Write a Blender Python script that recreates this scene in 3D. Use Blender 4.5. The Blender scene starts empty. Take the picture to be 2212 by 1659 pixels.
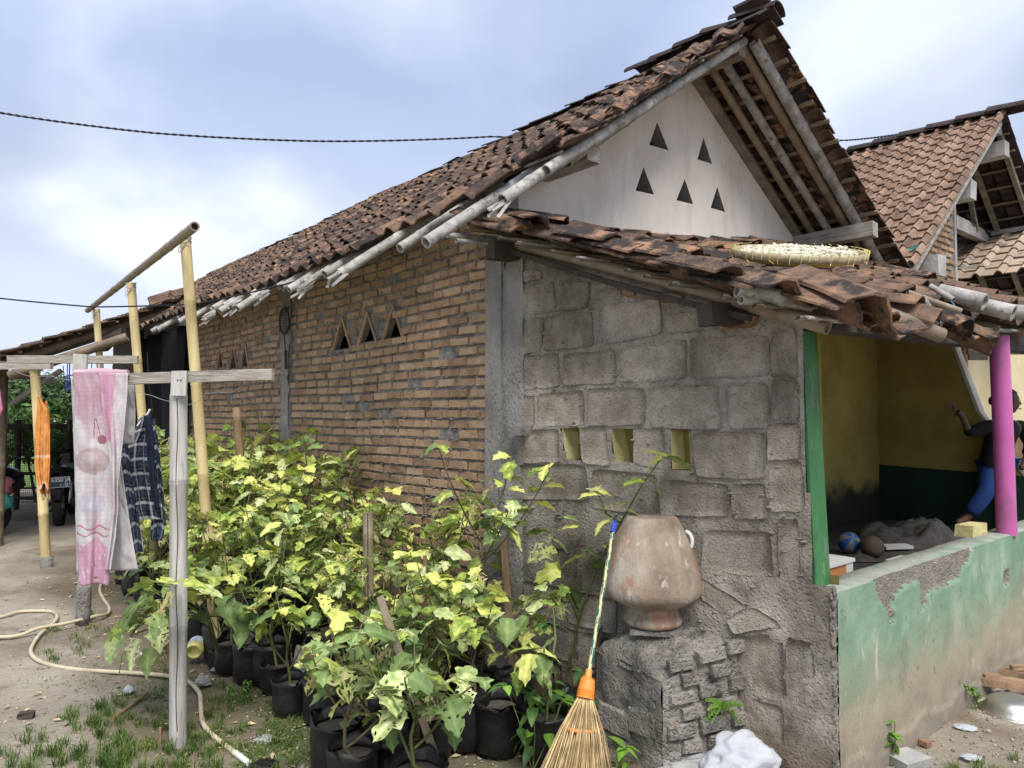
import bpy, math, random
import numpy as np
from mathutils import Vector, Matrix, noise
R = math.radians
random.seed(7); RNG = random.Random(7)
SC = bpy.context.scene
COL = SC.collection

# ---------------------------------------------------------------- camera, sky, sun, exposure
CX, CY, F, PITCH, EYE = 1106.0, 829.5, 1560.0, R(2.4), 1.6
cd = bpy.data.cameras.new('camera'); cam = bpy.data.objects.new('camera', cd); COL.objects.link(cam)
cd.sensor_width = 36; cd.lens = F/2212*36; cd.clip_start = .05; cd.clip_end = 3000
cam.location = (0, 0, EYE); cam.rotation_euler = (R(90)+PITCH, 0, 0)
SC.camera = cam
w = bpy.data.worlds.new('World'); SC.world = w; w.use_nodes = True
SUN_EL, SUN_ROT = R(56), R(164)
def build_world():
    nt = w.node_tree; N = nt.nodes; L = nt.links
    for n in list(N): N.remove(n)
    out = N.new('ShaderNodeOutputWorld'); bg = N.new('ShaderNodeBackground')
    sky = N.new('ShaderNodeTexSky'); sky.sky_type = 'NISHITA'; sky.sun_disc = False
    sky.sun_elevation = SUN_EL; sky.sun_rotation = SUN_ROT
    sky.air_density = 1.1; sky.dust_density = .6; sky.ozone_density = 2.2
    tc = N.new('ShaderNodeTexCoord')
    sep = N.new('ShaderNodeSeparateXYZ'); L.new(tc.outputs['Generated'], sep.inputs[0])
    # clouds laid out on a high horizontal layer: direction.xy / (z + k)
    za = N.new('ShaderNodeMath'); za.operation = 'MAXIMUM'; L.new(sep.outputs[2], za.inputs[0]); za.inputs[1].default_value = 0
    zb = N.new('ShaderNodeMath'); zb.operation = 'ADD'; L.new(za.outputs[0], zb.inputs[0]); zb.inputs[1].default_value = .45
    dx = N.new('ShaderNodeMath'); dx.operation = 'DIVIDE'; L.new(sep.outputs[0], dx.inputs[0]); L.new(zb.outputs[0], dx.inputs[1])
    dy = N.new('ShaderNodeMath'); dy.operation = 'DIVIDE'; L.new(sep.outputs[1], dy.inputs[0]); L.new(zb.outputs[0], dy.inputs[1])
    cb = N.new('ShaderNodeCombineXYZ'); L.new(dx.outputs[0], cb.inputs[0]); L.new(dy.outputs[0], cb.inputs[1])
    def noi(scale, det, off, rough=.5, dist=.3):
        m = N.new('ShaderNodeMapping'); m.inputs['Location'].default_value = off
        L.new(cb.outputs[0], m.inputs[0])
        n = N.new('ShaderNodeTexNoise'); n.inputs['Scale'].default_value = scale; n.inputs['Detail'].default_value = det
        n.inputs['Roughness'].default_value = rough; n.inputs['Distortion'].default_value = dist
        L.new(m.outputs[0], n.inputs['Vector']); return n
    n1 = noi(1.5, 5, (CLX, CLY, 0), .45)
    r1 = N.new('ShaderNodeValToRGB'); r1.color_ramp.elements[0].position = .42; r1.color_ramp.elements[1].position = .68
    r1.color_ramp.interpolation = 'EASE'
    L.new(n1.outputs[0], r1.inputs[0])
    # the cloud layer thickens and whitens towards the horizon
    hz = N.new('ShaderNodeMapRange'); hz.inputs['From Min'].default_value = .02; hz.inputs['From Max'].default_value = .42
    hz.inputs['To Min'].default_value = .8; hz.inputs['To Max'].default_value = 0
    L.new(sep.outputs[2], hz.inputs[0])
    mx = N.new('ShaderNodeMath'); mx.operation = 'ADD'; mx.use_clamp = True
    L.new(r1.outputs[0], mx.inputs[0]); L.new(hz.outputs[0], mx.inputs[1])
    # thin veil colour (blue seen through thin overcast) and bright cloud colour
    veil = N.new('ShaderNodeMix'); veil.data_type = 'RGBA'
    veil.inputs[0].default_value = .86
    L.new(sky.outputs[0], veil.inputs[6]); veil.inputs[7].default_value = (4.6, 5.6, 8.0, 1)
    cl = N.new('ShaderNodeMix'); cl.data_type = 'RGBA'
    L.new(mx.outputs[0], cl.inputs[0]); L.new(veil.outputs[2], cl.inputs[6]); cl.inputs[7].default_value = (8.4, 9.0, 10.2, 1)
    n2 = noi(2.6, 3, (3.1, 9.2, 0))
    r2 = N.new('ShaderNodeMapRange'); r2.inputs['From Min'].default_value = .3; r2.inputs['From Max'].default_value = .7
    r2.inputs['To Min'].default_value = .90; r2.inputs['To Max'].default_value = 1.06
    L.new(n2.outputs[0], r2.inputs[0])
    sc = N.new('ShaderNodeVectorMath'); sc.operation = 'SCALE'; L.new(cl.outputs[2], sc.inputs[0]); L.new(r2.outputs[0], sc.inputs['Scale'])
    L.new(sc.outputs[0], bg.inputs[0]); bg.inputs[1].default_value = .071
    L.new(bg.outputs[0], out.inputs[0])
CLX, CLY = 2.3, 5.4
build_world()
sd = bpy.data.lights.new('sun', 'SUN'); sun = bpy.data.objects.new('sun', sd); COL.objects.link(sun)
sd.energy = 3.0; sd.angle = R(34); sd.color = (1, .96, .9)
# light comes from behind the camera, high and a little to the right
sun_dir = Vector((math.sin(R(16))*math.cos(SUN_EL), -math.cos(R(16))*math.cos(SUN_EL), math.sin(SUN_EL)))
sun.rotation_euler = sun_dir.to_track_quat('Z', 'Y').to_euler(); sun.location = (-4, -6, 12)
SC.view_settings.view_transform = 'Standard'; SC.view_settings.look = 'None'
SC.view_settings.exposure = 0.70; SC.view_settings.gamma = 1; SC.view_settings.use_curve_mapping = False
SC.cycles.max_bounces = 6; SC.cycles.diffuse_bounces = 3; SC.cycles.transparent_max_bounces = 12

# ---------------------------------------------------------------- geometry of the place
cp, sp_ = math.cos(PITCH), math.sin(PITCH)
CAM = Vector((0, 0, EYE))
def ray(u, v):
    a = (u-CX)/F; b = (v-CY)/F
    return Vector((a, cp + b*sp_, sp_ - b*cp))
def ground(u, v, z=0.0):
    d = ray(u, v); return CAM + d*((z-EYE)/d.z)
def at(u, v, y):
    d = ray(u, v); return CAM + d*(y/d.y)
def onplane(u, v, p, n):
    d = ray(u, v); return CAM + d*((Vector(p)-CAM).dot(n)/d.dot(n))
# house frame: A runs along the house towards the viewer, B along the gable away to the right
A = Vector((math.sin(R(40)), -math.cos(R(40)), 0)); B = Vector((math.cos(R(40)), math.sin(R(40)), 0)); Z = Vector((0, 0, 1))
C0 = Vector((-.04, 4.41, 0))
def hp(a, s, z=0.0): return C0 + A*a + B*s + Z*z
P1 = Vector((1.375, 3.09, 0)); WD = (P1-C0).normalized(); WN = Vector((-.682, -.731, 0)).normalized()
WL = (P1-C0).length
def bpx(u, v):                                   # point of the brick wall plane -> (t, z)
    p = onplane(u, v, C0, B); return ((p-C0).dot(-A), p.z)
def wpx(u, v):                                   # point of the block wall plane -> (p, z)
    p = onplane(u, v, C0, WN); return ((p-C0).dot(WD), p.z)
def gpx(u, v):                                   # point of the gable plane -> (s, z)
    p = onplane(u, v, C0, A); return ((p-C0).dot(B), p.z)
def ppx(u, v):                                   # point of the parapet face -> (s, z)
    p = onplane(u, v, P1, A); return ((p-P1).dot(B), p.z)

def nz(x, y=0, z=0, s=1.0): return noise.noise(Vector((x*s, y*s, z*s)))
def fb(x, y=0, z=0, s=1.0, o=4): return noise.fractal(Vector((x*s, y*s, z*s)), 1.0, 2.0, o)

# ---------------------------------------------------------------- materials
def srgb(r, g, b):
    f = lambda c: (c/255/12.92) if c/255 <= .04045 else ((c/255+.055)/1.055)**2.4
    return (f(r), f(g), f(b), 1)
MATS = {}
def mk(name, cols, scale=6, detail=6, rough=.85, bump=.0, bscale=40, spots=None, spots2=None, rnd=0, hue=0,
       stretch=(1, 1, 1), obj=False, spec=.3, metal=0, trans=0, vor=0, zgrad=None, attr=None, dist=.0, pits=0, uvn=False, post=()):
    """noise coloured surface: cols = [(pos, rgb)], spots = (rgb, scale, lo, hi, detail), zgrad = (rgb, z0, z1, noise)"""
    m = bpy.data.materials.new(name); m.use_nodes = True; MATS[name] = m
    N = m.node_tree.nodes; L = m.node_tree.links; bs = N['Principled BSDF']
    if obj: pos = N.new('ShaderNodeTexCoord').outputs['Object']
    else: pos = N.new('ShaderNodeNewGeometry').outputs['Position']
    mp = N.new('ShaderNodeMapping'); mp.inputs['Scale'].default_value = stretch; L.new(pos, mp.inputs[0]); P = mp.outputs[0]
    rv = None
    if rnd or hue:
        oi = N.new('ShaderNodeObjectInfo'); ge = N.new('ShaderNodeNewGeometry')
        ad = N.new('ShaderNodeMath'); ad.operation = 'ADD'; L.new(oi.outputs['Random'], ad.inputs[0]); L.new(ge.outputs['Random Per Island'], ad.inputs[1])
        fr = N.new('ShaderNodeMath'); fr.operation = 'FRACT'; L.new(ad.outputs[0], fr.inputs[0]); rv = fr.outputs[0]
    n = N.new('ShaderNodeTexNoise'); n.inputs['Scale'].default_value = scale; n.inputs['Detail'].default_value = detail
    n.inputs['Roughness'].default_value = .6; n.inputs['Distortion'].default_value = dist
    L.new(P, n.inputs['Vector'])
    fac = n.outputs[0]
    if rv is not None and hue:
        a2 = N.new('ShaderNodeMath'); a2.operation = 'MULTIPLY_ADD'; L.new(rv, a2.inputs[0]); a2.inputs[1].default_value = hue; L.new(fac, a2.inputs[2])
        a3 = N.new('ShaderNodeMath'); a3.operation = 'SUBTRACT'; L.new(a2.outputs[0], a3.inputs[0]); a3.inputs[1].default_value = hue/2; fac = a3.outputs[0]
    cr = N.new('ShaderNodeValToRGB'); e = cr.color_ramp.elements
    e[0].position = cols[0][0]; e[0].color = cols[0][1]; e[1].position = cols[-1][0]; e[1].color = cols[-1][1]
    for p, c in cols[1:-1]:
        q = e.new(p); q.color = c
    L.new(fac, cr.inputs[0]); col = cr.outputs[0]
    if attr:
        at_ = N.new('ShaderNodeAttribute'); at_.attribute_name = attr
        ml = N.new('ShaderNodeMix'); ml.data_type = 'RGBA'; ml.blend_type = 'MULTIPLY'; ml.inputs[0].default_value = 1
        L.new(at_.outputs['Color'], ml.inputs[6]); L.new(col, ml.inputs[7]); col = ml.outputs[2]
    for sp in (spots, spots2):
        if not sp: continue
        c2, s2, lo, hi = sp[:4]; d2 = sp[4] if len(sp) > 4 else 5
        n2 = N.new('ShaderNodeTexNoise'); n2.inputs['Scale'].default_value = s2; n2.inputs['Detail'].default_value = d2
        n2.inputs['Roughness'].default_value = .65
        off = N.new('ShaderNodeMapping'); off.inputs['Location'].default_value = (13.7*s2 % 7, 5.1, 3.3); L.new(P, off.inputs[0]); L.new(off.outputs[0], n2.inputs['Vector'])
        mr = N.new('ShaderNodeMapRange'); mr.interpolation_type = 'SMOOTHSTEP'; mr.inputs['From Min'].default_value = lo; mr.inputs['From Max'].default_value = hi
        f2 = n2.outputs[0]
        if len(sp) > 5 and rv is not None:      # whole pieces lean to or from the second colour
            q = N.new('ShaderNodeMath'); q.operation = 'MULTIPLY_ADD'; L.new(rv, q.inputs[0]); q.inputs[1].default_value = sp[5]; L.new(f2, q.inputs[2])
            q2 = N.new('ShaderNodeMath'); q2.operation = 'SUBTRACT'; L.new(q.outputs[0], q2.inputs[0]); q2.inputs[1].default_value = sp[5]/2; f2 = q2.outputs[0]
        L.new(f2, mr.inputs[0])
        mm = N.new('ShaderNodeMix'); mm.data_type = 'RGBA'; L.new(mr.outputs[0], mm.inputs[0]); L.new(col, mm.inputs[6]); mm.inputs[7].default_value = c2; col = mm.outputs[2]
    if zgrad:
        for (c3, z0, z1, na) in zgrad:
            sx = N.new('ShaderNodeSeparateXYZ'); L.new(pos, sx.inputs[0])
            n3 = N.new('ShaderNodeTexNoise'); n3.inputs['Scale'].default_value = 3.5; n3.inputs['Detail'].default_value = 6; n3.inputs['Roughness'].default_value = .65; L.new(pos, n3.inputs['Vector'])
            q = N.new('ShaderNodeMath'); q.operation = 'MULTIPLY_ADD'; L.new(n3.outputs[0], q.inputs[0]); q.inputs[1].default_value = na; L.new(sx.outputs[2], q.inputs[2])
            mr = N.new('ShaderNodeMapRange'); mr.interpolation_type = 'SMOOTHSTEP'; mr.inputs['From Min'].default_value = z0+na*.5; mr.inputs['From Max'].default_value = z1+na*.5; L.new(q.outputs[0], mr.inputs[0])
            mm = N.new('ShaderNodeMix'); mm.data_type = 'RGBA'; L.new(mr.outputs[0], mm.inputs[0]); mm.inputs[6].default_value = c3; L.new(col, mm.inputs[7]); col = mm.outputs[2]
    for (c4, s4, lo4, hi4, st4) in post:             # stains and scuffs on top of everything
        mp4 = N.new('ShaderNodeMapping'); mp4.inputs['Scale'].default_value = st4; mp4.inputs['Location'].default_value = (s4, 2.2, 1.1); L.new(pos, mp4.inputs[0])
        n4 = N.new('ShaderNodeTexNoise'); n4.inputs['Scale'].default_value = s4; n4.inputs['Detail'].default_value = 9; n4.inputs['Roughness'].default_value = .7; L.new(mp4.outputs[0], n4.inputs['Vector'])
        m4 = N.new('ShaderNodeMapRange'); m4.inputs['From Min'].default_value = lo4-.05; m4.inputs['From Max'].default_value = hi4-.06; m4.inputs['To Max'].default_value = .85; L.new(n4.outputs[0], m4.inputs[0])
        mm = N.new('ShaderNodeMix'); mm.data_type = 'RGBA'; L.new(m4.outputs[0], mm.inputs[0]); L.new(col, mm.inputs[6]); mm.inputs[7].default_value = c4; col = mm.outputs[2]
    if rv is not None and rnd:
        vr = N.new('ShaderNodeMapRange'); vr.inputs['To Min'].default_value = 1-rnd; vr.inputs['To Max'].default_value = 1+rnd; L.new(rv, vr.inputs[0])
        sc = N.new('ShaderNodeVectorMath'); sc.operation = 'SCALE'; L.new(col, sc.inputs[0]); L.new(vr.outputs[0], sc.inputs['Scale']); col = sc.outputs[0]
    L.new(col, bs.inputs['Base Color'])
    bs.inputs['Roughness'].default_value = rough; bs.inputs['Metallic'].default_value = metal
    bs.inputs['Specular IOR Level'].default_value = spec
    if bump:
        b = N.new('ShaderNodeBump'); b.inputs['Strength'].default_value = 1; b.inputs['Distance'].default_value = bump
        nb = N.new('ShaderNodeTexNoise'); nb.inputs['Scale'].default_value = bscale; nb.inputs['Detail'].default_value = 8; nb.inputs['Roughness'].default_value = .7
        L.new(P, nb.inputs['Vector']); h = nb.outputs[0]
        if pits:
            v = N.new('ShaderNodeTexVoronoi'); v.inputs['Scale'].default_value = pits; L.new(P, v.inputs['Vector'])
            mr = N.new('ShaderNodeMapRange'); mr.inputs['From Max'].default_value = .45; L.new(v.outputs['Distance'], mr.inputs[0])
            q = N.new('ShaderNodeMath'); q.operation = 'MULTIPLY_ADD'; L.new(mr.outputs[0], q.inputs[0]); q.inputs[1].default_value = .5; L.new(h, q.inputs[2]); h = q.outputs[0]
        L.new(h, b.inputs['Height']); L.new(b.outputs[0], bs.inputs['Normal'])
    if trans:
        tr = N.new('ShaderNodeBsdfTranslucent'); L.new(col, tr.inputs[0]); mi = N.new('ShaderNodeMixShader'); mi.inputs[0].default_value = trans
        L.new(bs.outputs[0], mi.inputs[1]); L.new(tr.outputs[0], mi.inputs[2])
        L.new(mi.outputs[0], N['Material Output'].inputs[0])
    return m
c = lambda r, g, b: (r, g, b, 1)
mk('brick', [(.3, c(.29, .185, .115)), (.5, c(.415, .275, .17)), (.72, c(.51, .355, .225))], 9, 8, bump=.012, bscale=55, rnd=.09, hue=.2,
   spots=(c(.33, .29, .24), 14, .58, .78, 5, .15), spots2=(c(.12, .06, .035), 60, .68, .78), pits=70)
mk('brick_mortar', [(.3, c(.20, .19, .17)), (.55, c(.35, .33, .30)), (.75, c(.45, .43, .40))], 12, 8, bump=.035, bscale=45, pits=60)
mk('column_concrete', [(.3, c(.20, .188, .172)), (.5, c(.31, .292, .268)), (.75, c(.42, .40, .37))], 5, 8, bump=.025, bscale=60, pits=55, stretch=(1, 1, .5))
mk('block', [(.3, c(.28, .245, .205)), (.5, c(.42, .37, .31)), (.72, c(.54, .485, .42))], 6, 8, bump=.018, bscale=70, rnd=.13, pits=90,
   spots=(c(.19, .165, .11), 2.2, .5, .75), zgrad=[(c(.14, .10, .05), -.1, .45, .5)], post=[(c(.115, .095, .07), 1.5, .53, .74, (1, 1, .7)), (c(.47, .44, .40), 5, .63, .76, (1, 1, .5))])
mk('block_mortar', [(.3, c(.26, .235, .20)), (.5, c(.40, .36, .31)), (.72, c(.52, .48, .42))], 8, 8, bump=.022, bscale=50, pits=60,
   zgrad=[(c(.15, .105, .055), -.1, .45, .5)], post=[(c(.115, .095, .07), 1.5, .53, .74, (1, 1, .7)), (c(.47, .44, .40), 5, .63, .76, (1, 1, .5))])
mk('plaster_white', [(.3, c(.54, .49, .435)), (.5, c(.65, .60, .54)), (.7, c(.69, .645, .59))], 2.2, 8, bump=.006, bscale=30,
   spots=(c(.46, .41, .34), 5, .60, .82), stretch=(1, 1, .5), post=[(c(.47, .43, .37), 4.5, .60, .80, (1, 1, .22)), (c(.40, .37, .32), 22, .68, .78, (1, 1, .6))])
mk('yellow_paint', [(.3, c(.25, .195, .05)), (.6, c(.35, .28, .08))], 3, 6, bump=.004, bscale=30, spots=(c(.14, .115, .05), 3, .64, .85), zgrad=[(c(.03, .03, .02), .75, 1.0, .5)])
mk('yellow_reveal', [(.3, c(.42, .37, .16)), (.6, c(.60, .54, .27))], 8, 6, bump=.01, bscale=30)
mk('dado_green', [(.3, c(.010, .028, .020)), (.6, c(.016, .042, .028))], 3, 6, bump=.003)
mk('green_paint', [(.3, c(.032, .13, .045)), (.6, c(.055, .20, .07))], 7, 6, rough=.55, bump=.008, bscale=30, post=[(c(.20, .21, .17), 13, .62, .72, (1, 1, .35)), (c(.02, .06, .03), 6, .58, .74, (1, 1, .5))], spots=(c(.30, .34, .10), 35, .72, .78), stretch=(1, 1, .35))
mk('parapet_paint', [(.3, c(.13, .225, .145)), (.55, c(.195, .30, .205)), (.75, c(.34, .42, .32))], 4, 8, bump=.008, bscale=26, stretch=(1, 1, .6),
   spots=(c(.36, .40, .33), 9, .64, .84),
   zgrad=[(c(.33, .275, .195), .18, .66, .42), (c(.185, .165, .135), -.12, .36, .75)],
   post=[(c(.17, .15, .12), 3.2, .60, .76, (1, 1, .6)), (c(.50, .49, .44), 11, .66, .74, (1, 1, .25)), (c(.10, .085, .05), 14, .66, .78, (1, 1, 1))])
mk('parapet_cap', [(.3, c(.22, .25, .21)), (.7, c(.38, .39, .34))], 6, 8, bump=.012, bscale=30, spots=(c(.16, .27, .19), 5, .5, .7))
mk('chip_concrete', [(.3, c(.24, .215, .185)), (.7, c(.38, .345, .30))], 14, 8, bump=.03, bscale=60, pits=70)
mk('roof_tile', [(.28, c(.050, .036, .030)), (.47, c(.13, .083, .060)), (.62, c(.24, .14, .088)), (.80, c(.40, .205, .11))], 7, 9, bump=.012, bscale=60, hue=.30, rnd=.2,
   spots=(c(.30, .215, .14), 55, .58, .74, 6), spots2=(c(.028, .022, .02), 11, .50, .66, 6, .35))
mk('porch_tile', [(.28, c(.055, .040, .034)), (.46, c(.14, .09, .064)), (.62, c(.27, .155, .098)), (.82, c(.42, .24, .14))], 5, 9, bump=.010, bscale=60, hue=.26, rnd=.16,
   spots=(c(.34, .21, .11), 60, .55, .70, 6), spots2=(c(.035, .028, .026), 7, .50, .64, 7, .28))
mk('neighbor_tile', [(.3, c(.13, .08, .058)), (.5, c(.215, .138, .098)), (.75, c(.30, .20, .145))], 6, 7, bump=.006, bscale=60, rnd=.14, hue=.2,
   spots=(c(.13, .085, .06), 70, .55, .68))
mk('pale_tile', [(.3, c(.31, .235, .175)), (.7, c(.42, .33, .25))], 3, 5, bump=.004, rnd=.18, spots=(c(.17, .15, .13), 4, .58, .66, 4, .25))
mk('ridge_shade_tile_dark', [(.3, c(.025, .02, .02)), (.7, c(.07, .05, .045))], 8, 8, bump=.01, bscale=50, rnd=.2)  # dark ridge clay, also painted-in shade for the neighbour's right slope
mk('bamboo_old', [(.3, c(.17, .16, .145)), (.5, c(.34, .325, .30)), (.72, c(.52, .50, .47))], 9, 9, rough=.6, post=[(c(.10, .085, .07), 16, .60, .72, (1, 1, 1))], bump=.008, bscale=40, spots=(c(.12, .10, .085), 10, .62, .8))
mk('bamboo_tan', [(.3, c(.17, .13, .085)), (.6, c(.29, .235, .165))], 8, 7, rough=.55, bump=.004, bscale=40, spots=(c(.12, .08, .045), 12, .64, .8))
mk('bamboo_yellow', [(.3, c(.46, .36, .17)), (.6, c(.60, .49, .25)), (.8, c(.68, .60, .36))], 5, 7, rough=.45, bump=.002, bscale=60, stretch=(3, 3, .5), spots=(c(.36, .25, .11), 30, .68, .8), post=[(c(.36, .27, .13), 5, .55, .78, (1.5, 1.5, .35)), (c(.20, .15, .08), 26, .68, .78, (1, 1, .5))])
mk('bamboo_dark', [(.3, c(.10, .075, .05)), (.6, c(.20, .155, .11))], 8, 7, rough=.5, bump=.003)
mk('wood_grey', [(.3, c(.20, .185, .165)), (.5, c(.36, .335, .30)), (.72, c(.50, .475, .43))], 9, 9, bump=.010, bscale=30, stretch=(1, 1, 7), spots=(c(.12, .10, .085), 22, .63, .75))
mk('wood_grey_long', [(.3, c(.20, .18, .155)), (.5, c(.38, .345, .295)), (.72, c(.54, .50, .44))], 14, 9, bump=.010, bscale=34, stretch=(.6, .6, 6), spots=(c(.12, .10, .085), 26, .62, .74))
mk('post_grey', [(.3, c(.27, .25, .225)), (.5, c(.45, .43, .40)), (.72, c(.60, .58, .55))], 8, 9, rough=.7, bump=.006, bscale=40, stretch=(3.5, 3.5, .35), spots=(c(.20, .165, .13), 14, .62, .8))
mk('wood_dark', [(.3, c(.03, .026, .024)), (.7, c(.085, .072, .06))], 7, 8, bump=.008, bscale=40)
mk('wood_beam', [(.3, c(.14, .115, .085)), (.7, c(.30, .255, .20))], 6, 8, bump=.008, bscale=40, stretch=(1, 1, 3))
mk('stake_brown', [(.3, c(.20, .12, .07)), (.7, c(.38, .26, .16))], 9, 8, bump=.006, bscale=40, stretch=(2, 2, .5))
mk('dirt', [(.30, c(.23, .195, .15)), (.48, c(.345, .30, .24)), (.66, c(.45, .405, .335)), (.8, c(.50, .455, .385))], 1.1, 11, bump=.03, bscale=20, rough=.95, attr='print',
   spots=(c(.20, .155, .11), 1.6, .50, .68, 7), spots2=(c(.13, .10, .07), 24, .66, .78, 6))
mk('garden_soil', [(.3, c(.075, .055, .037)), (.5, c(.13, .098, .066)), (.75, c(.22, .17, .12))], 7, 10, bump=.05, bscale=25, rough=.95)
mk('grass_blade', [(.3, c(.05, .10, .02)), (.5, c(.10, .17, .035)), (.75, c(.20, .24, .07))], 5, 5, rough=.6, rnd=.3, hue=.35, trans=.3)
mk('field_green', [(.3, c(.09, .16, .03)), (.7, c(.17, .24, .06))], .35, 8, bump=.05, bscale=3)
mk('plastic_black', [(.3, c(.005, .005, .006)), (.7, c(.014, .014, .016))], 12, 5, rough=.38, bump=.012, bscale=9, spec=.5, stretch=(1, 1, .6))
mk('sheet_black', [(.3, c(.010, .011, .014)), (.7, c(.022, .024, .03))], 3, 5, rough=.8, bump=.01)
mk('leaf_lime', [(.26, c(.14, .22, .045)), (.39, c(.31, .40, .08)), (.52, c(.52, .56, .14)), (.68, c(.66, .65, .22))], 26, 5, attr='print', rough=.55, hue=.42, rnd=.12, trans=.25, bump=.004, bscale=60,
   spots=(c(.42, .30, .16), 34, .66, .74))
mk('leaf_pale', [(.28, c(.14, .21, .07)), (.42, c(.27, .36, .13)), (.56, c(.46, .52, .23)), (.72, c(.62, .63, .36))], 22, 5, attr='print', rough=.6, hue=.34, rnd=.12, trans=.22, bump=.004, bscale=60,
   spots=(c(.34, .24, .13), 30, .64, .73))
mk('leaf_green', [(.34, c(.11, .17, .06)), (.6, c(.20, .28, .10)), (.8, c(.34, .40, .16))], 12, 5, attr='print', rough=.6, hue=.25, rnd=.18, trans=.2, bump=.004, bscale=50, spots=(c(.30, .24, .14), 40, .66, .72))
mk('leaf_eaten', [(.36, c(.13, .17, .05)), (.5, c(.30, .33, .11)), (.66, c(.40, .33, .17)), (.78, c(.28, .17, .09))], 28, 5, attr='print', rough=.7, hue=.35, rnd=.15, trans=.25)
mk('leaf_fern', [(.34, c(.10, .20, .03)), (.6, c(.17, .31, .05)), (.8, c(.27, .40, .09))], 12, 5, rough=.45, rnd=.15, trans=.25)
mk('leaf_dark', [(.34, c(.035, .075, .025)), (.6, c(.07, .14, .04)), (.8, c(.12, .21, .06))], 6, 5, attr='print', rough=.45, hue=.25, rnd=.25, trans=.2)
mk('leaf_bright', [(.34, c(.10, .20, .03)), (.6, c(.17, .31, .05)), (.8, c(.27, .40, .09))], 12, 5, attr='print', rough=.45, hue=.25, rnd=.15, trans=.25)
mk('stem_green', [(.3, c(.07, .09, .03)), (.6, c(.14, .16, .055))], 9, 5, rough=.6)
mk('stem_brown', [(.3, c(.10, .075, .045)), (.6, c(.19, .145, .09))], 9, 5, rough=.7, bump=.005)
mk('soil_bag', [(.3, c(.06, .05, .04)), (.7, c(.14, .12, .10))], 30, 6, bump=.01)
mk('crown_far', [(.3, c(.045, .085, .035)), (.6, c(.085, .14, .05)), (.8, c(.14, .20, .08))], .5, 5, rough=.7, rnd=.35, trans=.15)
mk('crown_near', [(.3, c(.06, .12, .025)), (.6, c(.13, .22, .045)), (.8, c(.22, .31, .08))], 2, 5, rough=.6, rnd=.3, trans=.25)
mk('bark', [(.3, c(.10, .08, .06)), (.7, c(.20, .17, .14))], 6, 6, bump=.02)
mk('hose', [(.3, c(.40, .33, .22)), (.6, c(.56, .49, .35)), (.8, c(.62, .56, .43))], 7, 6, rough=.55, spots=(c(.26, .20, .13), 12, .60, .78))
mk('hose_white', [(.3, c(.6, .59, .56)), (.7, c(.72, .71, .68))], 7, 4, rough=.4)
mk('clay_urn', [(.30, c(.16, .125, .095)), (.44, c(.27, .215, .16)), (.58, c(.37, .315, .25)), (.76, c(.50, .45, .38))], 5, 9, rough=.9, bump=.008, bscale=40, stretch=(1, 1, .55),
   spots=(c(.34, .18, .125), 5.5, .50, .63, 8), spots2=(c(.56, .53, .47), 15, .58, .74, 7), post=[(c(.15, .12, .09), 9, .60, .74, (1, 1, .6))])
mk('pedestal_stone', [(.3, c(.16, .147, .128)), (.5, c(.27, .247, .215)), (.72, c(.40, .37, .33))], 8, 9, bump=.025, post=[(c(.075, .07, .062), 6, .56, .70, (1, 1, 1)), (c(.46, .44, .40), 9, .60, .72, (1, 1, 1))], bscale=40, pits=60, rnd=.12, spots=(c(.30, .19, .10), 9, .62, .72), spots2=(c(.06, .06, .06), 6, .60, .75))
mk('broom_stick', [(.3, c(.45, .40, .25)), (.5, c(.45, .42, .28)), (.52, c(.03, .13, .07)), (.8, c(.04, .16, .09))], 16, 3, rough=.2, spec=.6, stretch=(1, 1, 1))
mk('orange_plastic', [(.3, c(.78, .21, .03)), (.7, c(.83, .25, .04))], 5, 3, rough=.35, spec=.5)
mk('blue_plastic', [(.3, c(.02, .05, .35)), (.7, c(.03, .07, .45))], 5, 3, rough=.35, spec=.5)
mk('bristle', [(.3, c(.22, .145, .06)), (.6, c(.44, .32, .15)), (.8, c(.60, .47, .26))], 20, 5, rough=.6, rnd=.3, hue=.3)
mk('plastic_white', [(.3, c(.68, .70, .76)), (.7, c(.80, .82, .86))], 8, 5, rough=.3, bump=.012, bscale=26, trans=.45)
mk('plastic_clear', [(.3, c(.42, .41, .40)), (.7, c(.62, .61, .60))], 12, 5, rough=.25, bump=.02, bscale=16, trans=.4)
mk('pvc_white', [(.3, c(.66, .66, .64)), (.7, c(.76, .76, .74))], 8, 5, rough=.4)
mk('metal_steel', [(.3, c(.48, .46, .43)), (.7, c(.62, .60, .57))], 6, 6, rough=.42, metal=1, bump=.003, bscale=12)
mk('wood_saddle', [(.3, c(.16, .09, .05)), (.7, c(.36, .235, .15))], 6, 7, bump=.008, stretch=(1, 3, 1))
mk('jar_yellow', [(.3, c(.60, .52, .12)), (.7, c(.70, .64, .25))], 9, 4, rough=.3, spec=.5)
mk('jar_label', [(.3, c(.35, .48, .60)), (.7, c(.70, .72, .70))], 22, 3, rough=.35)
mk('pink_pole', [(.3, c(.40, .085, .28)), (.7, c(.48, .115, .34))], 3, 5, rough=.4, spec=.4, post=[(c(.26, .10, .19), 7, .6, .76, (1, 1, .4))], spots=(c(.66, .50, .60), 26, .70, .73))
mk('skin', [(.3, c(.09, .045, .028)), (.7, c(.13, .065, .04))], 9, 4, rough=.55)
mk('hair', [(.3, c(.008, .007, .007)), (.7, c(.016, .013, .012))], 40, 4, rough=.45)
mk('shirt_black', [(.3, c(.006, .006, .008)), (.7, c(.011, .011, .014))], 12, 4, rough=.85, bump=.004)
mk('pants_blue', [(.3, c(.012, .045, .17)), (.7, c(.02, .065, .23))], 9, 5, rough=.8, bump=.006)
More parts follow.
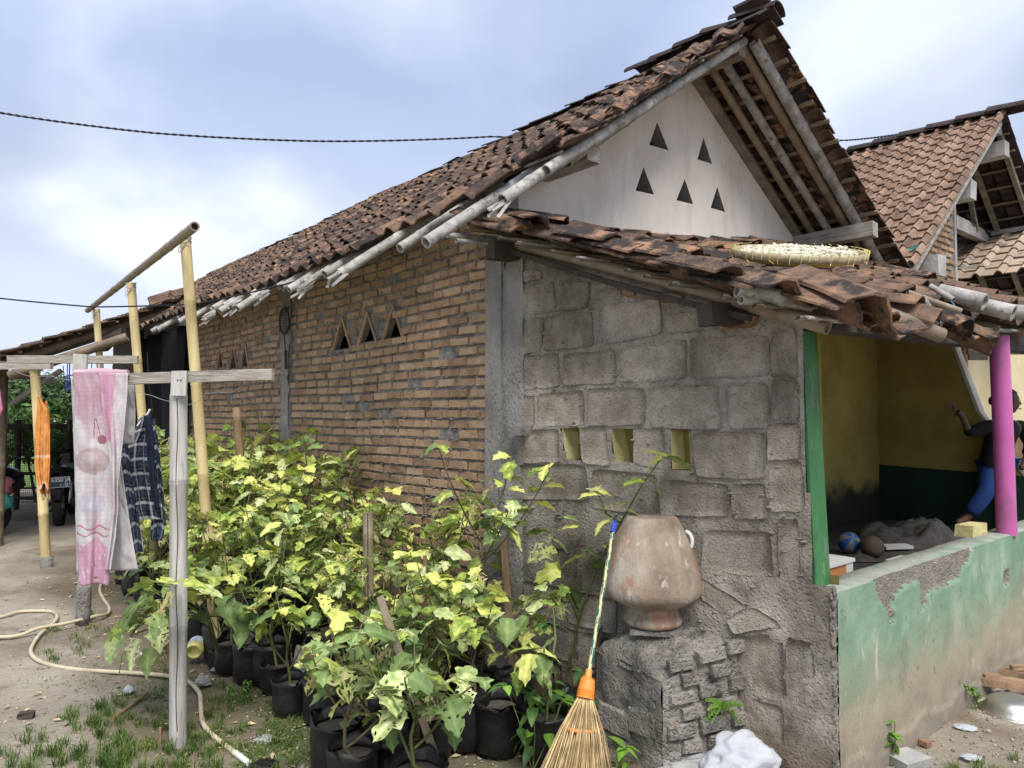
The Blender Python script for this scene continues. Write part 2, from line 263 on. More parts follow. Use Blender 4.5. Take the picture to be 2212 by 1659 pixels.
mk('ball_blue', [(.3, c(.03, .12, .38)), (.7, c(.04, .15, .45))], 5, 3, rough=.5)
mk('ball_grey', [(.3, c(.20, .21, .20)), (.7, c(.28, .29, .28))], 5, 3, rough=.5)
mk('ball_brown', [(.3, c(.085, .06, .045)), (.7, c(.14, .10, .075))], 9, 5, rough=.7, bump=.005)
mk('rag', [(.3, c(.045, .04, .037)), (.7, c(.11, .10, .095))], 14, 6, bump=.01)
mk('box_white', [(.3, c(.50, .49, .46)), (.7, c(.58, .57, .54))], 4, 5, rough=.6)
mk('box_orange', [(.3, c(.42, .17, .06)), (.7, c(.50, .22, .08))], 4, 5, rough=.6)
mk('cream_wall', [(.3, c(.50, .42, .25)), (.7, c(.60, .52, .34))], 2, 5, bump=.003)
mk('white_wall', [(.3, c(.48, .47, .44)), (.7, c(.56, .55, .52))], 2, 5, bump=.003)
mk('frame_brown', [(.3, c(.16, .07, .03)), (.7, c(.24, .11, .05))], 5, 5)
mk('glass_dark', [(.3, c(.02, .022, .025)), (.7, c(.03, .032, .035))], 5, 3, rough=.1, spec=.6)
mk('concrete_pale', [(.3, c(.30, .295, .28)), (.7, c(.46, .45, .43))], 6, 6, bump=.01, bscale=30)
mk('floor_cement', [(.3, c(.05, .045, .04)), (.7, c(.09, .08, .07))], 4, 6, bump=.004)
mk('wire_black', [(.3, c(.012, .012, .016)), (.7, c(.02, .02, .026))], 5, 2, rough=.5)
mk('wire_steel', [(.3, c(.30, .30, .30)), (.7, c(.46, .46, .46))], 9, 2, rough=.4, metal=.6)
mk('moto_body', [(.3, c(.010, .013, .022)), (.7, c(.016, .02, .032))], 3, 3, rough=.25, spec=.6)
mk('rubber', [(.3, c(.018, .018, .018)), (.7, c(.035, .034, .033))], 12, 4, rough=.85, bump=.006)
mk('tail_red', [(.3, c(.32, .012, .01)), (.7, c(.42, .02, .015))], 5, 2, rough=.2, spec=.6)
mk('plate_dark', [(.3, c(.035, .055, .09)), (.7, c(.05, .07, .11))], 5, 3, rough=.4)
mk('plate_white', [(.3, c(.68, .70, .72)), (.7, c(.74, .76, .78))], 5, 2, rough=.4)
mk('tray_bamboo', [(.3, c(.27, .22, .13)), (.6, c(.42, .36, .24)), (.8, c(.54, .48, .35))], 25, 5, rough=.6, bump=.006, bscale=60)
mk('tray_weave', [(.3, c(.46, .38, .10)), (.7, c(.68, .60, .26))], 30, 5, rough=.6, rnd=.2)
mk('rice_food', [(.3, c(.72, .67, .50)), (.7, c(.86, .82, .68))], 30, 6, rough=.9, bump=.01, bscale=60)
mk('cloth', [(.3, c(.90, .90, .90)), (.7, c(1, 1, 1))], 60, 5, rough=.95, bump=.004, bscale=160, attr='print', trans=.12)
mk('pebble', [(.3, c(.17, .15, .125)), (.5, c(.30, .26, .21)), (.8, c(.46, .42, .37))], 20, 5, rnd=.35, bump=.006)
mk('brick_bit', [(.3, c(.24, .13, .08)), (.7, c(.36, .21, .13))], 14, 5, rnd=.25)
mk('dry_leaf', [(.3, c(.26, .19, .10)), (.7, c(.46, .37, .22))], 14, 5, rnd=.3, hue=.4)
mk('net_dark', [(.3, c(.012, .018, .014)), (.7, c(.025, .03, .025))], 5, 2, rough=.8)
mk('pink_bag', [(.3, c(.46, .12, .20)), (.7, c(.60, .22, .30))], 9, 3, rough=.5)
mk('teal_bag', [(.3, c(.03, .26, .22)), (.7, c(.05, .34, .30))], 9, 3, rough=.5)
mk('eggplant_fruit', [(.3, c(.30, .20, .04)), (.7, c(.42, .30, .07))], 6, 4, rough=.3, spec=.5)
mk('cardboard', [(.3, c(.33, .22, .13)), (.7, c(.46, .33, .21))], 7, 5)
mk('trim_light', [(.3, c(.42, .40, .37)), (.7, c(.56, .54, .50))], 7, 7, bump=.004, bscale=40)
mk('teal_plastic', [(.3, c(.12, .40, .40)), (.7, c(.25, .55, .55))], 7, 3, rough=.4)
M = MATS

# ---------------------------------------------------------------- object helpers
WT = {}                                              # world offset of the empties
def tag(o, label=None, cat=None, group=None, kind=None):
    if label: o['label'] = label
    if cat: o['category'] = cat
    if group: o['group'] = group
    if kind: o['kind'] = kind
    return o
def thing(name, label, cat, loc, group=None):
    o = bpy.data.objects.new(name, None); COL.objects.link(o); o.location = loc; o.empty_display_size = .1
    WT[o] = Vector(loc); return tag(o, label, cat, group)
def par(o, parent):
    if parent is not None:
        o.parent = parent
        if parent in WT: o.matrix_parent_inverse = Matrix.Translation(-WT[parent])
    return o
def place(name, me, parent, mat=None):               # object sharing a mesh, put down with a matrix
    o = bpy.data.objects.new(name, me); COL.objects.link(o); par(o, parent)
    if mat is not None: o.matrix_basis = mat
    return o
class MB:
    def __init__(s): s.v = []; s.f = []; s.m = []; s.sm = []
    def add(s, vs, fs, mi=0, smooth=False):
        o = len(s.v); s.v += [tuple(v) for v in vs]; s.f += [tuple(i+o for i in f) for f in fs]; s.m += [mi]*len(fs); s.sm += [smooth]*len(fs)
    def hexa(s, p, mi=0):                            # 8 points: bottom four, top four
        s.add(p, [(0, 3, 2, 1), (4, 5, 6, 7), (0, 1, 5, 4), (1, 2, 6, 5), (2, 3, 7, 6), (3, 0, 4, 7)], mi)
    def obox(s, c, ax, ay, az, mi=0, jit=0):
        c = Vector(c); P = []
        for k in (-1, 1):
            for (i, j) in ((-1, -1), (1, -1), (1, 1), (-1, 1)):
                q = c + ax*i + ay*j + az*k
                if jit: q = q + Vector((RNG.uniform(-jit, jit), RNG.uniform(-jit, jit), RNG.uniform(-jit, jit)))
                P.append(q)
        s.hexa(P, mi)
    def box(s, c, sx, sy, sz, rz=0, mi=0, jit=0):
        s.obox(c, Vector((math.cos(rz), math.sin(rz), 0))*sx/2, Vector((-math.sin(rz), math.cos(rz), 0))*sy/2, Vector((0, 0, sz/2)), mi, jit)
    def bar(s, a, b, w_, h_, up=Z, mi=0, jit=0):      # rectangular beam from a to b
        a = Vector(a); b = Vector(b); d = b-a; x = d.normalized(); y = Vector(up).cross(x).normalized(); z = x.cross(y)
        s.obox((a+b)/2, d/2, y*w_/2, z*h_/2, mi, jit)
    def tube(s, pts, r, n=8, mi=0, caps=True, hollow=False, smooth=True):
        pts = [Vector(p) for p in pts]; m = len(pts)
        rr = r if isinstance(r, (list, tuple)) else [r]*m
        V = []; x = None
        for i, p in enumerate(pts):
            d = (pts[min(i+1, m-1)]-pts[max(i-1, 0)])
            if d.length < 1e-9: d = Vector((0, 0, 1))
            d.normalize()
            if x is None: x = d.orthogonal().normalized()
            x = (x - d*x.dot(d))
            if x.length < 1e-6: x = d.orthogonal()
            x.normalize(); y = d.cross(x)
            for k in range(n):
                t = 2*math.pi*k/n; V.append(p + (x*math.cos(t) + y*math.sin(t))*rr[i])
        Fc = [(i*n+k, i*n+(k+1) % n, (i+1)*n+(k+1) % n, (i+1)*n+k) for i in range(m-1) for k in range(n)]
        s.add(V, Fc, mi, smooth)
        if caps: s.add([V[k] for k in range(n)][::-1], [tuple(range(n))], mi); s.add([V[(m-1)*n+k] for k in range(n)], [tuple(range(n))], mi)
    def bamboo(s, a, b, r, mi=0, node=.28, n=10, bend=0, mid=1, seed=0):
        a = Vector(a); b = Vector(b); L_ = (b-a).length; d = (b-a).normalized(); o = d.orthogonal().normalized()
        rn = random.Random(seed); k = rn.uniform(.05, node); ts = [0.0]; rs = [r]
        while k < L_-.03:
            for q, f in ((-.014, 1), (-.005, 1.10), (.003, 1.03), (.008, 1.11), (.018, 1)):
                ts.append((k+q)/L_); rs.append(r*f)
            k += node*rn.uniform(.85, 1.15)
        ts.append(1.0); rs.append(r)
        z = sorted(zip(ts, rs)); pts = [a.lerp(b, t) + Vector((0, 0, -bend*4*t*(1-t))) for t, _ in z]
        s.tube(pts, [q for _, q in z], n, mi, caps=False)
        for e, dd in ((pts[0], d), (pts[-1], -d)):                # open cut ends with a wall thickness
            s.tube([e, e+dd*.0005, e+dd*.001, e+dd*.07], [r, r*.96, r*.74, r*.70], n, mi, caps=False, smooth=False)
            s.tube([e+dd*.07, e+dd*.071], [r*.70, .001], n, mi, caps=False)
    def lathe(s, prof, c, n=24, mi=0, ax=None, smooth=True, wob=0):
        c = Vector(c); V = []
        mt = ax if ax is not None else Matrix.Identity(3)
        for (r, z) in prof:
            for k in range(n):
                t = 2*math.pi*k/n; q = r*(1+wob*nz(math.cos(t)*1.5, math.sin(t)*1.5, z*4+c.x))
                V.append(c + mt @ Vector((q*math.cos(t), q*math.sin(t), z)))
        m = len(prof)
        s.add(V, [(i*n+k, i*n+(k+1) % n, (i+1)*n+(k+1) % n, (i+1)*n+k) for i in range(m-1) for k in range(n)], mi, smooth)
    def ball(s, c, r, mi=0, nu=12, nv=8, jit=0, sq=(1, 1, 1), seed=0):
        c = Vector(c); V = []
        for j in range(nv+1):
            for i in range(nu):
                th = math.pi*j/nv; ph = 2*math.pi*i/nu
                d = Vector((math.sin(th)*math.cos(ph), math.sin(th)*math.sin(ph), math.cos(th)))
                k = 1 + (jit*fb(d.x+seed, d.y, d.z, 1.7) if jit else 0)
                V.append(c + Vector((d.x*sq[0], d.y*sq[1], d.z*sq[2]))*r*k)
        s.add(V, [(j*nu+i, (j+1)*nu+i, (j+1)*nu+(i+1) % nu, j*nu+(i+1) % nu) for j in range(nv) for i in range(nu)], mi, True)
    def mesh(s, name, mats):
        me = bpy.data.meshes.new(name); me.from_pydata(s.v, [], s.f)
        for q in (mats if isinstance(mats, (list, tuple)) else [mats]): me.materials.append(M[q] if isinstance(q, str) else q)
        me.polygons.foreach_set('material_index', s.m); me.polygons.foreach_set('use_smooth', s.sm)
        me.update(); return me
    def build(s, name, mats, parent=None, clean=False):
        me = s.mesh(name, mats)
        if clean: me.validate()
        o = bpy.data.objects.new(name, me); COL.objects.link(o); par(o, parent); return o
def axes(x, y, z, o):
    return Matrix(((x.x, y.x, z.x, o.x), (x.y, y.y, z.y, o.y), (x.z, y.z, z.z, o.z), (0, 0, 0, 1)))
def merged(name, items, mats, parent):               # items: (mesh, matrix) -> one stuff part
    if not items: return None
    cache = {}; VV = []; FF = []; SM = []; off = 0; MI = []
    for me, mt in items:
        if me not in cache:
            v = np.empty(len(me.vertices)*3); me.vertices.foreach_get('co', v)
            cache[me] = (v.reshape(-1, 3), [tuple(p.vertices) for p in me.polygons], [p.use_smooth for p in me.polygons], [p.material_index for p in me.polygons])
        v, f, sm, mi = cache[me]; m = np.array(mt)
        VV.append(v @ m[:3, :3].T + m[:3, 3]); FF += [tuple(i+off for i in q) for q in f]; SM += sm; MI += mi; off += len(v)
    me = bpy.data.meshes.new(name); me.from_pydata(np.concatenate(VV).tolist(), [], FF)
    for q in (mats if isinstance(mats, (list, tuple)) else [mats]): me.materials.append(M[q])
    me.polygons.foreach_set('use_smooth', SM); me.polygons.foreach_set('material_index', MI); me.update()
    o = bpy.data.objects.new(name, me); COL.objects.link(o); par(o, parent); o['kind'] = 'stuff'; return o
def spread(name, items, parent, mats, limit=300, score=None):
    """the pieces that show largest become objects of their own, the rest one joined part"""
    def dist(it):
        p = it[1].translation; return (p-CAM).length
    items = sorted(items, key=score or dist)
    for me, mt in items[:limit]: place(name, me, parent, mt)
    merged(name+'_rest', items[limit:], mats, parent)
def inside(poly, x, y):
    r = False; n = len(poly); j = n-1
    for i in range(n):
        if (poly[i][1] > y) != (poly[j][1] > y) and x < (poly[j][0]-poly[i][0])*(y-poly[i][1])/(poly[j][1]-poly[i][1]+1e-12)+poly[i][0]: r = not r
        j = i
    return r
def gridwall(name, o, dx, nrm, x0, x1, z0, ztop, cell, mat, parent, holes=(), disp=.01, ds=9, matfn=None, dispfn=None, mats=None):
    """a rough rendered face: a fine grid displaced along its normal"""
    nx = max(1, int((x1-x0)/cell)); zt = ztop if callable(ztop) else (lambda x: ztop)
    zm = max(zt(x0), zt(x1), zt((x0+x1)/2)); nzz = max(1, int((zm-z0)/cell))
    V = []; Fc = []; MI = []
    for j in range(nzz+1):
        for i in range(nx+1):
            x = x0+(x1-x0)*i/nx; z = z0+(zm-z0)*j/nzz
            z = min(z, zt(x))
            d = disp*(fb(x, z, o.x, ds, 4)) + (dispfn(x, z) if dispfn else 0)
            V.append(o+dx*x+Z*z+nrm*d)
    for j in range(nzz):
        for i in range(nx):
            x = x0+(x1-x0)*(i+.5)/nx; z = z0+(zm-z0)*(j+.5)/nzz
            if z > zt(x)+cell: continue
            if any(inside(h, x, z) for h in holes): continue
            Fc.append((j*(nx+1)+i, j*(nx+1)+i+1, (j+1)*(nx+1)+i+1, (j+1)*(nx+1)+i)); MI.append(matfn(x, z) if matfn else 0)
    mb = MB(); mb.v = [tuple(v) for v in V]; mb.f = Fc; mb.m = MI; mb.sm = [True]*len(Fc)
    return mb.build(name, mats or mat, parent, clean=False)
# ================================================================ GROUND
def build_ground():
    xs = sorted(set([-400, -150, -60, -30, -18, -12] + [round(-8+.07*i, 3) for i in range(int(13/.07))] + [6, 9, 14, 25, 60, 150, 400]))
    ys = sorted(set([-60, -20, -6, -1, .8] + [round(1.6+.07*i, 3) for i in range(int(11/.07))] + [13.5, 15, 18, 24, 35, 60, 120, 300, 900]))
    V = []; far = 9
    for y in ys:
        for x in xs:
            z = 0
            if -8.2 < x < 5.2 and 1.5 < y < 13: z = .018*fb(x, y, 0, 1.3, 5)+.006*fb(x, y, 3, 9, 3)
            V.append((x, y, z))
    nx = len(xs); Fc = []; MI = []
    for j in range(len(ys)-1):
        for i in range(nx-1):
            Fc.append((j*nx+i, j*nx+i+1, (j+1)*nx+i+1, (j+1)*nx+i)); MI.append(0)
    mb = MB(); mb.v = V; mb.f = Fc; mb.m = MI; mb.sm = [True]*len(Fc)
    o = mb.build('ground', 'dirt'); tag(o, kind='structure')
    at_ = o.data.color_attributes.new('print', 'FLOAT_COLOR', 'POINT'); cc = []
    for v in V:                                      # damp dark garden earth along the wall, dry trodden yard elsewhere
        q = Vector((v[0], v[1], 0))-C0; a = q.dot(A); s = q.dot(B); n = .45*fb(v[0], v[1], 0, .9, 5)+.12*fb(v[0], v[1], 5, 5, 4)
        sm = lambda x, w_: max(0, min(1, x/w_+.5))
        k = sm(1.75+s+n, .5)*sm(1.6-a+n, .5)*sm(a+6.7, .5)*sm(.3-s, .2)
        k2 = sm(.45-abs(s+.12*0), .5)*0
        k = max(k, .75*sm(v[1]-10.2+n, 1.5)*sm(-4-v[0], 2)*0)
        gk = max(0, 1-((v[0]+1.25)/1.5)**2-((v[1]-3.5)/.9)**2)**.5*sm(fb(v[0], v[1], 8, 2.2, 4)+.1, .5) if abs(v[0]+1.25) < 1.5 and abs(v[1]-3.5) < .9 else 0
        k *= 1-gk*.4; cc += [(1-.50*k)*(1-.55*gk), (1-.54*k)*(1-.36*gk), (1-.60*k)*(1-.66*gk), 1]
    at_.data.foreach_set('color', cc)
    mb = MB(); xs = np.linspace(-70, 60, 60); ys = np.linspace(15.5, 210, 50); V = [(x, y, .05+.06*nz(x, y, 0, .2)+max(0, y-150)*.004) for y in ys for x in xs]
    mb.v = V; mb.f = [(j*60+i, j*60+i+1, (j+1)*60+i+1, (j+1)*60+i) for j in range(49) for i in range(59)]; mb.m = [0]*len(mb.f); mb.sm = [True]*len(mb.f)
    tag(mb.build('rice_field', 'field_green'), kind='structure')
build_ground()

# ================================================================ PIECES: bricks, tiles
def brick_meshes(name, L_, H_, D_, mat, n, seed):
    out = []
    for k in range(n):
        rn = random.Random(seed+k); j = lambda a: rn.uniform(-a, a)
        V = []
        for (dd, ins) in ((0, 0), (D_*.62, .0), (D_, .004)):
            for (x, z) in ((-1, -1), (0, -1), (1, -1), (1, 1), (0, 1), (-1, 1)):
                V.append((x*(L_/2-ins-.001)+j(.003), dd+(j(.002) if dd else 0), z*(H_/2-ins)+j(.0025)))
        Fc = [(q, (q+1) % 6, 6+(q+1) % 6, 6+q) for q in range(6)]+[(6+q, 6+(q+1) % 6, 12+(q+1) % 6, 12+q) for q in range(6)]+[(12, 13, 16, 17), (13, 14, 15, 16)]
        me = bpy.data.meshes.new(name); me.from_pydata(V, [], Fc); me.materials.append(M[mat]); me.update(); out.append(me)
    return out
def tile_meshes(name, W, L_, hgt, th, mat, n, seed, nx=8, rough=.003, roll=0):
    """wavy clay tile: x across, +y up the slope, z out; the upper end lies lower than the lower end"""
    out = []
    for k in range(n):
        rn = random.Random(seed+k); V = []; ny = 3
        cut = rn.choice((0, 0, 1, 2)); 
        for side in (1, 0):
            for j in range(ny+1):
                for i in range(nx+1):
                    p = i/nx; x = (p-.5)*W
                    if roll: z = hgt*(max(0, math.sin(math.pi*min(1, max(0, (p-.62)/.38))))**.8) + (.004 if p < .6 else 0)*math.sin(p*5)
                    else: z = hgt*(.5*math.sin(2*math.pi*(p-.02)) - .12*math.sin(4*math.pi*p)) + hgt*.12*(p-.5)
                    y = (j/ny-.5)*L_
                    if j == 0 and cut == 1 and i >= nx-1: y += .02
                    if j == 0 and cut == 2 and i <= 1: y += .02
                    if j == 0: y += rn.uniform(-1, 1)*rough
                    if not side: z -= th
                    V.append((x+rn.uniform(-1, 1)*rough*.3, y, z+rn.uniform(-1, 1)*rough*.35))
        q = nx+1; o2 = q*(ny+1); Fc = []
        for j in range(ny):
            for i in range(nx):
                a = j*q+i; Fc.append((a, a+1, a+q+1, a+q)); Fc.append((o2+a, o2+a+q, o2+a+q+1, o2+a+1))
        for i in range(nx): Fc.append((i, o2+i, o2+i+1, i+1)); a = ny*q+i; Fc.append((a, a+1, o2+a+1, o2+a))
        for j in range(ny):
            a = j*q; Fc.append((a, a+q, o2+a+q, o2+a)); a = j*q+nx; Fc.append((a, o2+a, o2+a+q, a+q))
        me = bpy.data.meshes.new(name); me.from_pydata(V, [], Fc); me.materials.append(M[mat]); me.update(); out.append(me)
    return out
def tile_items(P0, ax, up, nu, nv, W, expo, meshes, tilt=.09, jit=1.0, seed=1, skip=None, zoff=.0, warp=None, flip=False):
    rn = random.Random(seed); items = []; n0 = ax.cross(up).normalized()
    if n0.z < 0: n0 = -n0
    for j in range(nv):
        row = rn.uniform(-.012, .012)*jit
        for i in range(nu):
            if skip and skip(i, j): continue
            p = P0+ax*((i+.5)*W+row)+up*((j+.5)*expo)+n0*(zoff+(.006*nz(i*.7, j*.7, seed)+rn.uniform(-.003, .005))*jit)
            if warp: p = p+Z*warp(p)
            p = p+up*rn.gauss(0, .007)*jit+ax*rn.gauss(0, .003)*jit
            x = ax.copy(); y = up.copy(); z = n0.copy()
            if x.cross(y).dot(z) < 0: x = -x
            m = axes(x, y, z, p) @ Matrix.Rotation(-tilt+rn.gauss(0, .022)*jit, 4, 'X') @ Matrix.Rotation(rn.gauss(0, .026)*jit, 4, 'Z') @ Matrix.Rotation(rn.gauss(0, .035)*jit, 4, 'Y')
            items.append((rn.choice(meshes), m))
    return items

# ================================================================ MAIN HOUSE
house = thing('brick_house', 'long brick house with white plastered gable, triangular vents and dark tile roof', 'house', tuple(hp(-3, 1)))
# ---- brick wall with two groups of triangular vents
def tri_d(pts, f): return [f(u, v) for u, v in pts]
tris_b = [[bpx(u, v) for u, v in q] for q in (
    [(723, 758), (759, 750), (738, 694)], [(778, 745), (814, 736), (796, 683)], [(832, 735), (871, 727), (851, 668)],
    [(471, 796), (485, 795), (476, 752)], [(497, 795), (513, 794), (504, 752)], [(523, 794), (539, 793), (530, 748)])]
def norm_tri(t):                                      # make each a clean isosceles triangle
    (x0, z0), (x1, z1), (x2, z2) = t; zb = (z0+z1)/2; w2 = abs(x1-x0)/2; cx = (x0+x1)/2; w2 *= 1.15
    return [(cx-w2, zb), (cx+w2, zb), (cx, z2)]
tris_b = [norm_tri(t) for t in tris_b]
WALL_T = 6.25
wall = gridwall('brick_wall', C0, -A, -B, .12, 11.0, -.05, 3.02, .03, 'brick_mortar', house, holes=tris_b, disp=.012, ds=16)
for t in tris_b:                                     # wall thickness behind the vents
    mb = MB(); P = [C0-A*x+Z*z for x, z in t]
    for i in range(3): mb.add([P[i]-B*.004, P[(i+1) % 3]-B*.004, P[(i+1) % 3]+B*.05, P[i]+B*.05], [(0, 1, 2, 3)])
    mb.build('vent_reveal', 'column_concrete', wall)
bm_full = brick_meshes('brick', .196, .052, .022, 'brick', 8, 10); bm_half = brick_meshes('brick', .092, .052, .022, 'brick', 4, 40); bm_34 = brick_meshes('brick', .145, .052, .022, 'brick', 4, 60)
items = []; CO = .0685
rn = random.Random(5); zc = .03; j = 0
cols = [(0, .0), (3.15, 3.40)]
while zc < 2.98:
    x = .16 + (.10 if j % 2 else 0) + rn.uniform(-.02, .02)
    if j % 2: items.append((rn.choice(bm_half), x-.055, zc))
    while x < WALL_T:
        ms, ln = (rn.choice(bm_full), .196) if rn.random() < .9 else ((rn.choice(bm_half), .092) if rn.random() < .5 else (rn.choice(bm_34), .145))
        items.append((ms, x+ln/2, zc)); x += ln+.014+rn.uniform(0, .010)
    zc += CO+rn.uniform(-.003, .003); j += 1
out = []
for ms, x, z in items:
    z2 = z+.012*nz(x, z, 0, 1.2)+.006*math.sin(x*2.1)
    if 3.16 < x < 3.42: continue
    if any(inside([(t[0][0]-.06, t[0][1]-.02), (t[1][0]+.06, t[1][1]-.02), (t[2][0]+.02, t[2][1]+.07), (t[2][0]-.02, t[2][1]+.07)], x, z2) for t in tris_b): continue
    dep = rn.uniform(-.010, .004)-.004
    if rn.random() < .03: continue
    m = axes(-A, -B, Z, C0-A*x+Z*z2-B*dep) @ Matrix.Rotation(rn.gauss(0, .014), 4, 'Y') @ Matrix.Rotation(rn.gauss(0, .02), 4, 'Z')
    out.append((ms, m))
spread('brick', out, wall, 'brick', 300, score=lambda it: (it[1].translation-CAM).length+(4 if it[1].translation.z < .85 else 0)+(.9 if it[1].translation.z > 2.8 else 0))
# squeezed mortar lumps
mb = MB(); rn = random.Random(8)
for k in range(2600):
    x = rn.uniform(.1, WALL_T); row = rn.randint(8, 41); z = .03+CO*(row+.5)+rn.uniform(-.008, .008)+.012*nz(x, CO*row, 0, 1.2)+.006*math.sin(x*2.1)
    if any(inside(t, x, z) for t in tris_b): continue
    a_ = rn.uniform(.008, .035); h_ = rn.uniform(.004, .012)
    p = C0-A*x+Z*z-B*rn.uniform(.004, .016)
    V = [p-A*a_, p-Z*h_, p+A*a_+Z*rn.uniform(-.004, .004), p+Z*h_, p-B*rn.uniform(.008, .016)]
    mb.add(V, [(0, 1, 4), (1, 2, 4), (2, 3, 4), (3, 0, 4)])
o = mb.build('mortar_lumps', 'brick_mortar', wall); o['kind'] = 'stuff'
# brick slips framing the triangular vents
for t in tris_b:
    for a_, b_ in ((0, 2), (1, 2)):
        pa = C0-A*t[a_][0]+Z*(t[a_][1]-.01)-B*.012; pb = C0-A*t[b_][0]+Z*(t[b_][1]+.035)-B*.012
        d = (pb-pa).normalized(); side = B.cross(d).normalized()*(-.004 if a_ == 0 else .004)
        mb = MB(); mb.bar(pa+side+B*.006, pb+side+B*.006, .022, .022, up=d.cross(B), mi=0, jit=.002); mb.build('vent_frame', 'brick', house)
# concrete columns
def column(a0, a1, name='concrete_column', zt=2.95, th=.035):
    return gridwall(name, C0, -A, -B, -a1, -a0, -.05, zt, .03, 'column_concrete', house, disp=.022, ds=7, dispfn=lambda x, z: th-.012*abs(math.sin(x*9)))
column(-3.40, -3.19); column(-.17, .03, th=.03)
mb = MB(); mb.obox(C0-A*3.29+Z*1.45+B*.02, A*.105, B*.045, Z*1.5, jit=.004); mb.build('column_core', 'column_concrete', house)
mb = MB(); mb.obox(C0-A*.07+Z*1.45+B*.03, A*.10, B*.055, Z*1.5, jit=.004); mb.build('column_core', 'column_concrete', house)
# dark concrete return between column and gable edge
o = gridwall('gable_edge_strip', C0-A*.0, WD, WN, -.02, .16, -.05, 2.62, .03, 'column_concrete', house, disp=.02, ds=8, dispfn=lambda x, z: .03-.02*x/.16)
# ---- inner and side walls closing the house
def slab(name, P, mats, parent, th):
    """polygon (list of points) extruded by the vector th"""
    n = len(P); mb = MB(); mb.add(list(P)+[p+th for p in P], [tuple(range(n))[::-1], tuple(range(n, 2*n))]+[(i, (i+1) % n, n+(i+1) % n, n+i) for i in range(n)])
    return mb.build(name, mats, parent)
slab('side_wall', [hp(-.02, 3.48), hp(-11, 3.48), hp(-11, 3.48, 3.15), hp(-.02, 3.48, 3.15)], 'block_mortar', house, -B*.12)
slab('end_wall', [hp(-11, 0), hp(-11, 3.48), hp(-11, 3.48, 3.1), hp(-11, 1.85, 4.2), hp(-11, 0, 3.0)], 'block_mortar', house, A*.12)
slab('inner_wall', [hp(-.02, .14), hp(-11, .14), hp(-11, .14, 2.95), hp(-.02, .14, 2.95)], 'block_mortar', house, B*.01) if False else None
# ---- gable wall with five triangular holes
from mathutils.geometry import tessellate_polygon
def S(x, y): return (2000+.7233*x)/1.8445, (.7233*y)/1.8445
gt = [[gpx(*S(*p)) for p in t] for t in (((812, 798), (918, 828), (855, 673)), ((1077, 878), (1157, 903), (1110, 757)), ((736, 1050), (838, 1072), (780, 920)),
      ((961, 1103), (1053, 1125), (1007, 985)), ((1150, 1145), (1229, 1168), (1186, 1028)))]
RZ0, RS, RR, RSL = 3.12, 1.85, .72, .655           # roof surface: height at s=0, ridge s, left slope, right slope
def roofz(s): return RZ0+RR*s if s < RS else RZ0+RR*RS-RSL*(s-RS)
def gable(parent):
    outer = [(0.0, 0), (3.50, 0), (3.50, roofz(3.5)-.10), (RS, roofz(RS)-.12), (0.0, roofz(0)-.12)]
    loops = [[Vector((x, z, 0)) for x, z in outer]]+[[Vector((x, z, 0)) for x, z in t] for t in gt]
    flat = [v for l in loops for v in l]; tr = tessellate_polygon(loops)
    mb = MB(); mb.add([hp(.0, v.x, v.y) for v in flat], tr); mb.add([hp(-.12, v.x, v.y) for v in flat], tr, 1)
    o = 0
    for l in loops:
        n = len(l)
        mb.add([hp(.0, v.x, v.y) for v in l]+[hp(-.12, v.x, v.y) for v in l], [(i, (i+1) % n, n+(i+1) % n, n+i) for i in range(n)], 0 if l is loops[0] else 1); o += n
    return mb.build('gable_wall', ['plaster_white', 'column_concrete'], parent)
gw = gable(house)
# dark unplastered strip at the left edge of the gable
mb = MB(); mb.obox(hp(-.06, -.02, 1.5), A*.075, B*.03, Z*1.52, jit=.003); mb.build('gable_corner', 'column_concrete', house)
# ---- roof structure
roofL = thing('x', None, None, (0, 0, 0)); bpy.data.objects.remove(roofL)
roof = MB()
# battens (right slope, seen from below) are the roof part's own mesh parts
cosL = math.cos(math.atan(RR)); sinL = math.sin(math.atan(RR)); cosR = math.cos(math.atan(RSL)); sinR = math.sin(math.atan(RSL))
upL = (B*cosL+Z*sinL).normalized(); upR = (-B*cosR+Z*sinR).normalized()
A_END = -11.3
mb = MB()
for s in (.35, 3.48):                                # purlins and ridge beam
    pass
def beam(name, a, b, w_, h_, mat, parent, jit=.003, up=Z):
    m_ = MB(); m_.bar(a, b, w_, h_, up, jit=jit); return m_.build(name, mat, parent)
RL = MB(); RL.bar(hp(.50, RS, roofz(RS)-.16), hp(A_END, RS, roofz(RS)-.16), .09, .12, jit=.002)
roofp = RL.build('roof', 'wood_beam', house)
beam('purlin', hp(.46, .30, roofz(.3)-.17), hp(A_END, .30, roofz(.3)-.17), .11, .12, 'wood_grey', roofp, jit=.006)
beam('purlin', hp(.72, 3.50, roofz(3.5)-.19), hp(A_END, 3.50, roofz(3.5)-.19), .10, .13, 'wood_grey', roofp, jit=.006)
# rafters of the right slope in the overhang and a few behind
rn = random.Random(3)
for k, (a_, r_, mt) in enumerate([(.56, .043, 'bamboo_old'), (.46, .036, 'bamboo_tan'), (.28, .034, 'bamboo_old'), (.16, .032, 'bamboo_tan'), (.03, .028, 'bamboo_dark')]+[(-.5-.55*i, .035, 'bamboo_dark') for i in range(19)]):
    mb = MB(); e = 4.12 if k < 1 else rn.uniform(3.95, 4.15)
    if a_ < 0: e = 4.05
    mb.bamboo(hp(a_, RS+.06, roofz(RS+.06)-.075), hp(a_+rn.uniform(-.03, .03), e, roofz(e)-.075), r_, seed=k, n=12); mb.build('rafter', mt, roofp)
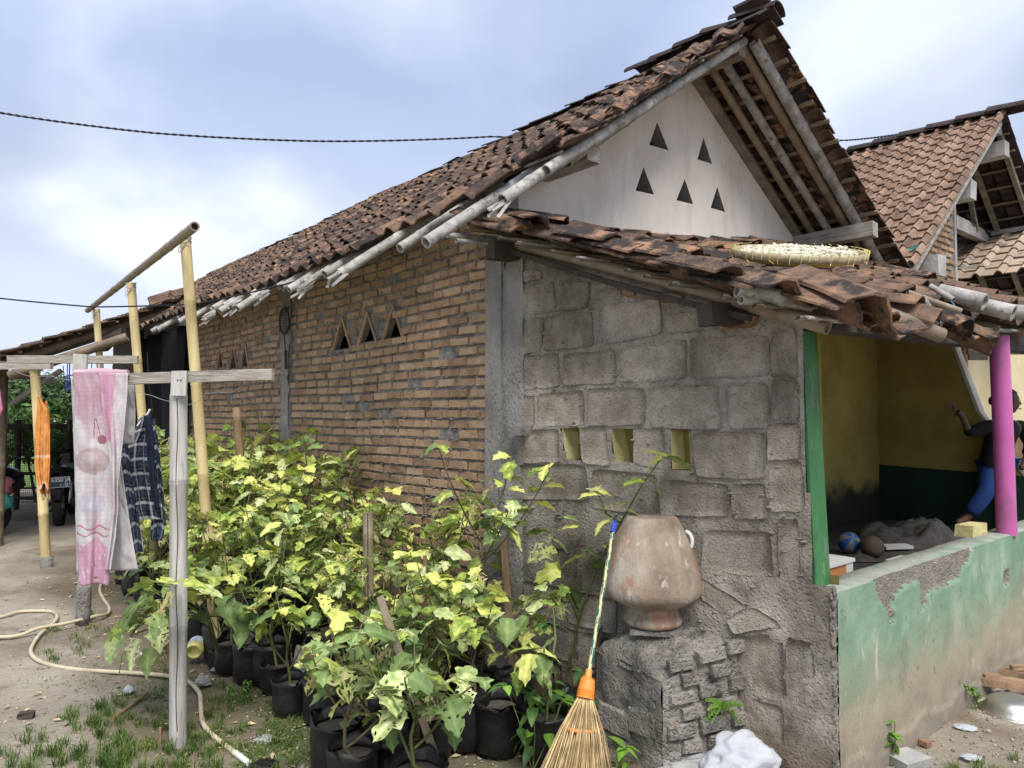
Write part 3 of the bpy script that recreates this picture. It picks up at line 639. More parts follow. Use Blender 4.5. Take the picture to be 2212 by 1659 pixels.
# battens of the right slope
k = 0; s = RS+.12
while s < 4.15:
    e = .60+rn.uniform(0, .16); mb = MB()
    p0 = hp(e, s, roofz(s)-.03); p1 = hp(A_END, s, roofz(s)-.03)
    mb.bar(p0, p1, .034, .016, up=upR.cross(A), jit=.001); mb.build('batten', 'bamboo_tan', roofp); s += .172; k += 1
# verge bamboo on the left slope (seen against the white gable), then the eave rafters sticking out
mb = MB(); mb.bamboo(hp(.50, RS+.02, roofz(RS)-.10), hp(.50, -.12, roofz(-.12)-.085), .034, seed=4, node=.5, n=14); mb.build('rafter', 'bamboo_old', roofp)
mb = MB(); mb.bamboo(hp(.44, RS-.1, roofz(RS-.1)-.11), hp(.44, .1, roofz(.1)-.13), .030, seed=5, node=.5, n=12); mb.build('rafter', 'bamboo_tan', roofp)
spec = [(.46, -.40, .05, .040), (.24, -.74, -.0, .039), (-.22, -.62, 0, .034), (-.62, -.80, 0, .036), (-.98, -.50, 0, .03), (-1.12, -.78, 0, .038), (-1.30, -.70, 0, .028), (-1.62, -.70, 0, .034), (-1.95, -.74, 0, .036), (-2.12, -.70, 0, .032),
        (-2.5, -.76, 0, .036), (-2.66, -.72, 0, .033), (-3.0, -.74, 0, .036), (-3.2, -.76, 0, .030), (-3.55, -.78, 0, .037), (-3.75, -.74, 0, .030), (-4.1, -.70, 0, .034), (-4.4, -.66, 0, .034), (-4.7, -.66, 0, .034), (-5.0, -.66, 0, .034), (-5.35, -.66, 0, .034), (-5.6, -.64, 0, .034), (-5.9, -.64, 0, .034), (-6.2, -.64, 0, .034)]
for k, (a_, s0, _, r_) in enumerate(spec):
    mb = MB(); dz = rn.uniform(-.02, .01); da = rn.uniform(-.05, .05)
    if k > 4: s0 += rn.choice((.0, .05, .12, .16))
    mb.bamboo(hp(a_+da, 1.6, roofz(1.6)-.10), hp(a_, s0, roofz(s0)-.095+dz), r_*.86, seed=30+k, node=.42, n=12); mb.build('rafter', 'bamboo_old', roofp)
# splintered broken rafter ends
for k, (a_, s0) in enumerate([(.46, -.40), (-.62, -.8), (-1.12, -.78), (-2.12, -.70), (-2.66, -.72), (-3.2, -.76), (-1.3, -.7)]):
    mb = MB(); p = hp(a_, s0, roofz(s0)-.10)
    for q in range(9):
        d = (-upL+A*rn.uniform(-.3, .3)+Z*rn.uniform(-.6, .15)).normalized(); o_ = A*rn.uniform(-.03, .03)+Z*rn.uniform(-.03, .03); l_ = rn.uniform(.04, .11)
        mb.bar(p+o_+upL*.05, p+o_*1.3+d*l_, .014, .006, up=A, jit=.004)
    mb.build('rafter_splinter', 'bamboo_old', roofp)
# battens of the left slope: poking out at the verge
for k, s in enumerate([.0+.155*i for i in range(12)]):
    mb = MB(); e = .52+rn.uniform(-.05, .07); mb.bar(hp(e, s, roofz(s)-.035), hp(A_END, s, roofz(s)-.035), .03, .015, up=upL.cross(A), jit=.001); mb.build('batten', 'bamboo_old', roofp)
# ---- roof tiles
tm = tile_meshes('roof_tile', .218, .275, .048, .010, 'roof_tile', 8, 100)
W_, EX = .198, .210
nv = int((RS+.52)/(EX*cosL))+1; nu = int((.62-A_END)/W_)
P0 = hp(.60, -.53, roofz(-.53)+.0)
rn = random.Random(12)
ragged = {0: 7, 1: 5, 2: 2}
def skipL(i, j):
    a_ = .60-(i+.5)*W_
    if j in ragged and i < ragged[j]: return True
    if a_ < -6.45 and j < 3: return True
    return False
def sagL(p):
    q = p-C0; a_ = q.dot(A); s_ = q.dot(B); return .022*math.sin(a_*1.1+.6)+.012*math.sin(a_*2.7+s_)-.02
itL = tile_items(P0, -A, upL, nu, nv, W_, EX, tm, seed=2, skip=skipL, warp=sagL, jit=1.35)
# slipped tiles at the ragged verge
for (a_, s_, rz, dz) in [(.40, -.10, .5, .05), (.20, -.30, .25, .0), (-.05, -.38, .15, .0), (.58, 1.55, -.5, .045), (.50, 1.30, -.3, .05), (.62, .9, -.25, .03), (.60, .45, -.2, .03)]:
    m = axes(-A, upL, (-A).cross(upL).normalized(), hp(a_, s_, roofz(s_)+dz)) @ Matrix.Rotation(rz, 4, 'Z') @ Matrix.Rotation(-.06, 4, 'X'); itL.append((rn.choice(tm), m))
if (-A).cross(upL).z < 0: print('normal flipped')
spread('roof_tile', itL, roofp, 'roof_tile', 250)
nvR = int((4.13-RS)/(EX*cosR))+1
P0 = hp(.72, 4.17, roofz(4.17)+.0)
itR = tile_items(P0, -A, upR, nu+1, nvR, W_, EX, tm, seed=3, jit=1.1)
spread('roof_tile', itR, roofp, 'roof_tile', 50)
# ridge caps
rc = []
for k in range(4):
    mb = MB(); rk = random.Random(50+k); V = []; n_ = 8
    for side in (0, 1):
        for jj in range(3):
            for i in range(n_+1):
                th = math.pi*(i/n_); r_ = .105-.012*side+.012*(1-jj/2)
                V.append((r_*math.cos(th)*1.0, (jj/2-.5)*.34, r_*math.sin(th)*.62+rk.uniform(-.003, .003)))
    q = n_+1
    for jj in range(2):
        for i in range(n_):
            a = jj*q+i; mb.f.append((a, a+1, a+q+1, a+q)); b = a+3*q; mb.f.append((b, b+q, b+q+1, b+1))
    for i in range(n_): mb.f.append((i, 3*q+i, 3*q+i+1, i+1)); mb.f.append((2*q+i, 2*q+i+1, 5*q+i+1, 5*q+i))
    mb.v = V; mb.m = [0]*len(mb.f); mb.sm = [False]*len(mb.f); rc.append(mb.mesh('ridge_tile', 'ridge_shade_tile_dark'))
a_ = .62; k = 0
while a_ > A_END:
    lift = .0 if a_ < -.45 else .012
    m = axes(B, A, Z, hp(a_, RS, roofz(RS)+.0+lift+rn.uniform(-.01, .02))) @ Matrix.Rotation(rn.uniform(-.16, .02) if lift else rn.uniform(-.06, 0), 4, 'X') @ Matrix.Rotation(rn.gauss(0, .07), 4, 'Z')
    if a_ < -.45: m = Matrix.Translation((0, 0, -.055)) @ m @ Matrix.Diagonal((.8, .9, .5, 1))
    place('ridge_tile', rc[k % 4], roofp, m); a_ -= .25; k += 1
# mortar-caked ridge end and the dark cover tile that hangs over the apex
mb = MB(); q = hp(.60, RS, roofz(RS)+.06)
mb.obox(q-Z*.03+A*.03, A*.13, (B+Z*-.55).normalized()*.14+Z*.0, (Z+B*.55).normalized()*.012, jit=.008)
mb.obox(q-Z*.03+A*.02-B*.10-Z*.04, A*.13, (B+Z*.7).normalized()*.12, (Z-B*.7).normalized()*.010, jit=.006)
mb.build('apex_tile', 'ridge_shade_tile_dark', roofp)
mb = MB(); mb.ball(hp(.66, RS+.02, roofz(RS)+.07), .05, jit=.5, seed=3, sq=(1.5, 1, .7)); mb.build('ridge_mortar', 'concrete_pale', roofp)
# verge timber against the gable on the right side
beam('verge_board', hp(.03, RS+.05, roofz(RS+.05)-.14), hp(.03, 3.62, roofz(3.62)-.14), .05, .05, 'wood_beam', roofp, jit=.006)

# ---- badminton racket hanging on the far column
def pl(u, v): return onplane(u, v, C0-B*.06, B)
t = thing('badminton_racket', 'old dark badminton racket hanging head up on the narrow concrete column of the brick wall', 'racket', tuple(pl(614, 800)))
mb = MB(); cc = pl(614, 693); ex = (pl(624, 693)-cc); ez = Z*(pl(614, 665).z-pl(614, 722).z)/2
mb.tube([cc+ex*1.0*math.cos(q)+ez*math.sin(q) for q in [i*math.pi/12 for i in range(25)]], .009, 6, caps=False); mb.build('racket_head', 'wood_dark', t)
mb = MB(); mb.tube([cc-ez, pl(617, 757)], .006, 6); mb.build('shaft', 'wood_dark', t)
mb = MB(); mb.tube([pl(617, 757), pl(618, 797)], .014, 8); mb.build('grip', 'wood_dark', t)
mb = MB()
for q in range(-4, 5):
    k = math.sqrt(1-(q/5)**2); mb.tube([cc+ex*q/5-ez*k, cc+ex*q/5+ez*k], .0016, 3, caps=False); mb.tube([cc+ez*q/5-ex*k, cc+ez*q/5+ex*k], .0016, 3, caps=False)
o = mb.build('strings', 'wood_dark', t); o['kind'] = 'stuff'
# ---- black shade sheet closing the end of the wall
def bsheet():
    t = thing('shade_sheet', 'black shade cloth hanging from the eave past the far end of the brick wall', 'sheet', tuple(hp(-7.2, -.15)))
    V = []; nx_, nz_ = 24, 16
    for j in range(nz_+1):
        for i in range(nx_+1):
            x = 6.2+2.5*i/nx_; z = 2.72*(1-j/nz_)+.05*math.sin(i*.5)*(j == nz_)
            V.append(C0-A*x+Z*(z)-B*(.12+.05*math.sin(i*.9+j*.1)+.02*nz(i*.3, j*.3)))
    mb = MB(); mb.add(V, [(j*(nx_+1)+i, j*(nx_+1)+i+1, (j+1)*(nx_+1)+i+1, (j+1)*(nx_+1)+i) for j in range(nz_) for i in range(nx_)], 0, True)
    o = mb.build('cloth_panel', 'sheet_black', t); md = o.modifiers.new('s', 'SOLIDIFY'); md.thickness = .004
    mb = MB(); mb.bamboo(C0-A*8.62-B*.15, C0-A*8.62-B*.15+Z*2.9, .03); mb.build('post', 'bamboo_dark', t)
bsheet()

# ================================================================ CARPORT at the far end
car = thing('carport_shelter', 'open motorcycle shelter with low tile roof at the far end of the house', 'shelter', tuple(hp(-8.5, -2)))
CS = .435
def cz(s): return 3.16+CS*s
upC = (B+Z*CS).normalized(); cosC = 1/math.sqrt(1+CS*CS)
mb = MB(); mb.bamboo(hp(-6.86, .3, cz(.3)-.12), hp(-6.86, -3.9, cz(-3.9)-.12), .05, node=.45, n=12); carp = mb.build('roof', 'bamboo_dark', car)
for k in range(8):
    mb = MB(); a_ = -7.3-.55*k; mb.bamboo(hp(a_, .3, cz(.3)-.12), hp(a_, -3.9, cz(-3.9)-.12), .04, node=.45, seed=k); mb.build('rafter', 'bamboo_dark', carp)
for k in range(20):
    s = .2-.2*k; mb = MB(); mb.bar(hp(-6.75+rn.uniform(0, .08), s, cz(s)-.05), hp(-11.6, s, cz(s)-.05), .035, .02); mb.build('batten', 'bamboo_dark', carp)
ctm = tile_meshes('roof_tile', .205, .30, .035, .012, 'roof_tile', 6, 140)
nuC = int(5.0/.19); nvC = int(4.3/(.24*cosC)); itC = tile_items(hp(-6.68, -3.95, cz(-3.95)), -A, upC, nuC, nvC, .19, .24, ctm, seed=6, tilt=.11, jit=1.2)
for (a_, s_, rz, ry) in [(-6.72, -.3, .5, .6), (-6.75, -.05, -.5, .5)]:
    itC.append((ctm[0], axes(-A, upC, (-A).cross(upC).normalized(), hp(a_, s_, cz(s_)+.08)) @ Matrix.Rotation(rz, 4, 'Z') @ Matrix.Rotation(ry, 4, 'Y')))
spread('roof_tile', itC, carp, 'roof_tile', 120)
mb = MB(); mb.bamboo(at(275, 728, 8.6), at(20, 812, 8.25), .055, node=.6, n=12); mb.build('purlin', 'bamboo_dark', carp)
for (u, y_) in ((4, 8.9), (8, 11.6)):
    p = at(u, 900, y_); mb = MB(); mb.bamboo((p.x, p.y, -.02), (p.x, p.y, cz((p-C0).dot(B))-.17), .055, node=.5); mb.build('post', 'bamboo_dark', car)
for (p, q) in ((at(25, 800+72, 8.9), at(132, 800, 9.0)), (at(-20, 815, 8.9), at(110, 815, 9.6)), (at(40, 812, 9.4), at(125, 826, 9.6))):
    beam('brace', p, q, .07, .05, 'wood_grey', car)
p = at(302, 900, 11.2); beam('post', (p.x, p.y, 0), (p.x, p.y, 2.9), .08, .08, 'wood_dark', car, up=B)
# hanging broken piece of roof under the carport
mb = MB(); q = [at(205, 735, 8.8), at(262, 708, 8.9), at(262, 722, 8.9), at(222, 760, 8.85)]; mb.add(q+[p_+Vector((0, .12, .02)) for p_ in q], [(0, 1, 2, 3), (7, 6, 5, 4), (0, 4, 5, 1), (1, 5, 6, 2), (2, 6, 7, 3), (3, 7, 4, 0)]); mb.build('loose_board', 'wood_dark', car)
# ================================================================ LEAN-TO PORCH
porch = thing('lean_to_porch', 'grey block porch with peeling green parapet and sagging tile lean-to roof', 'porch', tuple(hp(1, 1.5)))
def wp(p, z, o=0.0): return C0+WD*p+Z*z+WN*o
def q6(x, y): return wpx((1900+.6027*x)/1.8445, (1000+.6027*y)/1.8445)
def q5(x, y): return wpx((2000+.669*x)/1.8445, (1950+.669*y)/1.8445)
def rect_hole(a): return [(min(a[0][0], a[3][0]), a[3][1]), (a[2][0], a[2][1]), (a[1][0], a[1][1]), (a[0][0], a[0][1])]
holes_w = [[q6(*p) for p in h] for h in (((560, 1165), (682, 1165), (690, 1375), (590, 1385)), ((885, 1163), (1042, 1163), (1033, 1405), (915, 1408)), ((1280, 1183), (1402, 1183), (1412, 1440), (1290, 1440)))]
ZC = .86
def wtop(p): return 2.63-.345*p
ENDT, ENDB = 1.79, 1.83
cutp = [(ENDT, 2.9), (ENDB, ZC), (3, ZC), (3, 2.9)]
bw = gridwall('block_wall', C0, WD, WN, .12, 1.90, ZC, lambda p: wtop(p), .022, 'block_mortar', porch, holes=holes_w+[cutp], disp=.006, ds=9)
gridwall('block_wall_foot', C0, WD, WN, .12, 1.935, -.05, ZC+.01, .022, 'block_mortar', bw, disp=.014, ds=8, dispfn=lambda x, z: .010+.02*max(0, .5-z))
for h in holes_w:                                    # vent openings through the wall with yellow painted sides
    mb = MB(); n = 4; f = [wp(p, z, -.0) for p, z in h]; b = [wp(p, z, -.14) for p, z in h]
    for i in range(4): mb.add([f[i], f[(i+1) % 4], b[(i+1) % 4], b[i]], [(0, 1, 2, 3)])
    mb.build('vent_opening', 'yellow_reveal', bw)
gridwall('inner_face', C0, WD, -WN, .0, 1.90, .4, lambda p: wtop(p)-.03, .06, 'yellow_paint', bw, holes=[[(p, z) for p, z in h] for h in holes_w]+[cutp], disp=.004, ds=3, dispfn=lambda x, z: .135)
mb = MB(); mb.hexa([wp(.1, .0, -.02), wp(1.9, 0, -.02), wp(1.9, 0, -.12), wp(.1, 0, -.12), wp(.1, .84, -.02), wp(1.9, .84, -.02), wp(1.9, .84, -.12), wp(.1, .84, -.12)]); mb.build('wall_core', 'block_mortar', bw)
# blocks
def block(quad, prot=.010, seed=0, mat='block', nx=7, ny=5, name='block', ins=.004, grow=.006):
    cq = (sum(p[0] for p in quad)/4, sum(p[1] for p in quad)/4); quad = [(p+math.copysign(grow, p-cq[0]), z+math.copysign(grow, z-cq[1])) for p, z in quad]
    (x0, z0), (x1, z1), (x2, z2), (x3, z3) = quad; rn_ = random.Random(seed*7+1); V = []; Fc = []
    tx, tz = rn_.gauss(0, .004), rn_.gauss(0, .004)
    for j in range(ny+1):
        for i in range(nx+1):
            u = i/nx; v = j/ny
            p = (x0*(1-u)+x1*u)*(1-v)+(x3*(1-u)+x2*u)*v; z = (z0*(1-u)+z1*u)*(1-v)+(z3*(1-u)+z2*u)*v
            e = (i in (0, nx)) or (j in (0, ny))
            cx_ = (x0+x1+x2+x3)/4; cz_ = (z0+z1+z2+z3)/4
            if e:
                k = ins*rn_.uniform(.2, 1.8); p -= math.copysign(k, p-cx_) if i in (0, nx) else 0; z -= math.copysign(k, z-cz_) if j in (0, ny) else 0
                if i in (0, nx) and j in (0, ny): p -= math.copysign(.006, p-cx_); z -= math.copysign(.006, z-cz_)
            d = prot+.005*nz(p*16, z*16, seed)+tx*(u-.5)+tz*(v-.5) if not e else prot-.0035+rn_.uniform(-.003, .002)
            if z > ZC-.03: p = min(p, ENDB+(ENDT-ENDB)*(z-ZC)/1.15-.006)
            V.append(wp(p, z, d))
    Fc = [(j*(nx+1)+i, j*(nx+1)+i+1, (j+1)*(nx+1)+i+1, (j+1)*(nx+1)+i) for j in range(ny) for i in range(nx)]
    rim = [i for i in range(nx+1)]+[(j)*(nx+1)+nx for j in range(1, ny+1)]+[ny*(nx+1)+i for i in range(nx-1, -1, -1)]+[j*(nx+1) for j in range(ny-1, 0, -1)]
    o = len(V); n_ = len(rim)
    for r_ in rim: V.append(V[r_]-WN*.035)
    Fc += [(rim[i], rim[(i+1) % n_], o+(i+1) % n_, o+i) for i in range(n_)]
    mb = MB(); mb.add(V, Fc, 0, False); mb.sm = [True]*((nx)*(ny))+[False]*n_
    return mb.build(name, mat, bw)
BL = [((285, 135), (430, 128), (425, 190), (275, 215)), ((215, 235), (508, 203), (520, 400), (250, 440)), ((530, 222), (752, 205), (735, 378), (528, 402)), ((800, 262), (945, 250), (960, 322), (806, 330)),
      ((240, 455), (448, 440), (428, 662), (262, 690)), ((458, 437), (758, 402), (772, 628), (440, 655)), ((815, 372), (1210, 318), (1222, 548), (840, 618)), ((1240, 425), (1505, 400), (1495, 530), (1255, 548)),
      ((262, 705), (543, 676), (552, 893), (290, 922)), ((568, 690), (912, 652), (918, 872), (575, 885)), ((942, 642), (1385, 585), (1388, 843), (958, 864)), ((1412, 582), (1932, 560), (1936, 825), (1416, 845)),
      ((1948, 555), (2110, 500), (2125, 838), (1948, 832)), ((262, 962), (380, 955), (386, 1150), (270, 1165)), ((402, 948), (704, 920), (716, 1150), (402, 1156)), ((736, 912), (1115, 902), (1110, 1146), (740, 1156)),
      ((1145, 905), (1590, 885), (1622, 1180), (1150, 1166)), ((1650, 882), (1922, 868), (1942, 1166), (1672, 1170)), ((1952, 850), (2125, 845), (2140, 1135), (1952, 1135)),
      ((258, 1190), (545, 1178), (560, 1392), (268, 1397)), ((690, 1167), (858, 1167), (888, 1420), (702, 1400)), ((1043, 1167), (1235, 1180), (1245, 1440), (1036, 1402)), ((1430, 1202), (1912, 1195), (1912, 1502), (1458, 1492)),
      ((1928, 1150), (2145, 1142), (2150, 1370), (1928, 1382)), ((252, 1412), (725, 1412), (750, 1640), (252, 1640)), ((765, 1440), (1190, 1480), (1200, 1740), (765, 1700)), ((1212, 1512), (1672, 1540), (1672, 1752), (1220, 1742)), ((1685, 1545), (1912, 1540), (1920, 1765), (1692, 1765)),
      ((1928, 1392), (2155, 1388), (2170, 1720), (1940, 1720))]
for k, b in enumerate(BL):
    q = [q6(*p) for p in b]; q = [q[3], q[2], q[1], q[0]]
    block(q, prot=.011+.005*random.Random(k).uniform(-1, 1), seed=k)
BL5 = [((1205, 245), (1600, 250), (1620, 520), (1190, 480)), ((1640, 180), (1770, 175), (1790, 590), (1660, 570)), ((1180, 510), (1480, 690), (1330, 745), (1190, 640)), ((1345, 760), (1490, 690), (1680, 810), (1395, 860)),
       ((1400, 880), (1680, 850), (1690, 1270), (1380, 1180)), ((1390, 1210), (1685, 1290), (1690, 1520), (1500, 1470)), ((500, 380), (980, 360), (980, 560), (500, 560)), ((300, 420), (480, 400), (480, 640), (310, 640)),
       ((320, 660), (540, 640), (545, 860), (330, 860)), ((40, 430), (290, 420), (300, 640), (60, 640)), ((1700, 620), (1800, 620), (1860, 900), (1700, 860)), ((1700, 880), (1860, 915), (1870, 1200), (1705, 1290)), ((1705, 1310), (1868, 1220), (1885, 1640), (1705, 1640))]
for k, b in enumerate(BL5):
    q = [q5(*p) for p in b]; q = [q[3], q[2], q[1], q[0]]
    if min(p[0] for p in q) < .1: continue
    block(q, prot=.016+.006*random.Random(k+90).uniform(-1, 1), seed=k+60)
rn = random.Random(61); z_ = .02; j = 0
while z_ < .80:                                      # block courses behind the plants
    x_ = .16+(.12 if j % 2 else 0)
    while x_ < 1.02:
        L_ = .30+rn.uniform(-.03, .03); block([(x_, z_), (min(x_+L_, 1.08), z_+rn.uniform(-.01, .01)), (min(x_+L_, 1.08), z_+.19), (x_, z_+.19)], prot=.020+rn.uniform(-.008, .008), seed=int(x_*100)+j, grow=0); x_ += L_+.022
    z_ += .212; j += 1
for k, b in enumerate([((950, 266), (1055, 270), (1052, 305), (975, 303)), ((1217, 292), (1370, 290), (1372, 345), (1222, 345)), ((1580, 452), (1722, 440), (1718, 515), (1582, 530)), ((1726, 440), (1868, 425), (1862, 500), (1722, 514)), ((1530, 385), (1640, 380), (1640, 425), (1540, 428))]):
    q = [q6(*p) for p in b]; q = [q[3], q[2], q[1], q[0]]; block(q, prot=.022, seed=k+40, mat='brick', nx=3, ny=2, name='brick')
# lumps of mortar squeezed out of the joints
mb = MB(); rn = random.Random(77)
for k in range(240):
    p = rn.uniform(.2, 1.8); z = rn.uniform(.25, wtop(p)-.1)
    if any(inside(h, p, z) for h in holes_w): continue
    mb.ball(wp(p, z, .004), rn.uniform(.004, .012), 0, 5, 4, .5, (2.0, 1.2, .6), k)
o = mb.build('mortar_lumps', 'block_mortar', bw); o['kind'] = 'stuff'
# loose stone stuck in the joint by the column
mb = MB(); mb.obox(wp(.17, 1.50, .05), WD*.045, WN*.05, Z*.028, jit=.01); mb.build('loose_stone', 'column_concrete', bw)
# green painted wall end
gx = B*.135
f0 = wp(ENDB-.0, ZC-.02)+B*.012; f1 = wp(ENDT, wtop(ENDT)-.02)+B*.012
mb = MB(); bk = -A*.002
mb.hexa([f0+bk, f0+bk+gx, f0+A*.012+gx, f0+A*.012, f1+bk, f1+bk+gx*.92, f1+A*.012+gx*.92, f1+A*.012]); mb.build('wall_end', 'green_paint', porch)
# ---- parapet
def pp(s, z, o=0.0): return P1+B*s+Z*z+A*o
def q4(x, y): return ppx((3100+.699*x)/1.8445, (1900+.699*y)/1.8445)
chip = [q4(*p) for p in ((525, 490), (548, 560), (562, 640), (600, 722), (618, 730), (622, 770), (642, 828), (662, 830), (664, 690), (720, 625), (760, 600), (815, 590), (815, 745), (845, 748), (850, 690), (872, 645), (905, 640), (950, 622), (1000, 600), (1040, 578), (1060, 520), (1098, 470), (1112, 420), (1112, 340), (900, 340))]
chip2 = [q4(*p) for p in ((1280, 560), (1290, 540), (1320, 530), (1322, 600), (1300, 622), (1284, 615))]
HT = .845
def isch(s, z):
    n_ = .012*nz(s*22, z*22, 1); return inside(chip, s+n_, z+n_) or inside(chip2, s+n_, z+n_)
para = gridwall('parapet', P1, B, A, .0, 4.4, -.05, HT, .014, None, porch, disp=.006, ds=5, matfn=lambda s, z: 1 if isch(s, z) else 0,
    dispfn=lambda s, z: (-.016+.006*nz(s*30, z*30) if isch(s, z) else 0)+(.014*max(0, .25-z)) + (.006 if z < .10+.06*nz(s*4, 0) else 0), mats=['parapet_paint', 'chip_concrete'])
nS = 150; V = []
for i in range(nS+1):
    s = 4.4*i/nS; c_ = isch(s, HT-.02)
    for j, (o_, z) in enumerate(((0, HT-.012), (-.012, HT), (-.06, HT+.004), (-.16, HT-.004), (-.17, HT-.02))):
        o2 = o_-(.022+.014*nz(s*14, 7) if (c_ and j < 3) else 0); V.append(pp(s, z-(.010+.008*nz(s*18, 3) if (c_ and j < 3) else 0)+.003*nz(s*8, j), o2+.002*nz(s*12, j)))
mb = MB(); mb.add(V, [(i*5+j, (i+1)*5+j, (i+1)*5+j+1, i*5+j+1) for i in range(nS) for j in range(4)], 0, True); mb.build('parapet_cap', 'parapet_cap', para)
mb = MB(); mb.hexa([pp(0, 0, -.03), pp(4.4, 0, -.03), pp(4.4, 0, -.165), pp(0, 0, -.165), pp(0, .80, -.03), pp(4.4, .80, -.03), pp(4.4, .80, -.165), pp(0, .80, -.165)]); mb.build('parapet_core', 'chip_concrete', para)
# rough broken render edge at the corner, built of lumps
mb = MB(); rn = random.Random(21)
for k in range(130):
    z = .02+.84*k/130; mb.ball(pp(-.004+rn.uniform(-.012, .006), z, -.012+rn.uniform(-.010, .008)), rn.uniform(.004, .011), 0, 6, 5, .9, (1, .8, 1.8), k)
o = mb.build('broken_edge', 'chip_concrete', para); o['kind'] = 'stuff'
# yellow stump and pink column on the parapet
pc = at(2180, 1112, 4.60); pc.z = 0
sc_ = (pc-P1).dot(B)
mb = MB(); mb.obox(pp(sc_-.20, HT+.03, -.17), B*.13, A*.05, Z*.035, jit=.004); mb.build('yellow_stump', 'yellow_reveal', porch)
cz0 = HT-.01; ct = Vector((pc.x, pc.y, 0))-A*.02
mb = MB(); mb.tube([ct+Z*cz0+B*.01, ct+Z*(cz0+.6), ct+Z*2.10-B*.03], [.058, .057, .056], 24, caps=True); mb.build('pink_column', 'pink_pole', porch)
# ---- inside of the porch
slab('back_wall', [hp(.006, .05, .3), hp(.006, 5.1, .3), hp(.006, 5.1, 3.1), hp(.006, 3.0, 3.0), hp(.006, .05, 2.68)], 'yellow_paint', porch, A*.02)
slab('right_wall', [hp(.02, 5.1, .3), hp(1.75, 5.1, .3), hp(1.4, 5.1, .9), hp(.95, 5.1, 1.62), hp(.69, 5.1, 2.45), hp(.60, 5.1, 3.05), hp(.02, 5.1, 3.05)], 'yellow_paint', porch, B*.12)
slab('wall_edge', [hp(1.75, 5.092, .3), hp(1.4, 5.092, .9), hp(.95, 5.092, 1.62), hp(.69, 5.092, 2.45), hp(.60, 5.092, 3.05), hp(.63, 5.092, 3.05), hp(.72, 5.092, 2.45), hp(.98, 5.092, 1.62), hp(1.43, 5.092, .9), hp(1.79, 5.092, .3)], 'trim_light', porch, B*.135)
slab('dado', [hp(.026, 5.094, .3), hp(1.70, 5.094, .3), hp(1.33, 5.094, 1.03), hp(.026, 5.094, 1.07)], 'dado_green', porch, B*.004)
mb = MB(); mb.hexa([hp(.0, .15, .3), hp(1.76, .35, .3), hp(1.76, 6.5, .3), hp(.0, 6.5, .3), hp(.0, .15, .5), hp(1.76, .35, .5), hp(1.76, 6.5, .5), hp(.0, 6.5, .5)]); mb.build('porch_floor', 'floor_cement', porch)
# ---- lean-to roof timbers
def lz(a_, s_): return 2.74-.365*a_+(.11*min(s_, 3.5)+(.02*(s_-3.5) if s_ > 3.5 else 0))*(1-.16*a_)
fb_ = MB(); fb_.bar(hp(1.83, .24, 2.03), hp(1.83, 6.2, 2.16), .09, .12, jit=.004); lroof = fb_.build('lean_to_roof', 'wood_dark', porch)
beam('cross_beam', hp(1.50, .12, 2.06), hp(1.50, 6, 2.44), .09, .10, 'wood_dark', lroof, jit=.006)
beam('ledger', hp(.10, -.2, lz(.1, -.2)-.12), hp(.10, 6, lz(.1, 6)-.16), .08, .10, 'wood_dark', lroof)
for k, (s0, s1, a1, r_) in enumerate([(-.03, .12, 1.96, .032), (.55, .60, 1.92, .026), (1.05, 1.10, 1.90, .028), (1.6, 1.6, 1.95, .028), (2.1, 2.1, 2.0, .030), (2.6, 2.6, 2.1, .036), (3.2, 3.2, 2.1, .036), (3.8, 3.8, 2.1, .036), (4.4, 4.4, 2.1, .036), (5.0, 5.0, 2.1, .036)]):
    mb = MB(); mb.bamboo(hp(-.0, s0, lz(0, s0)-.085), hp(a1, s1, lz(a1, s1)-.075), r_, seed=k+5, n=12, bend=-.02); mb.build('rafter', 'bamboo_tan', lroof)
# peeling curved plank below the verge
pts = [hp(.02+.16*i, -.05+.012*i, lz(.16*i, 0)-.125-.02*math.sin(i/10*math.pi)) for i in range(11)]
mb = MB()
for i in range(10): mb.bar(pts[i], pts[i+1]+(pts[i+1]-pts[i])*.03, .06, .03, jit=.002)
mb.build('peeling_plank', 'wood_dark', lroof)
# batten ends poking past the verge
rn = random.Random(31)
for k in range(11):
    a_ = .06+.19*k; sL = -.30+.115*a_+rn.uniform(-.05, .05); z_ = lz(a_, 0)-.035
    if k in (5, 8): sL += .1
    V = []
    a0 = hp(a_, sL, z_-.012); a1 = hp(a_+rn.uniform(-.02, .02), 5.3, lz(a_, 5.3)-.035)
    w0 = rn.uniform(.022, .034)
    mb = MB(); d = (a1-a0).normalized(); x_ = A; up_ = d.cross(x_).normalized()
    up_ = up_ if up_.z > 0 else -up_
    for sec in (a0, a1):
        for th in range(6): q = math.pi*th/5; V.append(sec+x_*math.cos(q)*w0+up_*math.sin(q)*w0*.45)
        for th in range(6): q = math.pi*(1-th/5); V.append(sec+x_*math.cos(q)*(w0-.006)+up_*(math.sin(q)*w0*.45-.006))
    mb.add(V, [(i, (i+1) % 12, 12+(i+1) % 12, 12+i) for i in range(12)]+[(0, 1, 2, 3, 8, 9, 10, 11)]); mb.build('batten', 'bamboo_old' if k % 3 else 'bamboo_tan', lroof)
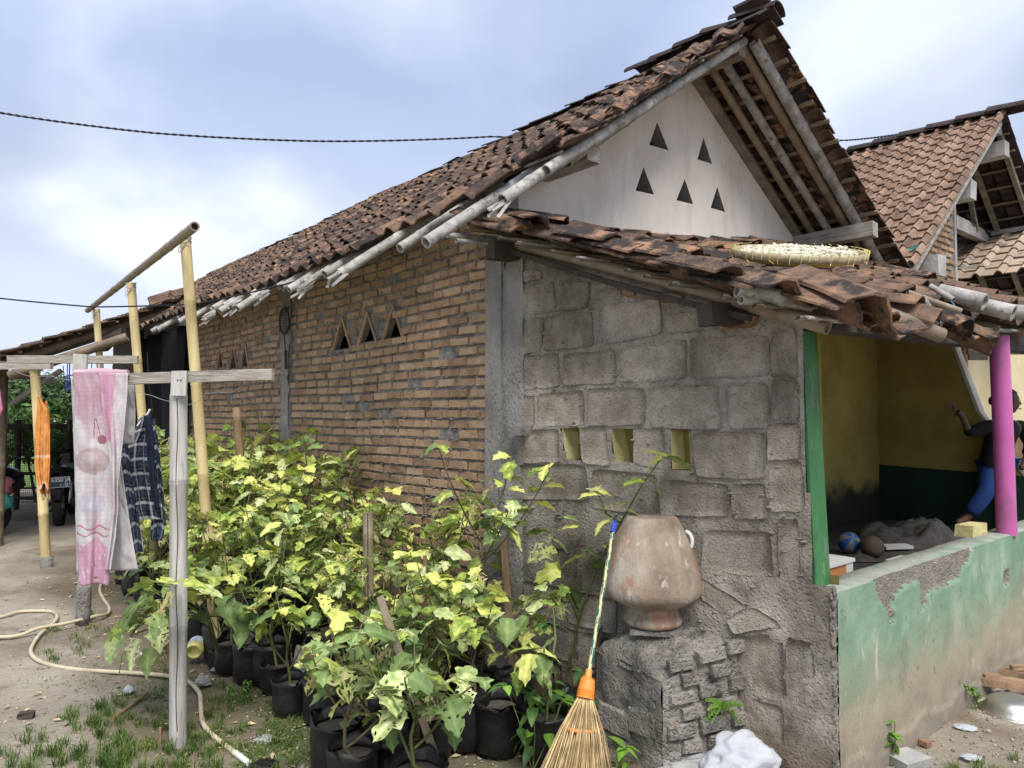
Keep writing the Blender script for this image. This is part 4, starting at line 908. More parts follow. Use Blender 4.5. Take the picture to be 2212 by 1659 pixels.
for (p, q, r_, mt) in [(hp(-.02, -.42, 2.64), hp(.08, .1, 2.66), .018, 'bamboo_old'), (hp(.04, -.40, 2.60), hp(.12, .1, 2.62), .014, 'bamboo_old'),
                       (at(1592, 625, 3.02), at(1755, 655, 3.05), .036, 'bamboo_old'), (at(1600, 648, 3.0), at(1700, 655, 3.1), .02, 'wood_grey'),
                       (at(1868, 660, 3.3), at(2035, 726, 3.3), .036, 'bamboo_dark'), (at(1990, 640, 3.4), at(2025, 700, 3.4), .018, 'wood_grey'), (at(1960, 632, 3.4), at(2075, 672, 3.4), .014, 'bamboo_tan'),
                       (at(2030, 630, 3.7), at(2128, 652, 3.55), .042, 'bamboo_old'), (at(2085, 652, 3.75), at(2190, 676, 3.6), .042, 'bamboo_old'), (at(2175, 672, 3.9), at(2260, 680, 3.8), .04, 'wood_grey'), (at(2010, 618, 3.5), at(2060, 648, 3.4), .014, 'bamboo_old')]:
    mb = MB(); mb.bamboo(p, q, r_, seed=int(r_*1000), n=12, node=.5); mb.build('bamboo_end', mt, lroof)
mb = MB()
for q in range(12):
    p = at(1755, 648+rn.uniform(-8, 8), 3.05); mb.bar(p-B*.05, p+Vector((rn.uniform(.0, .04), rn.uniform(-.01, .02), rn.uniform(-.03, .01))), .012, .005, jit=.003)
mb.build('splinter', 'wood_grey', lroof)
beam('beam_end', hp(1.50, -.08, 2.045), hp(1.50, .12, 2.06), .085, .095, 'wood_dark', lroof, jit=.006)
mb = MB(); mb.tube([at(2058, 655, 3.5), at(2075, 680, 3.45)], .004, 5); mb.build('blue_string', 'ball_blue', lroof)
# ---- lean-to tiles
ptm = tile_meshes('roof_tile', .315, .36, .085, .011, 'porch_tile', 9, 200, rough=.005)
upP = (-A+Z*.365).normalized(); cP = 1/math.sqrt(1+.365**2)
P0 = hp(2.0, -.12, 2.74-.365*2.0+.015)
nvP = int(2.0/(.245*cP))+1
def warpP(p):
    q = p-C0; a_, s_ = q.dot(A), q.dot(B); k = max(0, 1-s_/1.0)
    return lz(a_, s_)-(2.74-.365*a_)+.018*math.sin(s_*3+a_*2)+.012*math.sin(s_*7)+k*.02
def skipP(i, j): return (i == 0 and j < 1) or (j == 0 and i in (2, 6, 11)) or (i == 18 and j < 3)
itP = tile_items(P0, B, upP, 19, nvP, .278, .245, ptm, tilt=.08, jit=2.0, seed=9, skip=skipP, warp=warpP)
nP = (B).cross(upP).normalized(); nP = nP if nP.z > 0 else -nP
def tilt_tile(a_, s_, dz, rx, ry, rz, k=0): itP.append((ptm[k % 9], axes(B, upP, B.cross(upP).normalized(), hp(a_, s_, lz(a_, s_)+dz)) @ Matrix.Rotation(rz, 4, 'Z') @ Matrix.Rotation(ry, 4, 'Y') @ Matrix.Rotation(rx, 4, 'X')))
for q in [(.12, -.22, .06, -.05, .12, .3, 1), (.30, -.20, .075, -.02, -.2, .1, 2), (.45, -.12, .09, 0, .25, -.4, 3), (.62, -.08, .065, -.05, -.1, .1, 4), (.80, -.05, .075, -.06, .12, .15, 5), (1.0, -.02, .06, -.02, .05, -.1, 6), (1.18, .0, .07, -.04, .1, .05, 7),
          (1.38, .02, .06, -.05, -.1, .1, 1), (.25, .05, .085, -.1, .3, .6, 3), (.55, .25, .08, 0, .1, -.2, 2), (1.05, .3, .07, -.05, .1, .1, 4), (1.95, .12, .02, .02, .1, -.2, 8), (1.98, .34, .0, .06, .2, .1, 5), (1.96, .85, .03, .04, -.1, .2, 6), (2.0, 1.2, -.0, .1, .1, -.1, 3), (2.02, 1.42, -.06, .2, .25, .3, 2), (1.8, 1.5, .06, 0, .1, 0, 1)]:
    tilt_tile(*q)
for (u, v, y_, rx, ry, rz, sc_) in ((1838, 640, 3.02, .10, .12, -.42, 1.35), (1655, 612, 3.1, .0, .05, -.25, 1.1), (1540, 588, 3.2, -.03, .12, -.2, 1.1)):
    itP.append((ptm[3], axes(B, upP, B.cross(upP).normalized(), at(u, v, y_)) @ Matrix.Rotation(rz, 4, 'Z') @ Matrix.Rotation(ry, 4, 'Y') @ Matrix.Rotation(rx, 4, 'X') @ Matrix.Diagonal((sc_, sc_, sc_, 1))))
spread('roof_tile', itP, lroof, 'porch_tile', 300)
# rough mortar fillet where the lean-to meets the gable
mb = MB(); rn = random.Random(4)
for k in range(60): s_ = .02+3.4*k/60; mb.ball(hp(.03, s_, lz(0, s_)+.03+rn.uniform(-.015, .01)), rn.uniform(.02, .035), 0, 6, 5, .6, (1, 1, .6), k)
o = mb.build('mortar_fillet', 'concrete_pale', lroof); o['kind'] = 'stuff'

# ================================================================ NEIGHBOUR HOUSE
nb = thing('neighbor_house', 'house behind with an even brown tile roof and half open brick gable', 'house', tuple(hp(-2, 7)))
NA, NS, NZ, NR = .72, 7.06, 5.18, .80
def nzf(s): return NZ-NR*abs(s-NS)
upN = (B+Z*NR).normalized(); upN2 = (-B+Z*NR).normalized(); cN = 1/math.sqrt(1+NR*NR)
mb = MB(); mb.bar(hp(NA-.06, NS, NZ-.17), hp(-6, NS, NZ-.17), .13, .17); nroof = mb.build('roof', 'concrete_pale', nb)
ntm = tile_meshes('roof_tile', .19, .225, .046, .015, 'neighbor_tile', 3, 300, nx=10, rough=.0012, roll=1)
ntm_shaded = tile_meshes('roof_tile', .225, .26, .055, .018, 'ridge_shade_tile_dark', 2, 300, nx=10, rough=.0012, roll=1)  # right slope seen from below: its shade is put into a darker tile colour
nvN = 20; nuN = 37
itN = tile_items(hp(NA, NS-nvN*.176*cN, nzf(NS-nvN*.176*cN)+.01), -A, upN, nuN, nvN, .168, .176, ntm, tilt=.11, jit=.35, seed=3)
spread('roof_tile', itN, nroof, 'neighbor_tile', 260)
itN2 = tile_items(hp(NA, NS+17*.205*cN, nzf(NS+17*.205*cN)+.01), -A, upN2, 31, 17, .2, .205, ntm_shaded, tilt=.075, jit=.2, seed=4)
spread('roof_tile', itN2, nroof, 'ridge_shade_tile_dark', 40)
k = 0; a_ = NA+.05
while a_ > -5.6:
    place('ridge_tile', rc[k % 4], nroof, axes(B, A, Z, hp(a_, NS, NZ-.01)) @ Matrix.Rotation(-.07, 4, 'X') @ Matrix.Scale(1.25, 4)); a_ -= .33; k += 1
beam('verge_board', hp(NA-.04, NS-.05, nzf(NS-.05)-.09), hp(NA-.04, NS-2.98, nzf(NS-2.98)-.08), .035, .075, 'wood_grey', nroof)
for a_ in (.62, .25, -.15, -.6, -1.1, -1.7): beam('rafter', hp(a_, NS+.05, nzf(NS+.05)-.11), hp(a_, NS+2.8, nzf(NS+2.8)-.11), .05, .07, 'wood_beam', nroof)
for k in range(13): s = NS+.2+.2*k; beam('batten', hp(NA-.02, s, nzf(s)-.045), hp(-5.5, s, nzf(s)-.045), .03, .02, 'wood_beam', nroof)
for (s, z_) in ((NS-1.05, nzf(NS-1.05)-.30), (NS-2.3, nzf(NS-2.3)-.32)):
    beam('beam_end', hp(NA-.05 if s > 5 else NA+.05, s+.08, z_+.02), hp(-.2, s+.08, z_+.02), .18, .20, 'concrete_pale', nroof, jit=.006)
beam('beam_end', hp(NA-.02, NS+.10, NZ-.42), hp(-.2, NS+.1, NZ-.42), .16, .18, 'concrete_pale', nroof)
beam('tie_beam', hp(.12, NS+.03, 3.98), hp(.12, NS+2.7, 3.98), .1, .17, 'concrete_pale', nb)
beam('strut', hp(.16, NS+.35, NZ-.4), hp(.16, NS+.75, 3.98), .05, .05, 'wood_beam', nb)
for k, dz in enumerate((0, .03, .06)):
    mb = MB(); mb.tube([hp(.18, NS+.35+.12*i, 4.10+dz*math.sin(i*1.3+k)-.01*i) for i in range(16)], .006, 5); mb.build('cable', 'wire_black', nb)
gridwall('gable_wall', hp(.14, 0), B, A, 4.75, 7.09, 2.85, lambda s: nzf(s)-.12, .05, 'brick_mortar', nb, disp=.012, ds=12)
slab('lower_wall', [hp(.15, 5.26, 0), hp(.15, 7.09, 0), hp(.15, 7.09, 2.9), hp(.15, 5.26, 2.9)], 'white_wall', nb, -A*.15)
beam('corner_trim', hp(.13, 7.07, 2.6), hp(.13, 7.07, 4.72), .06, .05, 'concrete_pale', nb, up=B, jit=.006)
slab('side_wall', [hp(0, 5.26), hp(-6, 5.26), hp(-6, 5.26, 3.4), hp(0, 5.26, 3.4)], 'white_wall', nb, B*.1)
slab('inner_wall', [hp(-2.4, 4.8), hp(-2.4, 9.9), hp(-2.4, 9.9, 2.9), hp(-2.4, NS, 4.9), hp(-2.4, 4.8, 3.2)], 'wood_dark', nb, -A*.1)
nbm = brick_meshes('brick', .19, .05, .02, 'brick', 5, 400); items = []; rn = random.Random(44); z_ = 2.9; j = 0
while z_ < 4.9:
    s = 4.9+(.1 if j % 2 else 0)
    while s < 7.0:
        if z_ < nzf(s)-.22: items.append((rn.choice(nbm), axes(B, A, Z, hp(.142, s, z_+.01*nz(s, z_, 2)))))
        s += .208+rn.uniform(0, .01)
    z_ += .078; j += 1
ngw = [o for o in nb.children if o.name.startswith('gable_wall')][0]
for me, mt in items:
    if mt.translation.dot(B)-C0.dot(B) > 5.2: place('brick', me, ngw, mt @ Matrix.Rotation(rn.gauss(0, .02), 4, 'Y'))
# window in the plastered lower wall
def npx(u, v): return onplane(u, v, hp(.15, 5), A)
wf = MB(); q = [npx(2054, 812), npx(2083, 812), npx(2083, 742), npx(2054, 742)]
for i in range(4): wf.bar(q[i]+A*.01, q[(i+1) % 4]+A*.01, .05, .05, up=A)
wf_ = wf.build('window', 'frame_brown', nb)
mb = MB(); mb.add([p+A*.004 for p in q], [(0, 1, 2, 3)]); mb.build('pane', 'glass_dark', wf_)
mb = MB(); mb.bar((q[0]+q[1])/2+A*.012, (q[2]+q[3])/2+A*.012, .03, .03, up=A); mb.build('mullion', 'frame_brown', wf_)
mb = MB(); q = [npx(2052, 752), npx(2040, 700)]; beam('strut', npx(2040, 735)+A*.05, npx(2074, 735)+A*.05, .04, .04, 'wood_dark', nb) if False else None
slab('far_wall', [hp(-.3, 7.15), hp(-.3, 14), hp(-.3, 14, 3.0), hp(-.3, 7.15, 3.0)], 'cream_wall', nb, -A*.1)
mb = MB(); mb.obox(at(2150, 733, 7.6), Vector((.30, 0, 0)), Vector((0, .02, 0)), Vector((0, 0, .16))); mb.build('dark_board', 'wood_dark', nb)
mb = MB(); mb.obox(at(2112, 771, 8.0), Vector((.10, 0, 0)), Vector((0, .02, 0)), Vector((0, 0, .035))); mb.build('vent_block', 'wood_dark', nb)
mb = MB(); mb.obox(at(2212, 1010, 7.2)-Z*.2, Vector((.18, 0, 0)), Vector((0, .1, 0)), Vector((0, 0, .5))); mb.build('brick_pier', 'stake_brown', nb)
# small pale tiled roof in the opening
upQ = (B+Z*.6).normalized(); qt = tile_meshes('roof_tile', .265, .29, .05, .012, 'pale_tile', 3, 500, nx=10, rough=.0006, roll=1)
itQ = tile_items(hp(1.35, 7.13, 3.27), -A, upQ, 15, 6, .24, .235, qt, tilt=.09, jit=.3, seed=8)
mb = MB(); mb.bar(hp(1.4, 8.35, 4.03), hp(-2.3, 8.35, 4.03), .10, .06, jit=.003); pr = mb.build('pale_roof', 'concrete_pale', nb)
for me, mt in itQ: place('roof_tile', me, pr, mt)
for u, v, y_ in ((1962, 552, 7.0),):
    t = thing('teal_plastic_scrap', 'bent scrap of teal plastic caught at the foot of the neighbour roof verge', 'plastic scrap', tuple(at(u, v, y_)))
    mb = MB(); P = [at(1955, 552, 6.9), at(1962, 535, 6.9), at(1985, 526, 6.8), at(1990, 531, 6.8), at(1968, 541, 6.8), at(1966, 556, 6.9)]
    mb.add(P+[p+Vector((0, .04, 0)) for p in P], [(0, 1, 2, 3, 4, 5)]+[(i, (i+1) % 6, 6+(i+1) % 6, 6+i) for i in range(6)]); mb.build('scrap', 'teal_plastic', t)
# ================================================================ CLOTHES POSTS AND BAMBOO FRAME
def g(u, v): p = ground(u, v); p.z = 0; return p
def tpost(label, foot, top_d, r, bar, y_, extra=None):
    t = thing('clothesline_post', label, 'clothes post', tuple(foot), group='wooden clothesline posts')
    top = at(top_d[0], top_d[1], foot.y)
    mb = MB(); mb.bamboo((foot.x, foot.y, -.03), top, r, node=.62, n=16, seed=2)
    # lengthwise split in the old culm
    mb.build('post', 'post_grey', t)
    ba, bb = at(*bar[0]), at(*bar[1])
    mb = MB(); mb.bar(ba, bb, .028, bar[2], jit=.003); mb.build('crossbar', 'wood_grey_long', t)
    return t, top
f = g(385, 1610)
t, top = tpost('near grey bamboo clothesline post with long weathered crossbar and pink towel on it', f, (386, 852), .0405, ((590, 808, f.y-.05), (160, 822, f.y+.02), .054), f.y)
mb = MB(); mb.obox(at(388, 828, f.y-.052), Vector((.036, 0, 0)), Vector((0, .010, 0)), Vector((0, 0, .062)), jit=.003); mb.build('splice_tongue', 'post_grey', t)
for u in (384, 391): mb = MB(); mb.obox(at(u, 821, f.y-.064), Vector((.003, 0, 0)), Vector((0, .003, 0)), Vector((0, 0, .003))); mb.build('nail', 'wire_black', t)
mb = MB(); mb.tube([at(382+2*math.sin(i*.8), 860+i*30, f.y-.0415) for i in range(25)], .0018, 4); mb.build('crack', 'wire_black', t)
f2 = g(179, 1346)
t2, top2 = tpost('middle clothesline post with grey crossbar standing in a concrete foot behind the towel', f2, (178, 800), .034, ((299, 777, f2.y-.05), (18, 776, f2.y), .06), f2.y)
mb = MB(); mb.obox(at(174, 786, f2.y-.05), Vector((.052, 0, 0)), Vector((0, .012, 0)), Vector((0, 0, .075)), jit=.004); mb.build('splice_tongue', 'post_grey', t2)
mb = MB(); mb.lathe([(.001, 0), (.056, 0), (.052, .08), (.050, .18), (.053, .27), (.045, .285), (.0, .285)], f2, 14, wob=.25); mb.build('concrete_foot', 'column_concrete', t2)
f3 = g(101, 1225)
t3 = thing('clothesline_post', 'yellow bamboo clothesline post beside the hanging orange cloth', 'clothes post', tuple(f3), group='wooden clothesline posts')
mb = MB(); mb.bamboo((f3.x, f3.y, -.03), at(75, 790, f3.y), .048, node=.72, n=14, seed=6); mb.build('post', 'bamboo_yellow', t3)
mb = MB(); mb.bar(at(112, 790, f3.y-.06), at(-60, 792, f3.y), .05, .07, jit=.004); mb.build('crossbar', 'wood_grey_long', t3)
mb = MB(); mb.lathe([(.056, 0), (.055, .11), (.04, .115)], f3, 12, wob=.15); mb.build('concrete_foot', 'column_concrete', t3)
fr = thing('bamboo_frame', 'tall bamboo frame of three leaning yellow poles and a lashed top rail', 'frame', tuple(g(468, 1403)))
tops = []
for (fu, fv, tu, tv, r) in ((468, 1403, 400, 512, .036), (341, 1300, 283, 612, .036), (243, 1189, 208, 668, .038)):
    p = g(fu, fv); q = at(tu, tv, p.y); mb = MB(); mb.bamboo((p.x, p.y, -.03), q, r, node=.62, n=14, seed=int(fu)); mb.build('pole', 'bamboo_yellow', fr); tops.append(q)
d = (tops[0]-tops[2])
a_ = at(421, 489, tops[0].y-.55); b_ = at(189, 671, tops[2].y+.25); mb = MB()
mb.bamboo(b_, a_, .030, node=.42, n=12, seed=3); mb.build('rail', 'bamboo_dark' if False else 'bamboo_tan', fr)
for q in tops:
    for k in range(3):
        mb = MB(); n_ = 14; mb.tube([q+Vector((.042*math.cos(i*2*math.pi/n_), .042*math.sin(i*2*math.pi/n_), -.02-.035*k+.03*math.sin(i+k))) for i in range(n_+1)], .0022, 4, caps=False); mb.build('lashing', 'wire_steel', fr)
def cable(name, label, pts, r, mat, cat='cable', sag=0, twist=False, group=None):
    P = []
    for i in range(len(pts)-1):
        a, b = pts[i], pts[i+1]
        for k in range(10): t_ = k/10; P.append(a.lerp(b, t_)-Z*(sag*4*t_*(1-t_)))
    P.append(pts[-1]); mb = MB()
    if twist:
        D = []; E = []
        for i in range(len(P)-1):
            for k in range(8):
                q = P[i].lerp(P[i+1], k/8); th = (i*8+k)*.9; o = Vector((0, math.cos(th), math.sin(th)))*r*.9; D.append(q+o); E.append(q-o)
        mb.tube(D, r, 5, caps=False); mb.tube(E, r, 5, caps=False)
    else: mb.tube(P, r, 6)
    o = mb.build(name, mat); return tag(o, label, cat, group)
cable('power_cable', 'upper twisted black power cable crossing the sky from the left to the roof', [at(-40, 237, 9.0), at(330, 287, 9.6), at(700, 305, 10.2), at(1060, 295, 11.0), at(1500, 300, 12), at(1830, 303, 12.2), at(2010, 278, 9.3)], .0085, 'wire_black', sag=.02, twist=True)
cable('power_cable', 'lower thin black cable from the left to the broken eave of the brick wall', [at(-40, 640, 5.6), at(200, 663, 5.7), at(420, 657, 5.6), at(600, 618, 5.5), at(748, 574, 5.2)], .006, 'wire_black', sag=.004)
for k, (p, q, sg, lab) in enumerate([((at(30, 780, f2.y-.05), at(205, 812, f.y+.05), .05), 0, 0, 'thin twisted steel line from the middle crossbar towards the towel'),
      ((at(545, 852, f.y-.0), at(690, 838, 5.0), .02), 0, 0, 'x')]): pass
cable('clothes_wire', 'thin steel wire sagging from the near crossbar over the plaid shirt', [at(276, 838, f.y+.3), at(330, 855, f.y+.25), at(372, 868, f.y+.1)], .0016, 'wire_steel', 'wire', .004)
cable('clothes_wire', 'bent steel wire from the near post to the right end of its crossbar', [at(403, 875, f.y), at(425, 868, f.y), at(445, 850, f.y), at(470, 846, f.y), at(500, 848, f.y), at(520, 836, f.y), at(538, 812, f.y-.03)], .0016, 'wire_steel', 'wire', .003)
cable('clothes_wire', 'long slack steel wire between the leftmost crossbars above the orange cloth', [at(0, 780, f2.y), at(28, 782, f2.y), at(34, 800, f2.y), at(60, 812, f2.y-.2), at(110, 812, f2.y-.6), at(165, 822, f.y+.3)], .0018, 'wire_steel', 'wire', .006)
cable('clothes_wire', 'hanging white wire loop that holds up the orange cloth', [at(78, 797, f3.y-.3), at(82, 830, f3.y-.3), at(90, 857, f3.y-.3)], .0022, 'wire_steel', 'wire')
cable('clothes_wire', 'dark wire hanging down inside the shelter behind the towel', [at(136, 790, 8.2), at(143, 860, 8.2), at(148, 930, 8.2)], .005, 'net_dark', 'wire')
cable('clothes_wire', 'dark looping wire beside the black shade cloth', [at(318, 760, 7), at(322, 830, 7), at(326, 850, 7), at(330, 890, 7), at(324, 905, 7)], .005, 'wire_black', 'wire', .01)

# ================================================================ LAUNDRY
def lerp_rows(rows, v):
    for i in range(len(rows)-1):
        if rows[i][0] <= v <= rows[i+1][0]:
            t_ = (v-rows[i][0])/(rows[i+1][0]-rows[i][0]); return tuple(rows[i][k]*(1-t_)+rows[i+1][k]*t_ for k in (1, 2))
    return rows[-1][1:]
def cloth(name, parent, rows, y_, amp, nf, col, nu=40, nv=80, ph=0, mats='cloth', thick=.003, ywob=.0, grow=1.0, wave=0):
    V = []; Cc = []; v0, v1 = rows[0][0], rows[-1][0]
    for j in range(nv+1):
        q = j/nv; v = v0+(v1-v0)*q; l, r_ = lerp_rows(rows, v)
        for i in range(nu+1):
            p = i/nu; u = l+(r_-l)*p; w_ = (1-grow)+grow*min(1, q*1.6+.15)
            d = amp*w_*(math.sin(2*math.pi*nf*p+ph+.9*q)+.35*math.sin(2*math.pi*nf*2.3*p+ph*2+q*2))+.012*fb(p*2, q*4, ph, 1.4, 3)+ywob*q
            V.append(at(u, v+wave*math.sin(p*7+ph)*(q > .97), y_+d)); Cc += list(col(p, q, u, v))+[1]
    mb = MB(); mb.add(V, [(j*(nu+1)+i, j*(nu+1)+i+1, (j+1)*(nu+1)+i+1, (j+1)*(nu+1)+i) for j in range(nv) for i in range(nu)], 0, True)
    o = mb.build(name, mats, parent); at_ = o.data.color_attributes.new('print', 'FLOAT_COLOR', 'POINT'); at_.data.foreach_set('color', Cc)
    md = o.modifiers.new('thickness', 'SOLIDIFY'); md.thickness = thick; return o
WH = (.62, .60, .59); PK = (.60, .34, .44); PL = (.62, .48, .54); LI = (.50, .46, .54); RO = (.40, .25, .26)
def mixc(a, b, t_): return tuple(a[k]*(1-t_)+b[k]*t_ for k in range(3))
def towel_col(p, q, u, v):
    n = fb(p*3, q*6, 1, 1, 4)
    c_ = mixc(WH, PL, max(0, min(1, .25+n*1.2)))
    if q < .20+.05*math.sin(p*5): c_ = mixc((.52, .33, .38), (.58, .43, .50), min(1, max(0, .5+n)))
    if q > .80+.02*math.sin(p*9):                                   # pink border with white dots
        c_ = (.60, .35, .46)
        for k in range(14):
            if (p-((k*.37+.08) % 1))**2*.3+(q-(.83+.16*((k*.61) % 1)))**2 < .00009: c_ = (.72, .66, .70)
    if ((p-.42)/.42)**2+((q-.42)/.062)**2 < 1: c_ = mixc(RO, WH, .35) if ((p-.36)/.2)**2+((q-.40)/.022)**2 > 1 else (.56, .48, .49)
    if ((p-.38)/.36)**2+((q-.62)/.055)**2 < 1: c_ = mixc(LI, WH, .35)
    for z_ in (.735, .765):
        if abs(q-z_-.010*math.sin(p*11+z_*40)) < .0035: c_ = (.45, .12, .18)
    for z_ in (.30, .345):
        if abs(p-.5-(q-.2)*1.2*(1 if z_ == .3 else -.4)) < .014 and .22 < q < .31: c_ = (.30, .16, .18)
    if ((p-.66)/.12)**2+((q-.32)/.022)**2 < 1: c_ = (.34, .14, .18)
    if abs(p-.9) < .016 and (q*60) % 2 < 1 and q > .5: c_ = (.55, .28, .30)
    k = 1-.07*(int(v*.9) % 2); return tuple(x*k for x in c_)
TY = f.y-.03
tw = thing('towel', 'long pink and white bath towel draped over the near clothesline crossbar', 'towel', tuple(at(220, 820, TY)))
cloth('back_flap', tw, [(1000, 240, 262), (1100, 236, 276), (1180, 232, 289), (1232, 229, 299)], TY+.06, .006, 1.2, lambda p, q, u, v: (.60, .58, .57), 20, 40)
cloth('back_flap', tw, [(826, 262, 290), (900, 262, 293), (958, 250, 290)], TY+.10, .004, 1, lambda p, q, u, v: (.58, .56, .55), 16, 30)
cloth('back_flap', tw, [(812, 153, 176), (900, 157, 176), (1050, 162, 180), (1240, 166, 180)], TY+.05, .004, 1, lambda p, q, u, v: (.60, .58, .60), 10, 40)
cloth('front_panel', tw, [(803, 160, 240), (860, 161, 246), (930, 163, 250), (1010, 165, 252), (1100, 167, 250), (1180, 168, 242), (1262, 172, 234)], TY-.02, .013, 1.6, towel_col, 60, 160, ph=.6, wave=3)
def fold_col(p, q, u, v):
    n = fb(p*2, q*5, 7, 1, 4); c_ = mixc(PL, WH, max(0, min(1, .45+n*1.3)))
    if q < .35 and p < .6-q: c_ = mixc((.58, .30, .40), PL, min(1, max(0, .4+n)))
    if p > .93: c_ = (.66, .60, .62)
    k = 1-.07*(int(v*.9) % 2); return tuple(x*k for x in c_)
cloth('folded_corner', tw, [(806, 214, 277), (860, 219, 275), (930, 229, 268), (990, 238, 262), (1050, 242, 255), (1100, 243, 256), (1160, 236, 249), (1232, 228, 238)], TY-.05, .010, 1.3, fold_col, 40, 120, ph=2)
pts = [at(160+i*11.7, 806+1.5*math.sin(i), TY-.0) for i in range(11)]
mb = MB(); mb.tube(pts, [.016, .022, .019, .026, .024, .020, .026, .021, .023, .018, .015], 14, caps=True); o = mb.build('draped_top', 'cloth', tw)
at_ = o.data.color_attributes.new('print', 'FLOAT_COLOR', 'POINT'); cc = []
for v in o.data.vertices: cc += list(mixc(PL, (.54, .36, .42), max(0, min(1, .5+2*nz(v.co.x*9, v.co.z*9)))))+[1]
at_.data.foreach_set('color', cc)
# orange cloth
oc = thing('orange_cloth', 'worn orange velour cloth bunched up on a wire beside the left post', 'cloth', tuple(at(92, 860, f3.y-.35)))
def or_col(p, q, u, v):
    c_ = (.72, .30, .075); k = 1+.08*math.sin(p*40)
    if abs(p-.62) < .03: c_ = (.72, .42, .22)
    if abs(q-.66) < .012 or q > .97: c_ = (.74, .52, .36)
    return tuple(x*k for x in c_)
OY = 5.2
cloth('cloth_front', oc, [(855, 81, 84), (868, 82, 92), (884, 80, 104), (930, 77, 108), (1000, 75, 108), (1030, 78, 106), (1052, 85, 104)], OY, .007, 2.2, or_col, 40, 70, ph=1, wave=8)
cloth('cloth_back', oc, [(866, 98, 102), (900, 98, 108), (1000, 96, 108), (1060, 86, 108), (1076, 94, 109)], OY+.05, .012, 2, lambda p, q, u, v: (.50, .20, .05) if q < .96 else (.7, .5, .35), 30, 60, ph=2, wave=6)
# pink cloth at the left picture edge
pkc = thing('pink_cloth', 'edge of a pink cloth hanging at the far left of the yard', 'cloth', tuple(at(-12, 850, 5.6)))
cloth('cloth_panel', pkc, [(800, -60, -8), (860, -55, 3), (885, -55, 6), (910, -60, -2)], 5.6, .02, 2, lambda p, q, u, v: (.62, .22, .36), 20, 30)
# plaid shirt
sh = thing('plaid_shirt', 'dark blue and white plaid shirt hanging between the towel and the near post', 'shirt', tuple(at(310, 900, f.y+.3)))
def plaid(sc=1.0, off=0):
    def f_(p, q, u, v):
        a = (p*3.2*sc+off+.10*math.sin(q*5)) % 1; b = (q*7.0*sc+off*.7+.25*math.sin(p*3)) % 1
        c_ = (.020, .030, .062)
        if .30 < a < .62: c_ = mixc(c_, (.055, .075, .12), .6)
        if .30 < b < .60: c_ = mixc(c_, (.065, .085, .13), .6)
        if a < .11: c_ = (.34, .36, .38) if b > .2 else (.62, .63, .64)
        elif b < .20: c_ = (.50, .52, .54)
        elif .78 < b < .81 or .80 < a < .82: c_ = (.20, .23, .27)
        return c_
    return f_
SY = f.y+.28
cloth('shirt_body', sh, [(900, 303, 325), (925, 294, 330), (955, 276, 334), (1000, 270, 337), (1060, 272, 346), (1105, 279, 351), (1122, 288, 352)], SY, .018, 2.2, plaid(1.0), 70, 130, ph=.4)
cloth('collar_side', sh, [(897, 309, 325), (930, 315, 331), (990, 318, 333), (1060, 326, 340), (1100, 336, 345)], SY-.035, .006, 1, lambda p, q, u, v: (.018, .028, .055), 14, 50)
cloth('left_sleeve', sh, [(958, 256, 276), (1010, 258, 282), (1080, 268, 292), (1140, 282, 304), (1192, 290, 311)], SY-.02, .012, 1.3, plaid(.9, .3), 40, 110, ph=1)
cloth('right_sleeve', sh, [(905, 330, 336), (980, 333, 345), (1060, 338, 353), (1120, 328, 359), (1160, 326, 352), (1168, 328, 346)], SY+.03, .012, 1.3, plaid(.9, .6), 40, 110, ph=2)
mb = MB(); mb.tube([at(297, 920, SY), at(310, 903, SY), at(320, 893, SY), at(324, 884, SY)], .006, 6); mb.build('hanger', 'pvc_white', sh)

